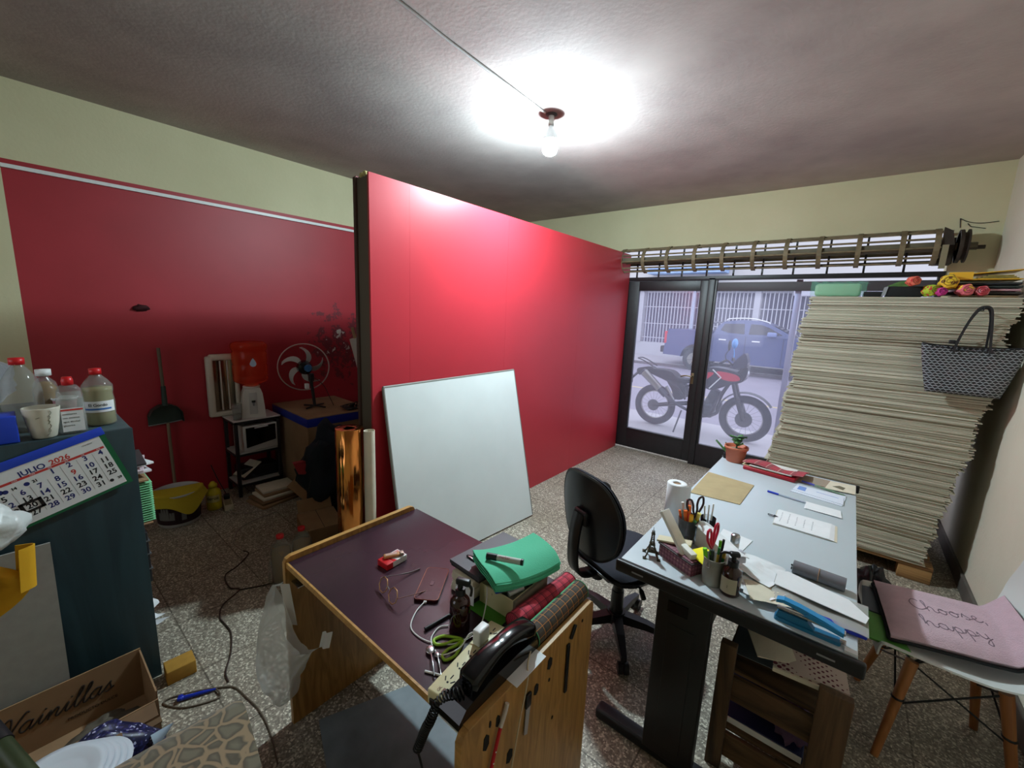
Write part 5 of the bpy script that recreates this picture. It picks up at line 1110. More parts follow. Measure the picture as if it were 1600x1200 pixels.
# clear cup of pens
cu = thing('pen_cup', 'clear cup crammed with coloured pens beside the white paper roll', 'cup', (-0.388, 1.60, Z2))
m = MB(); m.lathe([(0, 0), (0.030, 0), (0.038, 0.095), (0.036, 0.095), (0.0285, 0.003), (0, 0.003)]); m.build('cup_wall', mat('smoky_clear', (0.85, 0.88, 0.86), 0.08, trans=0.95, ior=1.2), cu)
pens = [((-0.01, 0.0), (-0.030, 0.0), 0.150, 0.0048, mat('aqua', rgb(120, 180, 180), 0.4), M_white, 'aqua pen at the left of the clear cup'), ((0, -0.008), (-0.012, -0.016), 0.128, 0.0065, M_or, M_or, 'orange marker at the front of the clear cup'),
 ((0.006, -0.004), (0.0, -0.012), 0.150, 0.006, mat('salmon_red', rgb(232, 80, 60), 0.4), M_or, 'tall salmon red marker in the clear cup'), ((0.010, -0.010), (0.014, -0.024), 0.120, 0.007, mat('amber_yellow', rgb(240, 180, 40), 0.4), mat('amber_yellow2', rgb(240, 180, 40), 0.4), 'amber yellow marker at the front of the clear cup'),
 ((0.014, 0.0), (0.026, -0.018), 0.098, 0.007, M_dg, M_dg, 'green marker low at the right of the clear cup'), ((0.0, 0.010), (-0.016, 0.014), 0.160, 0.0045, M_white, M_red, 'white pen with a red cap in the clear cup'),
 ((0.0, 0.014), (-0.006, 0.024), 0.163, 0.0045, M_black, M_white, 'black and white pen at the back of the clear cup'), ((-0.014, -0.004), (-0.034, -0.012), 0.120, 0.0045, mat('dark_red_pencil', rgb(170, 60, 50), 0.5), M_or, 'dark red pencil leaning left in the clear cup'),
 ((0.012, 0.010), (0.034, 0.002), 0.125, 0.0065, M_yellow, mat('straw_yellow', rgb(220, 210, 110), 0.5), 'yellow highlighter leaning right in the clear cup')]
for (a, b_, h, r, m1, m2, lb) in pens:
    stick('marker_pen', lb, (-0.388+a[0]*0.8, 1.60+a[1]*0.8, Z2+0.006), (-0.388+b_[0], 1.60+b_[1], Z2+h), r, m1, 'pen', m2, 'pens in the clear cup')
scissors('black_scissors', 'black handled scissors standing in the clear cup of pens', (-0.372, 1.615, Z2+0.095), 0, mat('dark_plum_plastic', rgb(44, 20, 26), 0.35), rot=(0.3, math.radians(84), -0.2), L_=0.15)
# clear tumbler behind, small silver bottle, book-like paper bundle
tb = thing('clear_tumbler', 'second clear plastic tumbler with white sticks behind the pen cup', 'tumbler', (-0.335, 1.67, Z2))
m = MB(); m.lathe([(0, 0), (0.024, 0), (0.028, 0.09), (0.0265, 0.09), (0.0225, 0.003), (0, 0.003)]); m.build('cup_wall', M_clear, tb)
for k in range(3): 
    m = MB(); m.cyl((-0.335+0.008*(k-1), 1.67, Z2+0.005), (-0.338+0.014*(k-1), 1.665+0.006*k, Z2+0.135+0.006*k), 0.003); tag(m.build('plastic_stick', M_white), 'thin white stick standing in the clear plastic tumbler', 'stick', 'white sticks in the tumbler')
m = MB(); m.prism([(-0.305, 1.62), (-0.215, 1.60), (-0.19, 1.78), (-0.30, 1.80)], (Z2, Z2+0.002)); tag(m.build('white_note', M_paper), 'white note sheet behind the propped booklet on the pale desk', 'paper')
sb = thing('silver_capsule', 'small silver bottle standing upright behind the propped booklet', 'bottle', (-0.232, 1.655, Z2))
m = MB(); m.lathe([(0, 0), (0.014, 0), (0.0155, 0.003), (0.0155, 0.035), (0, 0.035)]); m.build('bottle_body', M_white, sb)
m = MB(); m.lathe([(0.0158, 0.035), (0.0158, 0.058), (0.013, 0.064), (0, 0.066)]); m.build('cap', M_metal, sb)
bk_ = thing('propped_booklet', 'cream and white booklet propped on its side between the pen cup and the grey tin', 'booklet', (-0.275, 1.53, Z2))
m = MB(); m.m = RZ(math.radians(-40)); m.prism([(-0.10, 0.0), (0.10, 0.0), (0.10, 0.072), (-0.10, 0.085)], (-0.010, 0.003), RX(PI/2)); m.build('cream_block', M_paperc, bk_)
m = MB(); m.m = RZ(math.radians(-40)); m.grid(lambda u, v: (-0.105+0.215*u, 0.045-0.06*v, 0.083-0.012*u+0.010*math.sin(PI*v)), 8, 8, 0.002); m.build('white_cover', M_paper, bk_)
m = MB(); m.m = RZ(math.radians(-40)); m.grid(lambda u, v: (0.075+0.022*math.cos(PI*1.1*u-0.3), 0.045*(v-0.5)*1.6+0.01, 0.055+0.026*math.sin(PI*1.1*u-0.3)), 8, 4, 0.001); m.build('curled_page', mat('curled_print', rgb(186, 186, 196), 0.5), bk_)
# ------------------------------------------------------------ teal bookshelf at the left
BS = thing('bookshelf', 'dark teal bookshelf whose side panel faces the room at the far left', 'bookshelf', (-2.5, 0.0, 0))
M_teal = wood('dark_teal_laminate', rgb(27, 47, 54), rgb(42, 66, 72), 'Z', 7, 0.45, 2.5)
def bl_(m=None): m = m or MB(); m.m = TR(2.5, 0, 0); return m
m = bl_(); m.box((-2.118, -0.36, 0), (-2.10, 0.28, 1.10), 0.0015); m.build('side_panel', M_teal, BS)
m = bl_(); m.box((-2.90, -0.36, 0), (-2.882, 0.28, 1.082), 0.0015); m.build('side_panel', M_teal, BS)
m = bl_(); m.box((-2.90, -0.36, 1.083), (-2.1185, 0.278, 1.099), 0.0015); m.build('top', mat('teal_top', rgb(66, 84, 88), 0.5, var=0.2, scale=12), BS)
m = bl_(); m.box((-2.882, -0.36, 0.0), (-2.118, -0.35, 1.083)); m.build('back_panel', M_teal, BS)
for z in (0.06, 0.36, 0.64, 0.86):
    m = bl_(); m.box((-2.882, -0.35, z-0.008), (-2.118, 0.27, z+0.008)); m.build('shelf', M_teal, BS)
# spiral notebook, papers, crate, scrap sticking out of the front of the shelf
sb_ = thing('spiral_notebook', 'green spiral notebook edge peeking out of the bookshelf', 'notebook', (-2.30, 0.19, 0.649))
m = MB(); m.box((-0.12, -0.12, 0.0), (0.10, 0.135, 0.008), 0.003); m.box((-0.12, -0.12, 0.19), (0.10, 0.135, 0.200), 0.003); m.build('cover', M_card, sb_)
for k in range(17):
    m = MB(); m.box((-0.115, -0.115, 0.012+k*0.0104), (0.095, 0.145, 0.012+k*0.0104+0.0045), 0.002); m.build('page_bundle', mat('mint_page', rgb(128, 200, 150), 0.7) if k == 0 else bpy.data.materials['mint_page'], sb_)
for k, (a, c_) in enumerate(((0.1, rgb(210, 205, 208)), (-0.15, rgb(214, 190, 196)), (0.25, rgb(226, 226, 226)), (-0.05, rgb(60, 54, 56)))):
    m = MB(); m.m = TR(-2.31, 0.215, 0.871+0.013*k)@RZ(a*1.2)@RX(0.06*(k-1)*0); m.box((-0.13, -0.15, 0), (0.10, 0.115, 0.009), 0.001)
    tag(m.build('magazine', mat('magazine_%d' % k, c_, 0.7)), ['pale grey magazine at the bottom of the papers above the green notebook', 'pinkish magazine in the papers above the green notebook', 'white magazine sticking furthest out above the green notebook', 'dark magazine lying on top of the white one in the bookshelf'][k], 'magazine')
cr_ = thing('black_file_box', 'black plastic file crate peeking out of the bookshelf below the green notebook', 'crate', (-2.36, 0.15, 0.3685))
m = MB(); m.box((-0.10, -0.14, 0), (0.13, 0.155, 0.235), 0.004); m.build('crate_body', mat('crate_black', rgb(30, 30, 32), 0.5), cr_)
for z in (0.06, 0.13, 0.19):
    m = MB(); m.box((-0.102, -0.142, z), (0.132, 0.160, z+0.006), 0.001); m.build('rib', mat('crate_grey', rgb(86, 86, 88), 0.5) if z == 0.06 else bpy.data.materials['crate_grey'], cr_)
m = MB(); m.box((-0.06, -0.06, 0.236), (0.10, 0.150, 0.247), 0.002); m.build('crate_lid', M_grey, cr_)
m = MB(); m.grid(lambda u, v: (-0.10+0.22*u, -0.03+0.12*v+0.03*math.sin(u*14)*v, 0.01+0.09*u*(1-v)+0.02*math.sin(v*9+u*5)), 14, 10, 0.001)
tag(m.build('torn_paper', M_paper), 'crumpled scrap of white paper jutting out low in the bookshelf', 'paper', loc=(-2.30, 0.22, 0.17))
# calendar hanging on the side panel
cal = thing('calendar', 'July 2026 calendar sheet with a blue and green border on the teal bookshelf', 'calendar', (-2.0905, 0.192, 1.120))
ux = Vector((0, 0.955, 0.297)); uy = Vector((0, -0.262, 0.965))   # reading direction, up
CM = basis((0, 0, 0), ux, uy)
m = MB(); m.m = CM; m.box((-0.352, -0.238, 0), (0.0, 0.0, 0.002)); m.build('green_backing', mat('green_card', rgb(22, 100, 62), 0.5), cal)
m = MB(); m.m = CM; m.box((-0.356, -0.026, 0.0021), (0.002, 0.004, 0.005), 0.001); m.build('blue_binding', mat('cobalt_band', rgb(34, 70, 200), 0.4), cal)
m = MB(); m.m = CM; m.box((-0.350, -0.228, 0.0021), (-0.016, -0.026, 0.0029)); m.build('month_sheet', M_paper, cal)
M_navy = mat('navy_print', rgb(36, 44, 110), 0.8); M_redp = mat('red_print2', rgb(196, 60, 54), 0.8)
col0, row0, cw, rh = -0.036, -0.090, 0.0430, 0.0268
m = MB(); m.m = CM
def wtxt(m, s_, x, y, size, z=0.0030, al='CENTER', b=0.0006): m.text(s_, size, TR(x, y, z), 0.0002, al, bold=b)
def dpos(d):
    wd = (d+2) % 7       # July 1, 2026 is a Wednesday; 0 = Sunday
    return wd, (d+2)//7
navy, black_, red_ = MB(), MB(), MB()
for q in (navy, black_, red_): q.m = CM
for d in range(1, 32):
    wd, r_ = dpos(d)
    q = red_ if d == 9 else (navy if d in (1, 2, 3, 4, 6, 7, 8, 10, 12, 14, 15, 16, 28, 29, 30) else black_)
    wtxt(q, str(d), col0-(6-wd)*cw, row0-r_*rh+(0.004 if r_ == 0 else 0)+0.0, 0.026)
wtxt(navy, 'JULIO', -0.236, -0.056, 0.026, al='LEFT'); wtxt(red_, '2026', -0.160, -0.056, 0.026, al='LEFT')
wtxt(navy, '\u25CF', -0.293, -0.091, 0.02)
for q, nx, r_ in ((navy, -0.270, 14), (navy, -0.220, 21), (black_, -0.022, 29)): pass
wtxt(black_, '14', -0.262, -0.094, 0.013); wtxt(black_, '21', -0.212, -0.094, 0.013); wtxt(black_, '29', -0.026, -0.201, 0.012)
black_.cyl((-0.050, -0.201, 0.0029), (-0.050, -0.201, 0.0032), 0.006, n=16); navy.cyl((-0.282, -0.094, 0.0029), (-0.282, -0.094, 0.0032), 0.007, n=16); navy.cyl((-0.232, -0.094, 0.0029), (-0.232, -0.094, 0.0032), 0.007, n=16)
for k in range(6): black_.box((col0-cw*0.5-k*cw-0.0003, -0.205, 0.0029), (col0-cw*0.5-k*cw+0.0003, -0.078 if k < 3 else -0.105, 0.0031))
black_.text('calendario', 0.007, TR(-0.070, -0.040, 0.0030), 0.0001)
navy.build('navy_numbers', M_navy, cal); black_.build('black_numbers', M_ink, cal); red_.build('red_numbers', M_redp, cal)
m = MB(); m.m = CM; m.box((-0.350, -0.074, 0.0030), (-0.020, -0.066, 0.0033)); m.build('weekday_band', M_redp, cal)
m = MB(); m.m = CM
for k, s_ in enumerate(('DOM', 'LUN', 'MAR', 'MIE', 'JUE', 'VIE', 'SAB')): wtxt(m, s_, col0-(6-k)*cw, -0.070, 0.0065, 0.0034, b=0)
m.build('weekday_names', M_paper, cal)
m = MB(); m.m = CM
bx_, by_ = col0-5*cw, row0-3*rh
for a, b_ in (((-0.028, 0.011), (0.028, 0.019)), ((-0.028, -0.019), (0.028, -0.011)), ((-0.028, -0.019), (-0.018, 0.019)), ((0.018, -0.019), (0.028, 0.019))): m.box((bx_+a[0], by_+a[1], 0.0035), (bx_+b_[0], by_+b_[1], 0.0050))
m.build('date_frame', M_black, cal)
# grey panel leaning on the bookshelf side
m = MB(); m.prism([(-0.55, 0.02), (0.020, 0.0), (0.028, 0.742), (-0.55, 0.742)], 0.008, Matrix(((0,0,1,-2.072),(1,0,0,0),(0,1,0,0),(0,0,0,1))))
tag(m.build('pale_board', mat('pale_fibre_board', rgb(150, 148, 142), 0.85, var=0.06, scale=30)), 'pale grey fibre board leaning on the side of the teal bookshelf', 'board')
# bags hanging by the bookshelf
def lump(mt, name, label, cat, loc, r, sx, sy, sz, seed, jit=0.5, fr_=2.5, n=30): 
    m = MB(); m.ball((0, 0, 0), r, n, sx, sy, sz, jit, seed, fr_); return tag(m.build(name, mt), label, cat, loc=loc)
lump(mat('white_bag_plastic', rgb(206, 210, 208), 0.35, bump=0.4, bscale=14), 'white_plastic_bag', 'white plastic bag bulging in at the left edge beside the calendar', 'bag', (-1.90, -0.130, 0.905), 0.10, 0.6, 1.15, 0.75, 3, 0.3)
m = MB(); m.grid(lambda u, v: (0.03*math.sin(u*7+v*3), -0.17+0.26*u*(0.35+0.65*math.sin(PI*min(1, v*0.9+0.1))), -0.14+0.24*v-0.03*u), 16, 12, 0.004); m.grid(lambda u, v: (0.05+0.02*math.sin(u*5-v*4), -0.17+0.19*u*(0.5+0.5*math.sin(PI*v)), -0.15+0.22*v+0.02*u), 14, 12, 0.004)
m.grid(lambda u, v: (0.05*v-0.0, 0.06+0.04*math.sin(v*3)+0.01*u, -0.08+0.14*u), 6, 6, 0.003)
tag(m.build('yellow_bag', mat('amber_yellow_fabric', rgb(214, 160, 24), 0.7, bump=0.3, bscale=12)), 'amber yellow fabric bag hanging under the white bag at the left edge', 'bag', loc=(-1.93, -0.115, 0.76))
# things on the bookshelf top
Z3 = 1.1005
def bottle(name, label, loc, prof, mt, capmt, capprof, liquid=None, lm=None, sx=1, sy=1, rz=0):
    o = thing(name, label, 'bottle', loc, rz)
    m = MB(); m.lathe(prof, n=32, sx=sx, sy=sy); m.build('bottle_body', mt, o)
    m = MB(); m.lathe(capprof, n=24); m.build('cap', capmt, o)
    if liquid: m = MB(); m.lathe(liquid, n=32, sx=sx, sy=sy); m.build('liquid', lm, o)
    return o
def _thinp(N, K, p):
    out = [n for n in N if n.type == 'OUTPUT_MATERIAL'][0]
    t = N.new('ShaderNodeBsdfTransparent'); t.inputs[0].default_value = (0.90, 0.91, 0.90, 1)
    p.inputs['Base Color'].default_value = (*rgb(180, 180, 176), 1); p.inputs['Roughness'].default_value = 0.08
    mx = N.new('ShaderNodeMixShader'); mx.inputs[0].default_value = 0.25; K.new(t.outputs[0], mx.inputs[1]); K.new(p.outputs[0], mx.inputs[2]); K.new(mx.outputs[0], out.inputs['Surface'])
M_pet = mixmat('clear_pet', _thinp)
M_vin = mat('pale_yellow_liquid', rgb(176, 168, 112), 0.15, alpha=0.75)
V = bottle('vinegar_bottle', 'clear bottle of pale yellow liquid with a red cap and a white and blue label', (-2.245, 0.212, Z3), [(0, 0), (0.042, 0), (0.047, 0.006), (0.046, 0.05), (0.047, 0.09), (0.043, 0.125), (0.046, 0.135), (0.045, 0.155), (0.030, 0.178), (0.015, 0.195), (0.014, 0.205)], M_pet, M_red, [(0, 0.198), (0.018, 0.198), (0.018, 0.220), (0, 0.221)], [(0, 0.003), (0.040, 0.003), (0.044, 0.008), (0.043, 0.05), (0.044, 0.09), (0.041, 0.125), (0.043, 0.135), (0.042, 0.148), (0, 0.148)], M_vin)
def wrap(m, r, a0, a1, z0_, z1_, n=14, z=0.0):
    vs = []
    for i in range(n+1):
        a = a0+(a1-a0)*i/n; vs += [(r*math.cos(a), r*math.sin(a), z0_), (r*math.cos(a), r*math.sin(a), z1_)]
    m.add(vs, [(2*i, 2*i+2, 2*i+3, 2*i+1) for i in range(n)], True)
def curved_text(m, s_, size, r, ac, z, al='CENTER'):
    t = MB(); t.text(s_, size, Matrix.Identity(4), 0.0, al, bold=0.0003)
    m.add([((r)*math.cos(ac+v[0]/r), r*math.sin(ac+v[0]/r), z+v[1]) for v in t.v], t.f)
va = math.radians(-8)
m = MB(); wrap(m, 0.0476, va-1.1, va+1.1, 0.055, 0.098); m.build('label', M_paper, V)
m = MB(); wrap(m, 0.0479, va-1.0, va+0.8, 0.064, 0.071); m.build('blue_stripe', mat('label_blue', rgb(60, 110, 180), 0.7), V)
m = MB(); curved_text(m, 'El Gordo', 0.015, 0.0480, va-0.05, 0.083); m.build('label_text', M_ink, V)
S_ = bottle('sanitizer_bottle', 'clear flat bottle with a red flip cap and a white text label', (-2.165, 0.130, Z3), [(0, 0), (0.034, 0), (0.037, 0.005), (0.038, 0.06), (0.036, 0.12), (0.031, 0.160), (0.022, 0.175), (0.012, 0.178)], M_pet, M_red, [(0, 0.176), (0.015, 0.176), (0.016, 0.192), (0.013, 0.205), (0, 0.206)], [(0, 0.003), (0.034, 0.003), (0.036, 0.06), (0.034, 0.115), (0.030, 0.150), (0, 0.150)], mat('clear_gel', rgb(190, 194, 190), 0.1, alpha=0.35), sx=0.7, sy=1.0)
m = MB(); m.m = TR(0.0275, 0, 0.055); m.box((-0.002, -0.028, -0.045), (0.0, 0.028, 0.04)); lb_ = m.build('label', M_paper, S_)
m = MB(); m.box((0.0276, -0.028, 0.086), (0.0280, 0.028, 0.092)); m.build('red_stripe', M_redp, S_)
m = MB()
for k, s_ in enumerate(('sanitizante', 'uso externo', 'agua alcohol', 'glicerina')): m.text(s_, 0.0085, basis((0.0276, -0.025, 0.074-0.014*k), (0, 1, 0), (0, 0, 1)), 0.0002)
m.build('label_text', M_ink, S_)
mg = thing('white_mug', 'chipped white mug with a faint plant drawing beside the calendar', 'mug', (-2.150, 0.058, Z3))
m = MB(); m.lathe([(0, 0), (0.028, 0), (0.031, 0.004), (0.040, 0.05), (0.0465, 0.105), (0.0465, 0.108), (0.0435, 0.108), (0.037, 0.05), (0.028, 0.007), (0, 0.006)], n=36); m.build('mug_body', mat('ivory_ceramic', rgb(204, 200, 184), 0.3), mg)
m = MB()
for k in range(5):
    a = 0.30+0.05*math.sin(k*2); z = 0.02+0.016*k; r = 0.0335+0.14*z+0.0006; m.tube([(r*math.cos(a), r*math.sin(a), z), (r*1.02*math.cos(a+0.1), r*1.02*math.sin(a+0.1), z+0.008), (r*1.035*math.cos(a+0.02), r*1.035*math.sin(a+0.02), z+0.016)], 0.0007, 4)
for a, z in ((-0.4, 0.075), (-0.3, 0.077), (0.2, 0.015), (0.1, 0.012)): r = 0.0335+0.14*z+0.0004; m.tube([(r*math.cos(a), r*math.sin(a), z), (r*math.cos(a+0.12), r*math.sin(a+0.12), z+0.002)], 0.0008, 4)
m.build('drawing', mat('brown_drawing', rgb(90, 84, 60), 0.7), mg)
bottle('soda_bottle', 'large empty clear bottle with a red cap behind the white mug', (-2.31, 0.022, Z3), [(0, 0), (0.045, 0), (0.053, 0.008), (0.051, 0.05), (0.053, 0.10), (0.052, 0.15), (0.046, 0.185), (0.028, 0.220), (0.015, 0.240), (0.014, 0.248)], M_pet, M_red, [(0, 0.242), (0.020, 0.242), (0.020, 0.266), (0, 0.267)])
bottle('oil_bottle', 'small bottle of amber oil with a white cap behind the big clear bottle', (-2.42, 0.085, Z3), [(0, 0), (0.033, 0), (0.036, 0.006), (0.036, 0.13), (0.030, 0.155), (0.014, 0.175), (0.013, 0.185)], M_pet, M_white, [(0, 0.182), (0.022, 0.182), (0.022, 0.206), (0, 0.207)], [(0, 0.004), (0.033, 0.006), (0.033, 0.13), (0.02, 0.155), (0, 0.16)], mat('amber_oil', rgb(150, 110, 30), 0.2, alpha=0.8))
cp = thing('pink_cup', 'pinkish paper cup with a white rim between the amber oil bottle and the flat bottle', 'cup', (-2.385, 0.130, Z3))
m = MB(); m.lathe([(0, 0), (0.024, 0), (0.034, 0.088), (0.033, 0.088), (0.023, 0.003), (0, 0.003)]); m.build('cup_body', mat('dusty_pink', rgb(170, 120, 126), 0.6), cp)
m = MB(); m.lathe([(0.034, 0.086), (0.038, 0.092), (0.036, 0.096), (0.033, 0.092)]); m.tube([(-0.02, 0, 0.085), (-0.018, -0.01, 0.105), (-0.008, -0.015, 0.115)], 0.002, 5); m.build('rim', M_white, cp)
m = MB(); m.box((-0.05, -0.11, 0), (0.05, 0.0, 0.092), 0.004); tag(m.build('blue_box', mat('royal_blue_card', rgb(24, 60, 180), 0.45)), 'royal blue box on the bookshelf top at the left edge', 'box', loc=(-2.165, 0.0, Z3))
lump(mat('grey_plush', rgb(120, 122, 126), 0.95, sheen=0.5, bump=0.3, bscale=80), 'grey_plush_bundle', 'bundle of grey plush fabric on the back of the bookshelf top', 'fabric', (-2.62, -0.145, Z3+0.15), 0.15, 1.1, 1.0, 0.98, 7, 0.35)
m = MB(); 
for k in range(3): m.tube([(-0.08+0.05*k, 0.02*k, 0.0), (-0.05+0.05*k, 0.02*k, 0.05), (0.0+0.05*k, 0.0, 0.045), (0.03+0.04*k, -0.02, 0.0)], 0.022, 10)
tag(m.build('grey_gloves', mat('light_grey_knit', rgb(164, 164, 162), 0.95, bump=0.3, bscale=150)), 'folded light grey knit gloves behind the royal blue box', 'gloves', loc=(-2.33, -0.14, Z3+0.022))

# ------------------------------------------------------------ open carton, plates, fabric, armchair corner
vb = thing('vanilla_carton', 'open brown carton lettered Vainillas on its inner side at the bottom left', 'carton', (-1.88, 0.0, 0), 0)
m = MB(); X0, X1, Y0_, Y1_, hh = -0.155, 0.13, -0.42, 0.215, 0.215; t = 0.005
for a, b_ in (((X0, Y0_, 0), (X1, Y1_, t)), ((X0, Y0_, t), (X0+t, Y1_, hh)), ((X1-t, Y0_, t), (X1, Y1_, hh*0.82)), ((X0+t, Y1_-t, t), (X1-t, Y1_, hh*0.97)), ((X0+t, Y0_, t), (X1-t, Y0_+t, hh))):
    m.box(a, b_)
m.build('carton_walls', M_card, vb)
m = MB(); st_, w_ = cursive('Vainillas')
for s_ in st_: m.tube([(X0+t+0.001, -0.155+0.0290*(x+0.45*y), 0.100+0.032*y) for x, y in s_], 0.0028, 5)
m.text('PRODUCTO DULCE', 0.015, basis((X0+t+0.0008, 0.0, 0.060), (0, 1, 0), (0, 0, 1)), 0.0003)
m.build('lettering', mat('dark_carton_print', rgb(46, 34, 26), 0.9), vb)
m = MB(); m.box((X1-0.0005, Y0_, 0.1), (X1+0.028, Y1_, 0.104)); m.m = TR(X1, 0, 0.172)@RY(0.45); m.box((-0.001, Y0_, -0.002), (0.05, Y1_-0.01, 0.002)); m.build('flap', M_cardd, vb)
lump(mat('grey_rag', rgb(92, 84, 72), 0.9), 'brown_paper_wad', 'brown paper wad at the bottom of the open Vainillas carton', 'paper', (-1.90, 0.08, 0.045), 0.06, 0.9, 1.5, 0.6, 5)
def _glit(N, K, p):
    tc = N.new('ShaderNodeTexCoord'); v = N.new('ShaderNodeTexVoronoi'); v.inputs['Scale'].default_value = 160; K.new(tc.outputs['Object'], v.inputs['Vector'])
    sx_ = N.new('ShaderNodeSeparateXYZ'); K.new(v.outputs['Color'], sx_.inputs[0]); r = N.new('ShaderNodeValToRGB'); r.color_ramp.interpolation = 'CONSTANT'; e = r.color_ramp.elements
    e[0].color = (*rgb(26, 28, 62), 1); e[1].position = 0.7; e[1].color = (*rgb(52, 52, 104), 1); q = e.new(0.93); q.color = (*rgb(180, 180, 210), 1); K.new(sx_.outputs[0], r.inputs[0]); K.new(r.outputs[0], p.inputs['Base Color']); p.inputs['Roughness'].default_value = 0.4
m = MB(); m.ball((0, 0, 0.13), 0.13, 30, 0.62, 1.35, 1.0, 0.3, 6, 2)
tag(m.build('sequinned_bag', mixmat('navy_sequins', _glit)), 'navy sequinned bag between the open carton and the leopard cushion', 'bag', loc=(-1.625, 0.03, 0.0))
m = MB(); m.grid(lambda u, v: (-0.02+0.07*u, 0.0+0.05*v, 0.02+0.06*u*v), 4, 4, 0.001); tag(m.build('pale_blue_tag', mat('ice_blue_paper', rgb(170, 190, 204), 0.7)), 'pale blue paper corner beside the navy sequinned bag', 'paper', loc=(-1.56, 0.165, 0.18))
pls = MB(); pls.box((-1.545, -0.40, 0.0), (-1.33, 0.12, 0.30), 0.003); tag(pls.build('low_carton', M_cardd), 'closed brown carton under the stack of white plates', 'carton', loc=(0, -0.02, 0))
M_plate = mat('white_plastic_plate', rgb(206, 212, 220), 0.4)
first = None
for k in range(5):
    if first is None:
        m = MB(); m.lathe([(0, 0), (0.060, 0), (0.066, 0.003), (0.085, 0.011), (0.100, 0.013), (0.101, 0.0145), (0.085, 0.0135), (0.066, 0.0055), (0.058, 0.003), (0, 0.003)], n=48); first = m.build('plastic_plate', M_plate); o = first
    else: o = first.copy(); C.objects.link(o)
    tag(o, 'white plastic plate in the stack at the bottom left' if k < 4 else 'topmost white plastic plate of the stack at the bottom left', 'plate', 'white plastic plates', loc=(-1.450+0.002*k, 0.012-0.013*k, 0.3035+0.0095*k))
def _leo(N, K, p):
    tc = N.new('ShaderNodeTexCoord'); v = N.new('ShaderNodeTexVoronoi'); v.feature = 'DISTANCE_TO_EDGE'; v.inputs['Scale'].default_value = 24; v.inputs['Randomness'].default_value = 0.9
    n = N.new('ShaderNodeTexNoise'); n.inputs['Scale'].default_value = 9; K.new(tc.outputs['Object'], n.inputs['Vector']); mx = N.new('ShaderNodeMixRGB'); mx.inputs[0].default_value = 0.06; K.new(tc.outputs['Object'], mx.inputs[1]); K.new(n.outputs['Color'], mx.inputs[2]); K.new(mx.outputs[0], v.inputs['Vector'])
    r = N.new('ShaderNodeValToRGB'); e = r.color_ramp.elements; e[0].position = 0.06; e[0].color = (*rgb(140, 118, 90), 1); e[1].position = 0.12; e[1].color = (*rgb(78, 70, 56), 1); q = e.new(0.3); q.color = (*rgb(106, 98, 80), 1)
    K.new(v.outputs['Distance'], r.inputs[0]); K.new(r.outputs[0], p.inputs['Base Color']); p.inputs['Roughness'].default_value = 0.95; p.inputs['Sheen Weight'].default_value = 0.3
ls = thing('leopard_armchair', 'low seat covered with a leopard print cloth at the bottom edge', 'seat', (-1.03, 0.0, 0))
c4 = [(-0.235, 0.335, 0.42), (0.16, 0.27, 0.42), (0.16, -0.45, 0.42), (-0.27, -0.45, 0.42)]
m = MB(); m.grid(lambda u, v: (lambda q: (q.x, q.y, q.z+0.030*(1-abs(2*u-1)**4)*(1-abs(2*v-1)**6)+0.008*noise.noise(Vector((u*4, v*4, 1)))-0.03*(max(0, abs(2*u-1)-0.9)/0.1)))(quad([c4[0], c4[1], c4[2], c4[3]], u, v)), 20, 20, 0.02)
m.build('cover', mixmat('leopard_print', _leo), ls)
m = MB(); m.grid(lambda u, v: (lambda q: (q.x*(1+0.10*v), q.y*(1+0.06*v)+0.0, 0.415-0.30*v+0.004*math.sin(u*90)))(Vector(c4[0]).lerp(Vector(c4[1]), u)), 60, 6, 0.004); m.grid(lambda u, v: (lambda q: (q.x*(1+0.10*v), q.y, 0.415-0.30*v+0.004*math.sin(u*90)))(Vector(c4[1]).lerp(Vector(c4[2]), u)), 60, 6, 0.004)
m.grid(lambda u, v: (lambda q: (q.x*(1+0.05*v), q.y, 0.415-0.30*v))(Vector(c4[3]).lerp(Vector(c4[0]), u)), 60, 6, 0.004)
m.build('skirt', mat('straw_fabric', rgb(126, 112, 84), 0.95, var=0.25, scale=60, bump=0.5, bscale=120), ls)
m = MB(); m.box((-0.22, -0.44, 0.0), (0.12, 0.25, 0.385), 0.02); m.build('seat_base', mat('brown_upholstery', rgb(84, 66, 50), 0.9), ls)
gt = thing('green_tube', 'dark green metal tube crossing the bottom left corner', 'tube', (-1.47, -0.13, 0.59))
m = MB(); m.cyl((-0.15, -0.045, 0.034), (0.40, 0.12, -0.082), 0.019, n=24); m.build('tube_body', mat('olive_green_metal', rgb(58, 68, 42), 0.45, 0.2, var=0.3, scale=6), gt)
m = MB(); m.cyl((0.03, 0.009, -0.004), (0.09, 0.027, -0.017), 0.0215, n=24); m.build('dark_collar', M_darksteel, gt)
m = MB(); m.cyl((-0.145, -0.043, 0.033), (-0.145, -0.043, -0.589), 0.012, n=12); m.build('tube_leg', M_darksteel, gt)
m = MB(); m.box((-0.045, -0.05, 0), (0.035, 0.05, 0.062), 0.004); tag(m.build('yellow_sponge_block', mat('mustard_foam', rgb(170, 128, 50), 0.85, var=0.1, scale=30)), 'mustard yellow foam block on the floor beside the teal bookshelf', 'block', loc=(-2.04, 0.332, 0), rz=-0.05)
sd = thing('blue_handled_tool', 'blue handled soldering tool lying on the floor near the open carton', 'tool', (-1.89, 0.30, 0.008), math.radians(64))
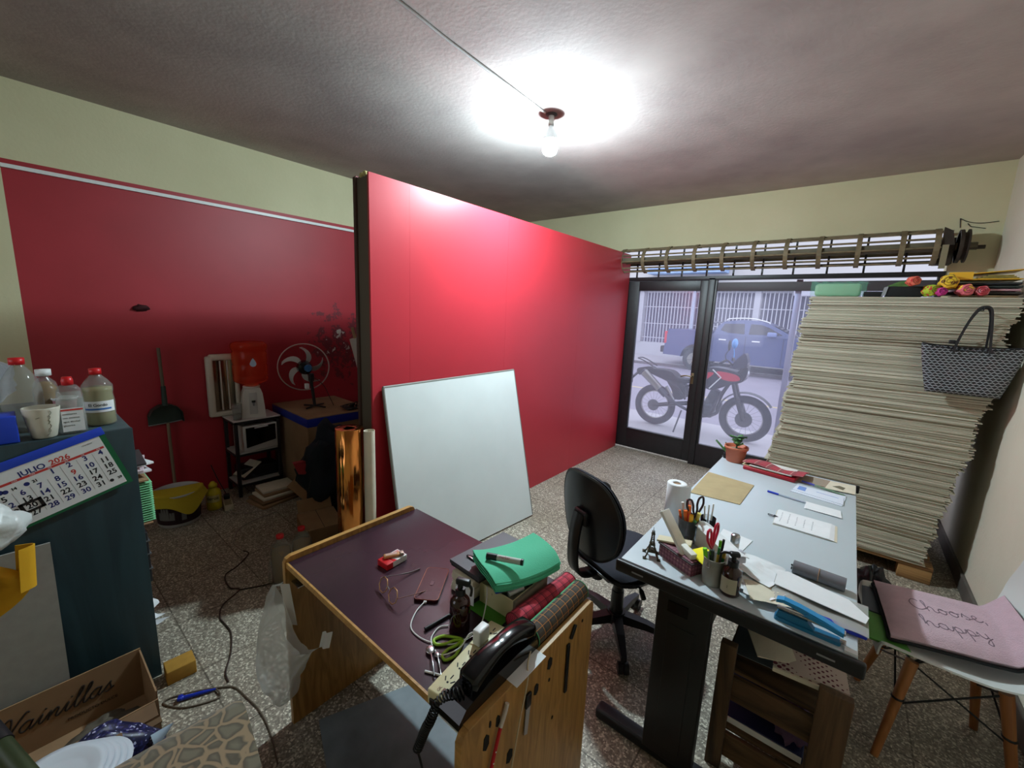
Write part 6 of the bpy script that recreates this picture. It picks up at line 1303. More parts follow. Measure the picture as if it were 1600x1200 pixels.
m = MB(); m.cyl((0, 0, 0.002), (0.075, 0, 0.002), 0.0085, 0.0065); m.cyl((0.075, 0, 0.002), (0.115, 0, 0.0), 0.0065, 0.004); m.ball((0.0, 0, 0.0035), 0.011, 12, 1.2, 1.0, 0.9); m.box((-0.012, -0.012, 0.0), (0.004, 0.012, 0.012), 0.003); m.build('tool_handle', mat('royal_blue_plastic', rgb(24, 50, 170), 0.3), sd)
m = MB(); m.cyl((-0.010, 0, 0.002), (-0.035, 0.002, 0.002), 0.002, n=8); m.build('tip', M_dullmetal, sd)
m = MB(); m.tube([(-1.84, 0.405, 0.009), (-1.79, 0.40, 0.004), (-1.84, 0.30, 0.004), (-1.92, 0.25, 0.004), (-1.93, 0.28, 0.004), (-1.88, 0.36, 0.0075), (-1.83, 0.43, 0.004), (-1.79, 0.46, 0.004), (-1.70, 0.475, 0.004), (-1.62, 0.485, 0.004), (-1.50, 0.48, 0.004), (-1.35, 0.45, 0.004)], 0.0032, 7)
tag(m.build('grey_tool_cord', mat('grey_brown_cord', rgb(96, 84, 70), 0.6)), 'grey brown cord looping from the blue handled tool', 'cord')
# ------------------------------------------------------------ kitchen corner on the dark red wall
KT = thing('side_table', 'small black metal side table with three white shelves against the red wall', 'table', (-3.845, 1.30, 0))
def kt(m=None): m = m or MB(); m.m = TR(3.845, -1.30, 0); return m
x0, x1, y0, y1 = -3.975, -3.715, 1.095, 1.435
for x in (x0, x1-0.025):
    for y in (y0, y1-0.025):
        m = kt(); m.box((x, y, 0), (x+0.025, y+0.025, 0.638), 0.002); m.build('leg', M_darksteel, KT)
for z in (0.115, 0.375):
    m = kt(); m.box((x0+0.004, y0+0.004, z-0.012), (x1-0.004, y1-0.004, z), 0.002); m.build('shelf', mat('greyish_white_shelf', rgb(176, 170, 164), 0.5) if z == 0.115 else bpy.data.materials['greyish_white_shelf'], KT)
    for a, b_ in (((x0, y0, z-0.03), (x1, y0+0.012, z-0.013)), ((x1-0.012, y0+0.025, z-0.03), (x1, y1, z-0.013))):
        m = kt(); m.box(a, b_); m.build('rail', M_darksteel, KT)
m = kt(); m.box((x0, y0, 0.615), (x1, y1, 0.638), 0.002); m.build('frame', M_darksteel, KT)
m = kt(); m.box((x0-0.005, y0-0.006, 0.6385), (x1+0.006, y1+0.006, 0.650), 0.002); m.build('tabletop', mat('stained_white_top', rgb(196, 188, 184), 0.45, var=0.06, scale=12), KT)
# water dispenser with bottle
WDp = thing('water_dispenser', 'white water dispenser with an upturned orange tinted bottle on the side table', 'water dispenser', (-3.815, 1.270, 0.651), math.radians(-14))
bd = MB(); prf = [(-0.085, 0), (0.085, 0), (0.080, 0.10), (0.070, 0.20), (0.055, 0.245), (-0.055, 0.245), (-0.070, 0.20), (-0.080, 0.10)]
bd.prism(prf, (-0.075, 0.075), Matrix(((0,0,1,0),(1,0,0,0),(0,1,0,0),(0,0,0,1)))); bd.build('dispenser_body', mat('ivory_plastic', rgb(206, 200, 190), 0.4), WDp)
m = MB(); m.box((0.0755, -0.028, 0.03), (0.078, 0.028, 0.21), 0.002); m.build('front_plate', mat('grey_white_plate', rgb(180, 176, 170), 0.4), WDp)
m = MB(); m.cyl((0.078, 0.0, 0.125), (0.105, 0.0, 0.125), 0.008); m.cyl((0.098, 0.0, 0.125), (0.098, 0.0, 0.105), 0.006); m.build('tap', M_grey, WDp)
m = MB(); m.box((0.085, -0.012, 0.132), (0.100, 0.014, 0.148), 0.002); m.build('tap_lever', M_black, WDp)
m = MB(); m.lathe([(0.05, 0.243), (0.062, 0.246), (0.064, 0.256), (0.05, 0.258)]); m.build('collar', M_white, WDp)
def _orange(N, K, p):
    out = [n for n in N if n.type == 'OUTPUT_MATERIAL'][0]
    t = N.new('ShaderNodeBsdfTransparent'); t.inputs[0].default_value = (1.0, 0.62, 0.46, 1)
    tl_ = N.new('ShaderNodeBsdfTranslucent'); tl_.inputs[0].default_value = (*rgb(255, 140, 96), 1)
    p.inputs['Base Color'].default_value = (*rgb(226, 84, 62), 1); p.inputs['Roughness'].default_value = 0.12
    a = N.new('ShaderNodeMixShader'); a.inputs[0].default_value = 0.5; K.new(p.outputs[0], a.inputs[1]); K.new(tl_.outputs[0], a.inputs[2])
    mx = N.new('ShaderNodeMixShader'); mx.inputs[0].default_value = 0.42; K.new(t.outputs[0], mx.inputs[1]); K.new(a.outputs[0], mx.inputs[2]); K.new(mx.outputs[0], out.inputs['Surface'])
M_jug = mixmat('orange_tinted_plastic', _orange)
m = MB(); m.lathe([(0.03, 0.235), (0.045, 0.262), (0.105, 0.290), (0.124, 0.305), (0.126, 0.335), (0.122, 0.345), (0.126, 0.356), (0.126, 0.430), (0.120, 0.445), (0.126, 0.460), (0.126, 0.535), (0.118, 0.548), (0.128, 0.562), (0.132, 0.590), (0.126, 0.612), (0.105, 0.622), (0.0, 0.622)], n=40); m.build('water_bottle', M_jug, WDp)
m = MB(); n_ = 16; drop = [(0.026*math.sin(t)*(1 if True else 1), -0.026*math.cos(t)) for t in [2*PI*i/n_ for i in range(n_)]]
dr = []
for i in range(24):
    t = 2*PI*i/24; x_ = 0.024*math.sin(t); y_ = -0.024*math.cos(t)
    if y_ > 0: x_ *= (1-(y_/0.024))**0.5*1.0; y_ = y_*1.9
    dr.append((x_, y_))
ac = 0.10; m.add([(0.1275*math.cos(ac+x_/0.127), 0.1275*math.sin(ac+x_/0.127), 0.455+y_) for x_, y_ in dr], [tuple(range(24))]); m.build('drop_sticker', mat('grey_blue_sticker', rgb(176, 196, 214), 0.5), WDp)
# heater leaning at the wall
ht = thing('quartz_heater', 'white framed electric heater leaning on the red wall behind the water dispenser', 'heater', (-3.965, 1.095, 0.651), 0.0)
m = MB()
m.box((-0.026, -0.095, 0.0), (0.026, -0.045, 0.50), 0.015); m.box((-0.026, 0.10, 0.0), (0.026, 0.135, 0.50), 0.012); m.box((-0.026, -0.07, 0.465), (0.026, 0.12, 0.515), 0.015); m.box((-0.026, -0.07, 0), (0.026, 0.12, 0.04), 0.01); m.box((-0.026, -0.06, 0.01), (-0.020, 0.12, 0.50)); m.build('housing', mat('yellowed_white', rgb(198, 188, 172), 0.45), ht)
m = MB(); m.grid(lambda u, v: (-0.015+0.02*(2*u-1)**2, -0.045+0.145*u, 0.04+0.43*v), 12, 2, 0.001); m.build('reflector', mat('reflector_metal', rgb(150, 130, 110), 0.2, 0.9), ht)
for k in range(2): m = MB(); m.cyl((0.005, 0.005+0.05*k, 0.05), (0.005, 0.005+0.05*k, 0.46), 0.006); m.build('heating_tube', mat('pale_quartz', rgb(190, 180, 170), 0.3), ht)
gl_ = thing('drinking_glass', 'clear drinking glass at the front left corner of the side table', 'glass', (-3.755, 1.135, 0.651))
m = MB(); m.lathe([(0, 0), (0.030, 0), (0.034, 0.13), (0.0325, 0.13), (0.029, 0.006), (0, 0.006)]); m.build('glass_wall', M_pet, gl_)
ov = thing('toaster_oven', 'white toaster oven with a black glass door on the middle shelf', 'oven', (-3.835, 1.285, 0.376))
m = MB(); m.box((-0.125, -0.130, 0.0), (0.118, 0.130, 0.215), 0.008); m.build('oven_body', mat('oven_white', rgb(190, 184, 178), 0.4), ov)
m = MB(); m.prism([(-0.112, 0.035), (0.112, 0.070), (0.112, 0.205), (-0.112, 0.200)], (0.1182, 0.124), Matrix(((0,0,1,0),(1,0,0,0),(0,1,0,0),(0,0,0,1)))); m.build('door', M_gloss, ov)
m = MB(); m.cyl((0.135, -0.05, 0.196), (0.135, 0.05, 0.200), 0.006); m.cyl((0.122, -0.045, 0.196), (0.137, -0.045, 0.196), 0.004); m.cyl((0.122, 0.045, 0.2), (0.137, 0.045, 0.2), 0.004); m.build('handle', mat('silver_handle', rgb(190, 190, 190), 0.3, 0.6), ov)
# bottom shelf clutter
m = MB(); m.m = RZ(0.3)@RX(0.5); m.box((-0.07, -0.09, 0.0), (0.07, 0.09, 0.006)); tag(m.build('white_leaflet', M_paperc), 'off-white sheet propped on the lowest shelf of the side table', 'paper', loc=(-3.82, 1.20, 0.20))
m = MB(); m.box((-0.09, -0.13, 0), (0.09, 0.16, 0.10), 0.012); m.tube([(0.08, -0.05, 0.04), (0.12, -0.04, 0.03), (0.11, 0.03, 0.02)], 0.006); tag(m.build('black_appliance', M_black), 'black appliance lying on the lowest shelf of the side table', 'appliance', loc=(-3.86, 1.27, 0.1165))
for k, (L1, W1, c_) in enumerate(((0.30, 0.24, M_card), (0.29, 0.23, M_cardd), (0.26, 0.21, M_paperc), (0.24, 0.20, M_card), (0.25, 0.19, M_paperc))):
    m = MB(); m.box((-W1/2, -L1/2, 0), (W1/2, L1/2, 0.018), 0.002)
    tag(m.build('flat_carton', c_), ['lowest flat brown carton on the floor before the side table', 'second flat carton from the floor before the side table', 'cream flat box in the middle of the low pile by the side table', 'brown flat carton under the top one before the side table', 'topmost cream flat box of the low pile by the side table'][k], 'carton', 'flat cartons piled before the side table', loc=(-3.50-0.015*k, 1.27+0.012*k, 0.0005+0.0195*k), rz=0.15-0.05*k)
# big carton with blue tape and the fan on it
bc = thing('large_carton', 'large brown carton with a blue tape band round its top edge', 'carton', (-3.60, 1.755, 0), -0.03)
hx, hy, hb = 0.36, 0.285, 0.70
m = MB(); m.box((-hx, -hy, 0), (hx, hy, hb), 0.003); m.build('carton_body', mat('worn_carton', rgb(142, 112, 84), 0.9, var=0.15, scale=6), bc)
m = MB(); m.box((-hx-0.002, -hy-0.002, 0.625), (hx+0.002, hy+0.002, 0.692), 0.001); m.build('blue_tape', mat('blue_tape', rgb(36, 50, 150), 0.35), bc)
m = MB(); m.box((hx+0.0022, -hy+0.005, 0.54), (hx+0.006, hy-0.01, 0.624)); m.build('flap', M_card, bc)
m = MB(); m.box((hx+0.0022, -hy+0.05, 0.05), (hx+0.005, hy-0.03, 0.47)); m.build('paper_label', mat('pale_carton_panel', rgb(168, 146, 120), 0.9), bc)
FN = thing('desk_fan', 'black desk fan with a wire ring and grey blades standing on the large carton', 'fan', (-3.60, 1.690, 0.701))
fx = Vector((0.93, -0.30, 0.02)).normalized(); hub = Vector((-0.11, -0.03, 0.345)); u_, v_ = frame(fx)
def ring(c, r, n=40): return [c+(u_*math.cos(2*PI*k/n)+v_*math.sin(2*PI*k/n))*r for k in range(n)]
m = MB(); m.tube(ring(hub, 0.205), 0.0055, 6, closed=True, smooth_pts=False); m.build('guard_ring', mat('pale_wire', rgb(190, 176, 168), 0.3, 0.5), FN)
m = MB()
for k in range(40):
    a = 2*PI*k/40; d_ = u_*math.cos(a)+v_*math.sin(a); m.cyl(hub+d_*0.205, hub-fx*0.06+d_*0.12, 0.0011, n=4, cap=False); m.cyl(hub-fx*0.06+d_*0.12, hub-fx*0.08+d_*0.04, 0.0011, n=4, cap=False)
m.build('front_guard', mat('dark_wire', rgb(110, 70, 70), 0.4, 0.5), FN)
for k in range(5):
    a0 = 2*PI*k/5+0.3; m = MB()
    def bf(u, v, a0=a0):
        r = 0.04+0.135*u; a = a0+0.75*u*u+(v-0.5)*0.34*(0.5+0.6*math.sin(PI*min(1, u*0.9+0.1)))*1.5/(0.6+1.2*u)
        p_ = hub-fx*0.02+(u_*math.cos(a)+v_*math.sin(a))*r+fx*0.035*(v-0.5); return p_
    m.grid(bf, 10, 6, 0.002); m.build('blade', mat('silver_grey_blade', rgb(176, 178, 172), 0.3) if k == 0 else bpy.data.materials['silver_grey_blade'], FN)
m = MB(); m.cyl(hub-fx*0.035, hub-fx*0.0, 0.042, 0.046); m.build('blade_hub', M_black, FN)
m = MB(); m.cyl(hub+fx*0.015, hub+fx*0.085, 0.062, 0.055, 24); m.cyl(hub+fx*0.085, hub+fx*0.10, 0.055, 0.035, 24); m.build('motor_housing', M_gloss, FN)
m = MB(); m.cyl(hub+fx*0.085+Vector((0.0, 0.02, 0.0)), hub+fx*0.125+Vector((0, 0.02, 0)), 0.036, 0.028, 20); m.build('motor_cap', mat('steel_blue_cap', rgb(50, 100, 150), 0.4), FN)
m = MB(); m.cyl((0.0, 0, 0.01), (-0.02, -0.02, 0.28), 0.012, 0.015); m.box((-0.035, -0.035, 0.23), (0.005, 0.005, 0.30), 0.008); m.build('stand_pole', M_darksteel, FN)
m = MB(); m.box((-0.02, -0.075, 0.17), (0.012, -0.045, 0.215), 0.004); m.build('switch_plate', M_white, FN)
m = MB()
for a in (0.4, 2.0, 3.6, 5.2): m.box((-0.001, -0.001, 0), (0.001, 0.001, 0.001)); m.cyl((0, 0, 0.014), (0.11*math.cos(a), 0.11*math.sin(a), 0.008), 0.007, n=10)
m.build('stand_feet', M_darksteel, FN)
m = MB(); m.tube([hub+fx*0.08+Vector((0, 0.02, -0.05)), Vector((0.04, 0.06, 0.2)), Vector((0.08, 0.10, 0.08)), Vector((0.10, 0.12, 0.012))], 0.003, 6); m.build('power_cord', M_black, FN)
m = MB(); random.seed(2)
for k in range(5): m.tube([(0.03*k-0.05, 0.0+0.02*k, 0.012), (0.0+0.03*k, 0.06, 0.035+0.01*k), (0.07, 0.10-0.02*k, 0.025), (0.10, 0.02*k, 0.012), (0.03, -0.03+0.01*k, 0.03), (-0.02+0.03*k, 0.02, 0.014)], 0.005, 6)
tag(m.build('cable_bundle', M_black), 'tangled black cables on the large carton right of the fan', 'cables', loc=(-3.37, 1.83, 0.702))
# rolls, jacket and smaller cartons
pr2 = thing('tall_paper_roll', 'tall white paper roll leaning in the corner behind the large carton', 'paper roll', (-3.10, 2.15, 0.0))
m = MB(); m.cyl((0, 0.0, 0.0), (-0.12, -0.28, 1.33), 0.045, n=24); m.build('paper', mat('greyish_paper', rgb(176, 168, 160), 0.8), pr2)
m = MB(); m.cyl((-0.12, -0.28, 1.33), (-0.128, -0.298, 1.42), 0.012, n=12); m.build('core_stick', M_card, pr2)
lump(mat('navy_fabric', rgb(27, 33, 44), 0.9, bump=0.5, bscale=12), 'navy_jacket', 'dark navy jacket slumped in front of the large carton', 'jacket', (-2.93, 1.48, 0.34), 0.30, 0.55, 0.72, 1.12, 14, 0.45, 2.2, 36)
m = MB(); m.prism([(0, 0), (0.20, -0.01), (0.17, 0.10), (0.10, 0.10), (0.03, 0.085)], (-0.04, 0.0), basis((0, 0, 0), (0.25, 0.97, 0), (0, 0, -1))); tag(m.build('red_tray', mat('dull_red_card', rgb(150, 32, 42), 0.6)), 'dull red folded card tray in front of the navy jacket', 'tray', loc=(-2.98, 1.22, 0.475))
m = MB(); q4 = [(-3.45, 1.36, 0.10), (-2.93, 1.33, 0.10), (-3.02, 1.42, 0.30), (-3.28, 1.46, 0.30)]
m.grid(lambda u, v: quad(q4, u, v), 4, 4, 0.006, False); tag(m.build('cardboard_piece', M_card), 'slanted cardboard piece between the low pile and the navy jacket', 'cardboard', loc=(0, 0, 0))
def carton(name, label, loc, w_, d_, h_, rz, mt, tape=None):
    o = thing(name, label, 'carton', loc, rz)
    m = MB(); m.box((-w_/2, -d_/2, 0), (w_/2, d_/2, h_), 0.004); m.build('carton_body', mt, o)
    m = MB(); m.box((-w_/2, -0.0015, h_), (w_/2, 0.0015, h_+0.0006)); m.build('top_seam', M_ink, o)
    m = MB(); m.m = TR(-w_/2, 0, h_)@RY(-2.2); m.box((0, -d_/2+0.01, -0.0015), (0.09, d_/2-0.01, 0.0015)); m.build('flap', mt, o)
    if tape: m = MB(); m.box((-w_/2-0.001, -d_/2-0.001, h_-0.05), (w_/2+0.001, d_/2+0.001, h_-0.02)); m.build('tape', tape, o)
    return o
carton('brown_carton', 'brown carton with a blue tape line standing behind the gold foil roll', (-2.47, 1.66, 0), 0.34, 0.40, 0.26, 0.1, M_cardd, mat('dark_blue_tape', rgb(34, 38, 110), 0.4))
carton('small_carton', 'low brown carton on the floor in front of the blue taped carton', (-2.64, 1.24, 0), 0.28, 0.24, 0.16, -0.25, M_card)
gf = thing('gold_foil_roll', 'tall shiny copper gold foil roll standing before the partition end', 'foil roll', (-2.135, 1.19, 0))
m = MB(); m.lathe([(0.03, 0.001), (0.074, 0.0), (0.0755, 0.001), (0.0755, 0.915), (0.074, 0.916), (0.03, 0.914)], n=64)
def _foil(N, K, p):
    p.inputs['Base Color'].default_value = (*rgb(214, 140, 74), 1); p.inputs['Metallic'].default_value = 1.0; p.inputs['Roughness'].default_value = 0.13
    tc = N.new('ShaderNodeTexCoord'); mp = N.new('ShaderNodeMapping'); mp.inputs['Scale'].default_value = (1, 1, 0.12); K.new(tc.outputs['Object'], mp.inputs[0])
    n = N.new('ShaderNodeTexNoise'); n.inputs['Scale'].default_value = 22; n.inputs['Detail'].default_value = 2; K.new(mp.outputs[0], n.inputs['Vector']); b = N.new('ShaderNodeBump'); b.inputs['Strength'].default_value = 0.5; b.inputs['Distance'].default_value = 0.02
    K.new(n.outputs['Fac'], b.inputs['Height']); K.new(b.outputs['Normal'], p.inputs['Normal'])
m.build('foil', mixmat('copper_gold_foil', _foil), gf)
m = MB(); m.lathe([(0.030, 0.005), (0.027, 0.005), (0.027, 0.914), (0.030, 0.914)]); m.build('core', M_card, gf)
wp = thing('white_paper_roll', 'loose white paper roll standing between the gold roll and the white board', 'paper roll', (-2.045, 1.262, 0))
m = MB(); m.grid(lambda u, v: ((0.028+0.006*u+0.004*math.sin(v*5)*u)*math.cos(-1.2+u*7), (0.028+0.006*u)*math.sin(-1.2+u*7), 0.905*v), 40, 10, 0.0012); m.build('paper', M_paperc, wp)
# floor things at the left
Bk = thing('paint_bucket', 'white paint bucket with a dark label holding a yellow rag below the dustpan', 'bucket', (-3.62, 0.68, 0), 0.1)
m = MB(); m.lathe([(0, 0), (0.118, 0), (0.122, 0.006), (0.140, 0.225), (0.146, 0.227), (0.147, 0.240), (0.139, 0.240), (0.134, 0.225), (0.116, 0.010), (0, 0.010)], n=44); m.build('bucket_body', mat('bucket_white', rgb(190, 188, 186), 0.45), Bk)
m = MB(); vs = []; nn = 30
for i in range(nn+1):
    a = -2.3+3.9*i/nn; 
    for z, r in ((0.025, 0.1249), (0.185, 0.1380)): vs.append((r*math.cos(a), r*math.sin(a), z))
m.add(vs, [(2*i, 2*i+2, 2*i+3, 2*i+1) for i in range(nn)], True); m.build('label', mat('maroon_black_label', rgb(44, 20, 26), 0.6, var=0.4, scale=14), Bk)
m = MB()
for a0, a1, za, zb in ((-1.3, -0.5, 0.06, 0.12), (-1.15, -0.75, 0.07, 0.15), (-0.2, 0.02, 0.05, 0.14)):
    vs = []
    for i in range(9):
        a = a0+(a1-a0)*i/8
        for z in (za, zb): r = 0.1232+z*0.0788; vs.append((r*math.cos(a), r*math.sin(a), z))
    m.add(vs, [(2*i, 2*i+2, 2*i+3, 2*i+1) for i in range(8)], True)
m.build('label_picture', mat('grey_label_picture', rgb(120, 120, 116), 0.6), Bk)
rg = MB()
def rag(u, v):
    a = -1.9+3.4*u; r = 0.150+0.004*math.sin(u*9)+0.035*max(0, v-0.3); drop = v*(0.05+0.13*math.exp(-((u-0.62)/0.16)**2)+0.03*math.sin(u*7)); rr = r if v > 0.12 else 0.145*(v/0.12)**0.2
    return (rr*math.cos(a)-0.004, rr*math.sin(a), 0.250-drop+0.006*(1-v))
rg.grid(rag, 50, 12, 0.003); rg.grid(lambda u, v: (0.115*(1-v)*math.cos(-1.0+2.6*u)+0.0, 0.115*(1-v)*math.sin(-1.0+2.6*u), 0.244-0.08*v), 20, 6, 0.002)
tag(rg.build('yellow_rag', mat('mustard_yellow_cloth', rgb(188, 166, 40), 0.9, bump=0.3, bscale=50)), 'yellow cloth draped over the rim of the paint bucket', 'rag', loc=(-3.62, 0.68, 0.0))
lump(mat('blue_grey_cloth', rgb(80, 84, 108), 0.9), 'grey_blue_cloth', 'grey blue cloth stuffed inside the paint bucket', 'cloth', (-3.665, 0.68, 0.17), 0.085, 1, 1, 0.6, 8, 0.3)
yb = thing('bleach_bottle', 'yellow bleach bottle on the floor between the bucket and the side table', 'bottle', (-3.66, 0.905, 0))
M_yb = mat('bleach_yellow', rgb(206, 186, 30), 0.4)
m = MB(); m.lathe([(0, 0), (0.045, 0), (0.050, 0.006), (0.050, 0.055), (0.047, 0.062), (0.050, 0.07), (0.050, 0.125), (0.044, 0.148), (0.024, 0.168), (0.019, 0.175)], n=32); m.build('bottle_body', M_yb, yb)
m = MB(); m.lathe([(0.0, 0.174), (0.028, 0.174), (0.029, 0.195), (0.020, 0.205), (0.012, 0.218), (0, 0.219)], n=20); m.build('cap', M_yb, yb)
m = MB(); wrap(m, 0.0506, -1.35, 0.55, 0.066, 0.122); m.build('label', mat('label_cream', rgb(206, 196, 130), 0.6), yb)
m = MB(); curved_text(m, 'deroz', 0.036, 0.0512, -0.42, 0.098); m.build('label_text', M_ink, yb)
dp = thing('long_dustpan', 'dark green dustpan with a long handle hanging on the red wall', 'dustpan', (-3.93, 0.72, 0.65))
m = MB(); m.cyl((0.0, 0.0, 0.27), (0.0, -0.005, 0.585), 0.011, 0.011); m.build('handle_stick', mat('weathered_stick', rgb(104, 88, 72), 0.8), dp)
m = MB(); m.cyl((0.0, 0.0, 0.15), (0.0, 0.0, 0.30), 0.018, 0.015); m.build('handle_socket', mat('dark_green_plastic', rgb(42, 58, 52), 0.5), dp)
pan = [(-0.10, 0.0), (0.105, 0.012), (0.100, 0.09), (0.075, 0.13), (0.03, 0.155), (-0.03, 0.155), (-0.078, 0.125), (-0.100, 0.08)]
def panrim(u, v):
    t = u*5.999; k = 1+int(t); f = t-int(t); a, b_ = pan[k], pan[k+1]
    return (-0.048+0.07*v, a[0]*(1-f)+b_[0]*f, a[1]*(1-f)+b_[1]*f)
m = MB(); m.prism(pan, (-0.05, -0.046), Matrix(((0,0,1,0),(1,0,0,0),(0,1,0,0),(0,0,0,1)))); m.grid(panrim, 24, 3, 0.003)
m.build('pan', mat('dark_green_plastic2', rgb(40, 56, 50), 0.45), dp)
m = MB(); m.tube([(-0.044, -0.10, 0.0), (-0.044, 0.0, 0.004), (-0.044, 0.105, 0.012)], 0.004, 6); m.build('lip', M_grey, dp)
m = MB(); m.cyl((0.0, 0.0, 0.0), (0.0, -0.004, 0.66), 0.011, n=14); tag(m.build('broom_stick', mat('pale_broom_stick', rgb(132, 112, 90), 0.8)), 'wooden broom stick standing behind the dustpan down into the bucket', 'stick', loc=(-3.955, 0.735, 0.0))
es = thing('extension_socket', 'short cream extension socket on the floor beside the yellow bottle', 'extension socket', (-3.625, 0.985, 0.0), math.radians(168))
m = MB(); m.box((-0.10, -0.030, 0), (0.10, 0.030, 0.035), 0.005); m.build('housing', mat('ivory_housing', rgb(196, 186, 156), 0.45), es)
m = MB(); m.box((-0.06, -0.022, 0.035), (0.045, 0.022, 0.0365), 0.001); m.build('socket_face', mat('tan_face', rgb(150, 138, 108), 0.5), es)
m = MB(); m.box((0.05, -0.02, 0.0355), (0.09, 0.02, 0.075), 0.006); m.tube([(0.07, 0, 0.07), (0.10, 0.02, 0.12), (0.14, 0.05, 0.20), (0.18, 0.08, 0.30)], 0.0035); m.build('plug', M_black, es)
m = MB(); z = 0.0045
m.tube([(-3.52, 0.965, 0.012), (-3.42, 1.0, z), (-3.33, 1.17, z), (-3.26, 1.19, z), (-3.24, 1.05, z), (-3.19, 0.93, z), (-3.08, 0.86, z), (-2.98, 0.83, z), (-2.86, 0.84, z)], 0.0035, 7)
tag(m.build('white_floor_cord', mat('grey_white_cord', rgb(158, 146, 136), 0.6)), 'grey white cord curling on the floor from the extension socket', 'cord')
m = MB(); m.tube([(-2.86, 0.84, z), (-2.80, 0.85, z), (-2.71, 0.76, z), (-2.66, 0.68, z), (-2.52, 0.66, z), (-2.46, 0.69, z), (-2.39, 0.59, z), (-2.30, 0.55, z), (-2.23, 0.55, z), (-2.14, 0.55, z), (-2.01, 0.51, z), (-1.91, 0.46, z), (-1.845, 0.45, z)], 0.0035, 7)
m.tube([(-2.46, 0.69, z), (-2.40, 0.80, z), (-2.35, 0.95, z), (-2.2, 1.02, z)], 0.0035, 7)
tag(m.build('dark_floor_cord', mat('dark_brown_cord', rgb(60, 46, 40), 0.7)), 'dark brown cord winding across the floor toward the open carton', 'cord')
def _f2(N, K, p):
    _bagm(N, K, p); [n for n in N if n.type == 'MIX_SHADER'][0].inputs[0].default_value = 0.12
M_film2 = mixmat('very_thin_film', _f2)
M_oil = mat('amber_drink', rgb(160, 116, 50), 0.2, alpha=0.85)
for (x, y, lb) in ((-2.38, 0.885, 'left red capped bottle of amber liquid in the film bag by the wooden table'), (-2.38, 1.005, 'right red capped bottle of amber liquid in the film bag by the wooden table')):
    bottle('drink_bottle', lb, (x, y, 0.001), [(0, 0), (0.045, 0), (0.053, 0.01), (0.051, 0.08), (0.053, 0.15), (0.050, 0.20), (0.030, 0.245), (0.015, 0.262), (0.014, 0.272)], M_pet, M_red, [(0, 0.268), (0.020, 0.268), (0.020, 0.288), (0, 0.289)], [(0, 0.004), (0.042, 0.004), (0.050, 0.012), (0.048, 0.08), (0.050, 0.15), (0.045, 0.205), (0, 0.215)], M_oil)
m = MB(); m.grid(lambda u, v: ((0.072+0.01*noise.noise(Vector((math.cos(2*PI*u)*3, math.sin(2*PI*u)*3, v*5))))*math.cos(2*PI*u)*(1-0.35*v*v), (0.135+0.014*noise.noise(Vector((math.cos(2*PI*u)*3, math.sin(2*PI*u)*3, v*5+9))))*math.sin(2*PI*u)*(1-0.25*v*v), 0.002+0.25*v), 40, 14)
tag(m.build('film_bag', M_film2), 'thin film bag wrapped round the two red capped bottles', 'bag', loc=(-2.38, 0.945, 0.0))

# ------------------------------------------------------------ on top of the board stack
ZT = 1.7925
gp = thing('wrapped_packet', 'pale green packet wrapped in shiny plastic at the left end of the stack top', 'packet', (-0.12, 3.66, ZT))
m = MB(); m.box((-0.125, -0.05, 0.0), (0.125, 0.05, 0.085), 0.02); m.build('packet_body', mat('pale_green_pack', rgb(168, 196, 164), 0.4), gp)
m = MB(); m.grid(lambda u, v: (-0.148+0.30*u, -0.058+0.003*math.sin(u*40)*v, 0.002+0.092*v+0.003*math.sin(u*30)), 30, 8, 0.001); m.grid(lambda u, v: (-0.148+0.30*u+0.02*v, -0.058+0.12*v, 0.094+0.004*math.sin(u*33+v*5)), 30, 6, 0.001); m.build('plastic_wrap', mat('sea_green_film', rgb(110, 190, 160), 0.15, alpha=0.18), gp)
m = MB(); m.box((0.02, 3.60, ZT), (0.115, 3.72, ZT+0.030), 0.004); tag(m.build('black_notebook', M_blackmatte), 'flat black notebook right of the pale green packet', 'notebook')
m = MB(); m.grid(lambda u, v: (0.108+0.02*u+0.008*v, 3.592-0.003*v, ZT+0.001+0.055*v+0.006*u), 3, 6, 0.001); tag(m.build('silver_strip', mat('silver_film', rgb(190, 196, 210), 0.2, 0.6)), 'small silver strip of film beside the black notebook', 'strip')
m = MB(); m.box((0.130, 3.595, ZT), (0.30, 3.72, ZT+0.062), 0.006); tag(m.build('black_case', M_blackmatte), 'black case under the green fabric on the stack top', 'case')
m = MB(); m.grid(lambda u, v: (0.13+0.10*u+0.03*v, 3.60+0.09*v, ZT+0.0635+0.055*v*(0.4+0.6*u)+0.004*math.sin(u*6)), 10, 8, 0.004); tag(m.build('green_fabric', mat('leafy_green_fabric', rgb(80, 122, 62), 0.85, var=0.3, scale=40)), 'folded leafy green fabric lying on the black case', 'fabric')
def _spot(c1, c2, sc_=40):
    def f(N, K, p):
        tc = N.new('ShaderNodeTexCoord'); v = N.new('ShaderNodeTexVoronoi'); v.inputs['Scale'].default_value = sc_; K.new(tc.outputs['Object'], v.inputs['Vector']); r = N.new('ShaderNodeValToRGB'); r.color_ramp.interpolation = 'CONSTANT'
        r.color_ramp.elements[0].color = (*c2, 1); r.color_ramp.elements[1].position = 0.38; r.color_ramp.elements[1].color = (*c1, 1); K.new(v.outputs['Distance'], r.inputs[0]); K.new(r.outputs[0], p.inputs['Base Color']); p.inputs['Roughness'].default_value = 0.7
    return f
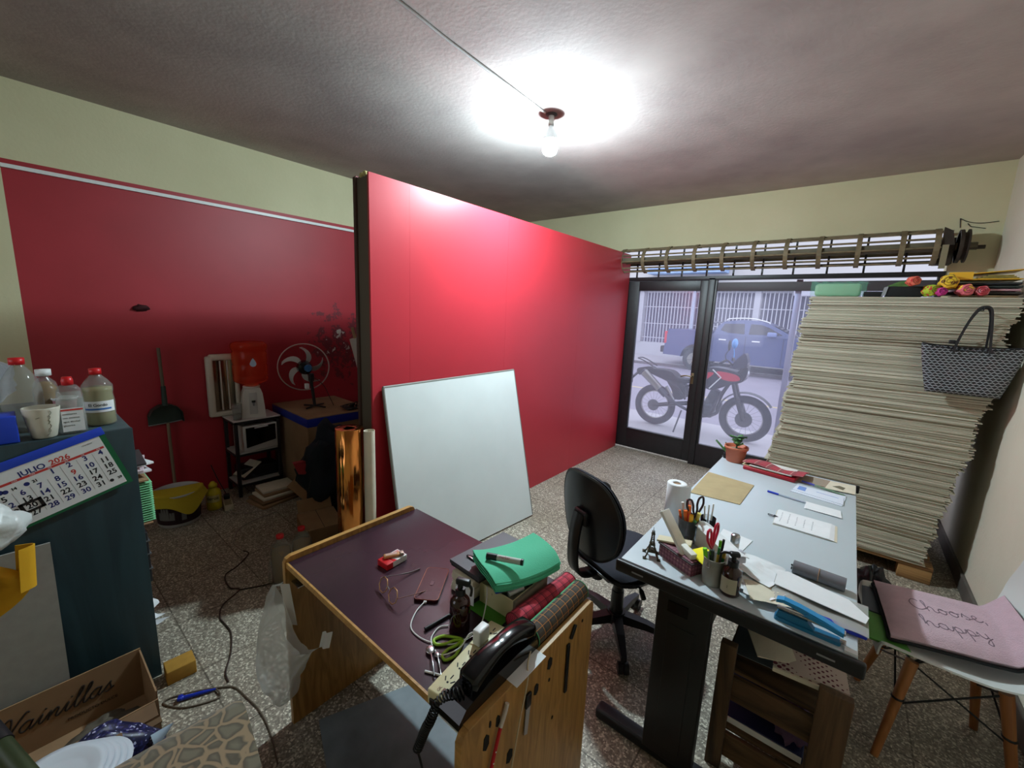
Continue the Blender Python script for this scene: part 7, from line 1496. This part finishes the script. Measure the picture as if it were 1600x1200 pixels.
def roll_(name, label, c, r, L_, m1, az=0.2):
    o = thing(name, label, 'fabric', c, az)
    m = MB(); m.grid(lambda u, v: (lambda a, rr: (rr*math.cos(a), -L_/2+L_*v, rr*math.sin(a)))(2*PI*u, r*(1+0.16*noise.noise(Vector((math.cos(2*PI*u)*2, math.sin(2*PI*u)*2, v*2+c[0]*40)))+0.05*math.sin(u*2*PI*6))*(0.80+0.2*math.sin(PI*v))), 40, 10, 0)
    rr = [(lambda a, q: Vector((q*math.cos(a), -L_/2, q*math.sin(a))))(2*PI*k/40, r*(1+0.16*noise.noise(Vector((math.cos(2*PI*k/40)*2, math.sin(2*PI*k/40)*2, c[0]*40)))+0.05*math.sin(k/40*2*PI*6))*0.80) for k in range(40)]
    m.add(rr+[Vector((0, -L_/2-0.012, 0))], [(i, (i+1) % 40, 40) for i in range(40)], True); m.build('rolled_cloth', m1, o)
    m = MB()
    m.tube([(0.72*r*(1-t/26)*math.cos(t*0.55), -L_/2-0.007-0.004*t/26, 0.72*r*(1-t/26)*math.sin(t*0.55)) for t in range(24)], 0.0018, 5); m.build('spiral_fold', mat('fold_'+name, tuple(x*0.45 for x in m1.node_tree.nodes['Principled BSDF'].inputs['Base Color'].default_value[:3]), 0.9), o)
    return o
def cmat(n, c1, c2, s_=40):
    m = mixmat(n, _spot(c1, c2, s_)); m.node_tree.nodes['Principled BSDF'].inputs['Base Color'].default_value = (*c1, 1); return m
roll_('coral_fabric_roll', 'coral red patterned fabric roll beside the green fabric on the stack', (0.245, 3.60, ZT+0.093), 0.030, 0.10, cmat('coral_dots', rgb(226, 110, 86), rgb(190, 40, 44), 50))
roll_('lime_fabric_roll', 'lime green and red flowered fabric roll under the coral one', (0.325, 3.60, ZT+0.036), 0.035, 0.12, cmat('lime_flowers', rgb(170, 190, 50), rgb(190, 50, 50), 45), 0.35)
roll_('yellow_fabric_roll', 'yellow fabric roll with dark printed spots on the stack top', (0.400, 3.585, ZT+0.084), 0.044, 0.12, cmat('yellow_print', rgb(230, 190, 50), rgb(110, 60, 30), 36), -0.1)
roll_('magenta_fabric_roll', 'magenta fabric roll overhanging the front edge of the stack', (0.372, 3.545, ZT+0.026), 0.0255, 0.10, cmat('magenta_satin', rgb(206, 50, 140), rgb(120, 24, 90), 30), 0)
roll_('pink_fabric_roll', 'pink and yellow striped fabric roll right of the magenta one', (0.468, 3.57, ZT+0.036), 0.035, 0.12, cmat('pink_yellow', rgb(226, 110, 120), rgb(236, 190, 70), 26), 0.1)
roll_('crimson_fabric_roll', 'crimson fabric roll at the right end of the row of rolls', (0.540, 3.575, ZT+0.031), 0.030, 0.12, cmat('crimson_pink', rgb(200, 70, 80), rgb(230, 150, 160), 30), -0.15)
tr = thing('yellow_tray', 'yellow tray of papers leaning out over the folders on the stack', 'tray', (0.52, 3.74, ZT+0.10), 0.0)
M_ty = mat('ochre_yellow_plastic', rgb(228, 178, 50), 0.4)
m = MB(); m.box((-0.13, -0.11, 0.0), (0.175, 0.11, 0.006), 0.002); m.m = TR(0, 0, 0.0)@RY(-0.10); m.box((-0.12, -0.11, 0.035), (0.18, 0.11, 0.040), 0.002); m.m = Matrix.Identity(4); m.prism([(-0.13, 0.002), (-0.02, 0.002), (-0.02, 0.045), (-0.12, 0.045)], (-0.002, 0.001), TR(0, -0.11, 0)@RX(PI/2)); m.build('tray_body', M_ty, tr)
m = MB(); 
for k in range(3): m.box((0.0+0.02*k, -0.100, 0.008+0.007*k), (0.16-0.01*k, 0.10, 0.013+0.007*k))
m.build('tray_papers', mat('olive_papers', rgb(150, 136, 70), 0.7, var=0.3, scale=40), tr)
for k, (c_, a, lb, w_) in enumerate(((rgb(196, 176, 140), 0.12, 'tan folder at the bottom of the folders on the stack top', 0.24), (rgb(58, 50, 48), -0.05, 'dark brown folder reaching toward the wall on the stack', 0.30), (rgb(200, 150, 160), 0.05, 'thin pink folder in the folders on the stack top', 0.26), (rgb(52, 58, 56), 0.0, 'dark grey green folder under the yellow tray', 0.28), (rgb(44, 44, 48), -0.08, 'black folder right beneath the yellow tray', 0.28))):
    m = MB(); m.box((-w_/2, -0.10, 0), (w_/2, 0.10, 0.012), 0.002); tag(m.build('document_folder', mat('folder_%d' % k, c_, 0.6)), lb, 'folder', 'folders on the stack top', loc=(0.575-0.0*k-w_*0.03, 3.76, ZT+0.002+0.018*k), rz=a)
# tote bag on its hook
tb_ = thing('tote_bag', 'dark chevron patterned tote bag hanging on the front of the board stack', 'bag', (0.53, 3.445, 1.37))
def _chev(N, K, p):
    tc = N.new('ShaderNodeTexCoord'); sp_ = N.new('ShaderNodeSeparateXYZ'); K.new(tc.outputs['Object'], sp_.inputs[0])
    def mth(op, a, b=None, v=None):
        n = N.new('ShaderNodeMath'); n.operation = op
        if a is not None: K.new(a, n.inputs[0])
        if b is not None: K.new(b, n.inputs[1])
        elif v is not None: n.inputs[1].default_value = v
        return n.outputs[0]
    x = mth('MULTIPLY', sp_.outputs[0], v=44.0); z = mth('MULTIPLY', sp_.outputs[2], v=70.0)
    row = mth('FLOOR', z); off = mth('MULTIPLY', row, v=0.5); xx = mth('ADD', x, off); fx_ = mth('FRACT', xx); ax = mth('ABSOLUTE', mth('SUBTRACT', fx_, v=0.5)); fz = mth('FRACT', z)
    d = mth('ABSOLUTE', mth('SUBTRACT', mth('ADD', fz, mth('MULTIPLY', ax, v=1.0)), v=0.62)); g = mth('LESS_THAN', d, v=0.15)
    mx = N.new('ShaderNodeMixRGB'); K.new(g, mx.inputs[0]); mx.inputs[1].default_value = (*rgb(34, 34, 38), 1); mx.inputs[2].default_value = (*rgb(160, 164, 170), 1); K.new(mx.outputs[0], p.inputs['Base Color']); p.inputs['Roughness'].default_value = 0.32
def tote(side):
    def f(u, v):
        s_ = 2*u-1; w_ = 0.205-0.055*(1-v)**1.3; x = s_*w_; z = -0.135+0.285*v-0.02*v*(1-abs(s_))**0.7*(side < 0)-0.016*(1-abs(s_)**2)*v
        if v < 0.15: z += 0.0
        th = 0.040*(1-s_**4)**0.5*(1-v*0.72)*(1 if v > 0.05 else (0.4+12*v)) if abs(s_) < 1 else 0
        return (x, side*th+0.006*noise.noise(Vector((s_*2.5, v*3, side))), z)
    return f
M_chev = mixmat('chevron_canvas', _chev)
m = MB(); m.grid(tote(-1), 40, 24); m.grid(lambda u, v: tote(1)(1-u, v), 40, 24); m.grid(lambda u, v: tuple(Vector(tote(-1)(u, 0)).lerp(Vector(tote(1)(u, 0)), v)), 40, 2); m.build('bag_body', M_chev, tb_)
M_lth = mat('black_leather', rgb(34, 33, 37), 0.35)
m = MB()
def strap(m, pts, w_=0.009, t_=0.003):
    Q = spline([Vector(p) for p in pts], 8); vs = []
    for i, q in enumerate(Q):
        d = (Q[min(i+1, len(Q)-1)]-Q[max(i-1, 0)]).normalized(); n = Vector((0, 1, 0)); s_ = d.cross(n).normalized()
        for a, b_ in ((-1, -1), (1, -1), (1, 1), (-1, 1)): vs.append(q+s_*w_*a*0.5+n*t_*b_*0.5)
    F = [(4*i+k, 4*i+(k+1) % 4, 4*i+4+(k+1) % 4, 4*i+4+k) for i in range(len(Q)-1) for k in range(4)]
    m.add(vs, F+[(3, 2, 1, 0), tuple(4*(len(Q)-1)+k for k in range(4))], False)
strap(m, [(-0.070, -0.030, 0.105), (-0.064, -0.020, 0.16), (-0.035, -0.014, 0.28), (-0.010, -0.010, 0.345), (0.012, -0.008, 0.362), (0.040, -0.008, 0.350), (0.054, -0.012, 0.27), (0.064, -0.020, 0.16), (0.070, -0.030, 0.105)], 0.011); m.build('handle', M_lth, tb_)
m = MB(); strap(m, [(-0.062, 0.014, 0.13), (-0.050, 0.010, 0.20), (-0.030, 0.006, 0.28), (-0.006, 0.004, 0.338), (0.014, 0.004, 0.352), (0.036, 0.004, 0.342), (0.050, 0.008, 0.27), (0.056, 0.014, 0.13)], 0.010); m.build('handle', M_lth, tb_)
m = MB(); m.tube([tote(-1)(k/20, 1.0) for k in range(21)], 0.0025, 5, smooth_pts=False); m.tube([tote(1)(k/20, 1.0) for k in range(21)], 0.0025, 5, smooth_pts=False); m.build('top_binding', M_lth, tb_)
m = MB(); m.box((-0.095, -0.006, 0.150), (-0.065, 0.010, 0.172), 0.005); m.build('clasp_tab', M_lth, tb_)
m = MB(); m.tube([(0, 0.10, 0), (0, 0.0, 0.0), (0, -0.018, 0.004), (0, -0.022, 0.016)], 0.003, 6); tag(m.build('wall_hook', M_darksteel), 'small dark hook pushed between the boards holding the tote bag handles', 'hook', loc=(0.542, 3.455, 1.712))
# ------------------------------------------------------------ the street seen through the glass
ZG = -0.10
M_side = mat('pale_sidewalk', rgb(176, 172, 174), 0.8, var=0.06, scale=1.5)
m = MB(); m.box((-14, 4.90, -0.25), (8, 7.3, ZG)); struct(m.build('sidewalk', M_side))
m = MB(); m.box((-30, 7.3, -0.25), (20, 15.1, ZG-0.005)); struct(m.build('street', mat('grey_asphalt', rgb(142, 136, 146), 0.85, var=0.06, scale=2)))
m = MB(); m.box((-30, 15.1, -0.25), (20, 17.8, 0.0)); m.cur = 1; m.box((-30, 15.0, -0.25), (20, 15.1, -0.02)); struct(m.build('far_sidewalk', [M_side, mat('dark_kerb', rgb(104, 98, 100), 0.8)]))
m = MB(); m.box((-30, 9.75, ZG-0.005), (20, 9.85, ZG-0.002)); struct(m.build('road_line', mat('faded_yellow_line', rgb(196, 180, 130), 0.8)))
# house across the street
H_ = thing('house_front', 'pale house front with white barred openings across the street', 'building', (-3, 17.8, 0))
M_hs = mat('pale_render', rgb(186, 186, 190), 0.8, var=0.04, scale=0.8)
def hm(m=None): m = m or MB(); m.m = TR(3, -17.8, 0); return m
m = hm(); m.box((-14, 17.7, 0.0), (6, 18.0, 0.56)); m.build('low_wall', M_hs, H_)
cols = [-11.4, -7.25, -2.86, 1.5]
for x in cols: m = hm(); m.box((x-0.10, 17.65, 0.56), (x+0.10, 18.0, 2.72)); m.build('column', M_hs, H_)
m = hm(); m.box((-14, 17.55, 2.72), (6, 19.5, 4.6)); m.build('upper_wall', M_hs, H_)
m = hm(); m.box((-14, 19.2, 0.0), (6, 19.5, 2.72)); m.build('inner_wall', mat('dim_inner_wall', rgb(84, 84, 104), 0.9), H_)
M_bar = mat('white_painted_bar', rgb(206, 206, 214), 0.6)
for a, b in zip(cols[:-1], cols[1:]):
    g = hm(); n = int((b-a-0.2)/0.135)
    for k in range(1, n+1): x = a+0.1+(b-a-0.2)*k/(n+1); g.box((x-0.015, 17.775, 0.56), (x+0.015, 17.80, 2.72))
    for z in (0.75, 1.35, 2.05): g.box((a+0.1, 17.775, z), (b-0.1, 17.805, z+0.025))
    g.build('grille', M_bar, H_)
m = hm(); m.box((-5.12, 17.60, 0.0), (-5.02, 17.70, 3.0)); m.build('pale_post', mat('pale_blue_post', rgb(176, 190, 206), 0.6), H_)
m = hm(); m.box((-6.8, 16.9, 3.35), (-3.9, 17.55, 3.60)); m.build('awning', mat('pale_blue_awning', rgb(150, 176, 216), 0.7, var=0.2, scale=5), H_)
m = MB(); m.box((-1.75, 17.30, 2.52), (-1.15, 17.545, 2.74), 0.02); tag(m.build('air_conditioner', mat('ac_white', rgb(196, 196, 204), 0.6)), 'small pale box unit under the upper wall of the house opposite', 'air conditioner')

# pickup truck
TK = thing('pickup_truck', 'blue grey double cab pickup truck parked on the far side of the street', 'truck', (-2.55, 15.6, 0))
def tk(m=None): m = m or MB(); m.m = TR(2.55, -15.6, 0); return m
M_car = mat('slate_blue_car_paint', rgb(74, 84, 124), 0.25, spec=0.6)
M_tint = mat('dark_tinted_glass', rgb(26, 24, 38), 0.1, spec=0.7)
XZ = Matrix(((1,0,0,0),(0,0,1,0),(0,1,0,0),(0,0,0,1)))
ya, yb_ = 14.70, 16.50
def arch(cx_, r, z0_, n=12): return [(cx_+r*math.cos(PI-PI*i/n), z0_+r*math.sin(PI*i/n)) for i in range(n+1)]
rx, fxw, rw_ = -4.02, -0.86, 0.37
low = [(-5.08, 0.36), (-4.50, 0.34)]+arch(rx, 0.46, 0.32)+[(-3.52, 0.27), (-1.40, 0.25)]+arch(fxw, 0.46, 0.30)+[(-0.36, 0.30), (0.02, 0.36), (0.08, 0.62), (0.02, 0.92), (-0.30, 1.02), (-1.22, 1.12), (-3.52, 1.16), (-3.56, 1.25), (-4.95, 1.25), (-5.03, 0.95), (-5.06, 0.62)]
def extr(poly, y0_, y1_, top_in=0.0, zb=1.1, zt=1.66):
    m = tk(); n = len(poly)
    def yy(z, s_): t = max(0, min(1, (z-zb)/(zt-zb))); return (y0_+top_in*t) if s_ == 0 else (y1_-top_in*t)
    vs = [(x, yy(z, 0), z) for x, z in poly]+[(x, yy(z, 1), z) for x, z in poly]
    m.add(vs, [tuple(range(n)), tuple(range(n, 2*n))[::-1]]); m.add(vs, [(i, n+i, n+(i+1) % n, (i+1) % n) for i in range(n)], False); return m
extr(low, ya, yb_).build('body', M_car, TK)
cab = [(-3.52, 1.14), (-3.42, 1.42), (-3.25, 1.57), (-2.75, 1.64), (-2.25, 1.62), (-1.90, 1.50), (-1.20, 1.13)]
extr(cab, ya+0.03, yb_-0.03, 0.16).build('cab', M_car, TK)
def wnd(poly): 
    m = tk(); n = len(poly)
    def yy(z): t = max(0, min(1, (z-1.1)/(0.56))); return ya+0.03+0.16*t-0.012
    vs = [(x, yy(z), z) for x, z in poly]+[(x, yy(z)+0.01, z) for x, z in poly]; m.add(vs, [tuple(range(n)), tuple(range(n, 2*n))[::-1]]); m.add(vs, [(i, n+i, n+(i+1) % n, (i+1) % n) for i in range(n)]); return m
wnd([(-3.32, 1.30), (-3.22, 1.50), (-2.66, 1.52), (-2.62, 1.20), (-3.10, 1.22)]).build('side_window', M_tint, TK)
wnd([(-2.50, 1.20), (-2.48, 1.52), (-2.20, 1.51), (-1.95, 1.42), (-1.60, 1.22)]).build('side_window', M_tint, TK)
m = tk(); m.add([(-1.22, 14.85, 1.14), (-1.86, 14.95, 1.505), (-1.86, 16.25, 1.505), (-1.22, 16.35, 1.14)], [(0, 1, 2, 3)]); m.m = m.m@TR(0.01, 0, 0.01); m.build('windscreen', M_tint, TK)
for cx_, yy0, yy1, zz in ((rx, ya-0.01, ya+0.24, ZG+rw_), (fxw, ya-0.01, ya+0.24, ZG+rw_), (rx, yb_-0.24, yb_, rw_+0.002), (fxw, yb_-0.24, yb_, rw_+0.002)):
    m = tk(); m.cyl((cx_, yy0, zz), (cx_, yy1, zz), rw_, n=36); wh = m.build('wheel', mat('tyre_rubber', rgb(44, 44, 50), 0.8) if 'tyre_rubber' not in bpy.data.materials else bpy.data.materials['tyre_rubber'], TK)
    m = tk(); m.cyl((cx_, yy0-0.012, zz), (cx_, yy0, zz), 0.22, n=24)
    for k in range(6): a = k*PI/3; m.cyl((cx_, yy0-0.02, zz), (cx_+0.22*math.cos(a), yy0-0.02, zz+0.22*math.sin(a)), 0.025, n=6)
    m.build('rim', M_dullmetal, wh)
for x in (-3.33, -2.38): m = tk(); m.box((x, ya-0.025, 0.97), (x+0.22, ya, 1.01), 0.012); m.build('door_handle', M_white, TK)
m = tk(); 
for x in (-3.50, -2.56, -1.55): m.box((x-0.006, ya-0.002, 0.32), (x+0.006, ya+0.001, 1.12))
m.build('door_gaps', M_ink, TK)
m = tk(); m.box((-1.98, ya-0.16, 1.16), (-1.74, ya-0.0, 1.30), 0.04); m.build('wing_mirror', mat('mirror_blue', rgb(120, 134, 176), 0.3), TK)
m = tk(); m.tube([(-3.20, ya+0.20, 1.60), (-3.10, ya+0.20, 1.665), (-2.5, ya+0.20, 1.69), (-2.05, ya+0.20, 1.60), (-1.98, ya+0.20, 1.55)], 0.018, 8); m.build('roof_rail', M_white, TK)
m = tk(); m.box((-5.085, ya-0.005, 0.74), (-4.99, ya+0.16, 1.16), 0.02); m.build('tail_light', mat('tail_red', rgb(200, 40, 60), 0.3), TK)
m = tk(); m.box((-5.20, ya+0.02, 0.42), (-5.03, yb_-0.02, 0.64), 0.03); m.build('rear_bumper', M_black, TK)
m = tk(); m.box((-3.45, ya-0.06, 0.16), (-1.40, ya+0.03, 0.22), 0.01); m.build('side_step', M_black, TK)
m = tk(); m.tube([(-3.62, ya+0.12, 1.25), (-3.60, ya+0.15, 1.50), (-3.60, yb_-0.15, 1.50), (-3.62, yb_-0.12, 1.25)], 0.03, 8); m.tube([(-3.60, ya+0.15, 1.48), (-3.85, ya+0.14, 1.26)], 0.03, 8); m.build('roll_bar', M_metal, TK)
m = tk(); m.box((-0.10, ya+0.05, 0.66), (0.075, ya+0.38, 0.86), 0.04); m.build('headlight', M_white, TK)

# motorcycle
MC = thing('motorcycle', 'black and red adventure motorcycle parked on its stand outside the glass door', 'motorcycle', (-1.68, 6.55, ZG))
YM = 6.55
def mc(m=None): m = m or MB(); m.m = TR(1.68, -YM, -ZG); return m
M_tyre = mat('moto_tyre', rgb(36, 36, 42), 0.85)
for cx_, r in ((-2.31, 0.325), (-1.02, 0.335)):
    cz_ = ZG+r; m = mc(); n = 40; vs = []; 
    for i in range(n):
        a = 2*PI*i/n
        for k in range(10): b = 2*PI*k/10; rr = r-0.05+0.05*math.cos(b); vs.append((cx_+rr*math.cos(a), YM+0.052*math.sin(b), cz_+rr*math.sin(a)))
    m.add(vs, [(i*10+k, i*10+(k+1) % 10, ((i+1) % n)*10+(k+1) % 10, ((i+1) % n)*10+k) for i in range(n) for k in range(10)], True); wh = m.build('wheel', M_tyre, MC)
    m = mc(); pts = [(cx_+(r-0.105)*math.cos(2*PI*k/24), YM, cz_+(r-0.105)*math.sin(2*PI*k/24)) for k in range(24)]; m.tube(pts, 0.012, 6, closed=True)
    for k in range(18):
        a = 2*PI*k/18; m.cyl((cx_+0.03*math.cos(a+0.5), YM+0.02*(-1)**k, cz_+0.03*math.sin(a+0.5)), (cx_+(r-0.105)*math.cos(a), YM, cz_+(r-0.105)*math.sin(a)), 0.0025, n=4)
    m.cyl((cx_, YM-0.06, cz_), (cx_, YM+0.06, cz_), 0.035); m.build('rim', M_metal, wh)
    m = mc(); m.cyl((cx_, YM-0.07, cz_), (cx_, YM-0.062, cz_), 0.11 if cx_ > -2 else 0.09, n=28); m.build('brake_disc', mat('disc_grey', rgb(90, 90, 96), 0.4, 0.6), wh)
def side(poly, w_, y=YM): m = mc(); m.prism(cr(poly, 4), (-w_, w_), TR(0, y, 0)@RX(PI/2)); return m
side([(-2.42, 0.80), (-2.10, 0.80), (-1.95, 0.71), (-1.75, 0.72), (-1.62, 0.80), (-1.62, 0.72), (-1.85, 0.64), (-2.10, 0.66), (-2.45, 0.76)], 0.12).build('seat', M_blackmatte, MC)
side([(-1.66, 0.74), (-1.58, 0.90), (-1.38, 0.93), (-1.16, 0.88), (-1.10, 0.78), (-1.25, 0.70), (-1.50, 0.60)], 0.13).build('fuel_tank', mat('moto_black_paint', rgb(34, 34, 40), 0.3), MC)
M_mred = mat('moto_red', rgb(206, 40, 60), 0.35)
side([(-1.58, 0.84), (-1.46, 0.85), (-1.56, 0.74), (-1.62, 0.74)], 0.134).build('red_decal', M_mred, MC)
side([(-1.42, 0.88), (-1.18, 0.86), (-1.12, 0.79), (-1.24, 0.76), (-1.38, 0.79)], 0.134).build('red_decal', M_mred, MC)
m = mc(); m.tube([(-1.48, YM-0.136, 0.90), (-1.36, YM-0.137, 0.80), (-1.50, YM-0.136, 0.62)], 0.010, 6, smooth_pts=False); m.build('white_stripe', M_white, MC)
side([(-2.62, 0.78), (-2.40, 0.83), (-2.38, 0.76), (-2.58, 0.68)], 0.07).build('tail', M_black, MC)
m = mc(); 
for y in (-0.09, 0.09): m.tube([(-2.62, YM+y, 0.95), (-2.52, YM+y, 0.92), (-2.36, YM+y, 0.84)], 0.010, 6)
m.tube([(-2.62, YM-0.09, 0.95), (-2.64, YM, 0.95), (-2.62, YM+0.09, 0.95)], 0.010, 6); m.build('luggage_rack', M_darksteel, MC)
m = mc(); m.box((-2.76, YM-0.07, 0.52), (-2.74, YM+0.07, 0.66)); m.tube([(-2.58, YM, 0.76), (-2.68, YM, 0.66), (-2.75, YM, 0.58)], 0.02, 6); m.build('number_plate_holder', M_black, MC)
m = mc(); m.cyl((-2.50, YM-0.16, 0.76), (-2.10, YM-0.15, 0.42), 0.055, 0.045, 20); m.tube([(-2.10, YM-0.15, 0.42), (-1.9, YM-0.13, 0.30), (-1.6, YM-0.10, 0.20), (-1.38, YM-0.10, 0.26), (-1.33, YM-0.06, 0.42)], 0.022, 8); m.build('exhaust', mat('dull_exhaust', rgb(70, 70, 76), 0.35, 0.7), MC)
m = mc(); m.cyl((-2.47, YM-0.166, 0.75), (-2.20, YM-0.160, 0.52), 0.058, 0.052, 20); m.build('heat_shield', M_dullmetal, MC)
m = mc(); m.box((-1.72, YM-0.12, 0.18), (-1.42, YM+0.12, 0.40), 0.04); m.cyl((-1.62, YM-0.15, 0.30), (-1.62, YM+0.15, 0.30), 0.085, n=20); m.cyl((-1.50, YM-0.02, 0.38), (-1.42, YM-0.02, 0.60), 0.075, 0.07, 16); m.build('engine', mat('engine_grey', rgb(64, 66, 72), 0.4, 0.5, var=0.4, scale=20), MC)
m = mc(); 
for y in (-0.10, 0.10): m.tube([(-2.30, YM+y, 0.22), (-1.95, YM+y, 0.30), (-1.75, YM+y*0.8, 0.34)], 0.022, 6); m.tube([(-2.40, YM+y*0.8, 0.74), (-2.00, YM+y, 0.60), (-1.82, YM+y, 0.40)], 0.016, 6); m.tube([(-1.22, YM+y*0.3, 0.80), (-1.36, YM+y, 0.52), (-1.46, YM+y, 0.22), (-1.7, YM+y, 0.18)], 0.016, 6); m.tube([(-1.22, YM+y*0.3, 0.84), (-1.5, YM+y*0.9, 0.72), (-1.84, YM+y, 0.60)], 0.018, 6)
m.build('frame', M_darksteel, MC)
side([(-2.12, 0.66), (-1.88, 0.62), (-1.84, 0.42), (-1.98, 0.38), (-2.04, 0.52)], 0.10).build('side_panel', M_black, MC)
m = mc(); m.cyl((-2.12, YM-0.115, 0.56), (-1.98, YM-0.115, 0.36), 0.022, n=10); m.build('shock_absorber', M_metal, MC)
m = mc()
for y in (-0.085, 0.085): m.cyl((-1.24, YM+y, 0.84), (-1.14, YM+y, 0.52), 0.025, n=12); m.cyl((-1.14, YM+y, 0.54), (-1.02, YM+y, 0.22), 0.032, n=12)
m.box((-1.28, YM-0.11, 0.80), (-1.20, YM+0.11, 0.85), 0.01); m.build('fork', M_darksteel, MC)
m = mc(); n = 12; vs = []
for i in range(n+1):
    a = math.radians(160-125*i/n); 
    for y in (-0.065, 0, 0.065): rr = 0.385-0.02*(abs(y) > 0); vs.append((-1.02+rr*math.cos(a), YM+y, 0.24+rr*math.sin(a)))
m.add(vs, [(3*i+k, 3*i+3+k, 3*i+4+k, 3*i+1+k) for i in range(n) for k in (0, 1)]+[(3*i+k, 3*i+1+k, 3*i+4+k, 3*i+3+k) for i in range(0) for k in (0, 1)], True); m.build('front_fender', M_black, MC)
side([(-1.20, 0.86), (-1.06, 0.98), (-1.05, 0.86), (-1.10, 0.76), (-1.20, 0.74)], 0.10).build('headlight_fairing', M_black, MC)
m = mc(); m.ball((-1.065, YM, 0.88), 0.065, 16, 0.5, 1.0, 1.0); m.build('headlight', M_metal, MC)
side([(-1.27, 0.96), (-1.14, 1.14), (-1.09, 1.14), (-1.06, 1.00), (-1.15, 0.94)], 0.09).build('windscreen', mat('smoked_screen', rgb(60, 60, 76), 0.2), MC)
m = mc(); m.tube([(-1.34, YM-0.38, 1.02), (-1.30, YM-0.22, 1.06), (-1.24, YM-0.06, 0.98), (-1.24, YM+0.06, 0.98), (-1.30, YM+0.22, 1.06), (-1.34, YM+0.38, 1.02)], 0.012, 8); m.build('handlebar', M_darksteel, MC)
for s_ in (-1, 1):
    m = mc(); m.cyl((-1.31, YM+s_*0.24, 1.05), (-1.34, YM+s_*0.38, 1.02), 0.018, n=12); m.build('grip', M_blackmatte, MC)
    m = mc(); m.tube([(-1.30, YM+s_*0.24, 1.06), (-1.31, YM+s_*0.27, 1.14), (-1.33+0.07*(s_ < 0), YM+s_*0.28, 1.22)], 0.006, 6); m.ball((-1.32+0.05*(s_ < 0), YM+s_*0.29, 1.27), 0.06, 16, 0.30 if s_ < 0 else 0.7, 1.0, 1.25); mi_ = m.build('mirror', M_black if s_ < 0 else mat('mirror_blue_reflection', rgb(80, 150, 220), 0.2), MC)  # blue reflection in the far mirror is painted into its colour
m = mc(); m.cyl((-1.86, YM-0.10, 0.22), (-1.90, YM-0.26, ZG+0.001), 0.012, n=8); m.build('side_stand', M_darksteel, MC)
m = mc(); m.box((-1.62, YM-0.26, 0.20), (-1.56, YM-0.12, 0.225), 0.006); m.box((-1.62, YM+0.12, 0.20), (-1.56, YM+0.26, 0.225), 0.006); m.build('footrest', M_darksteel, MC)
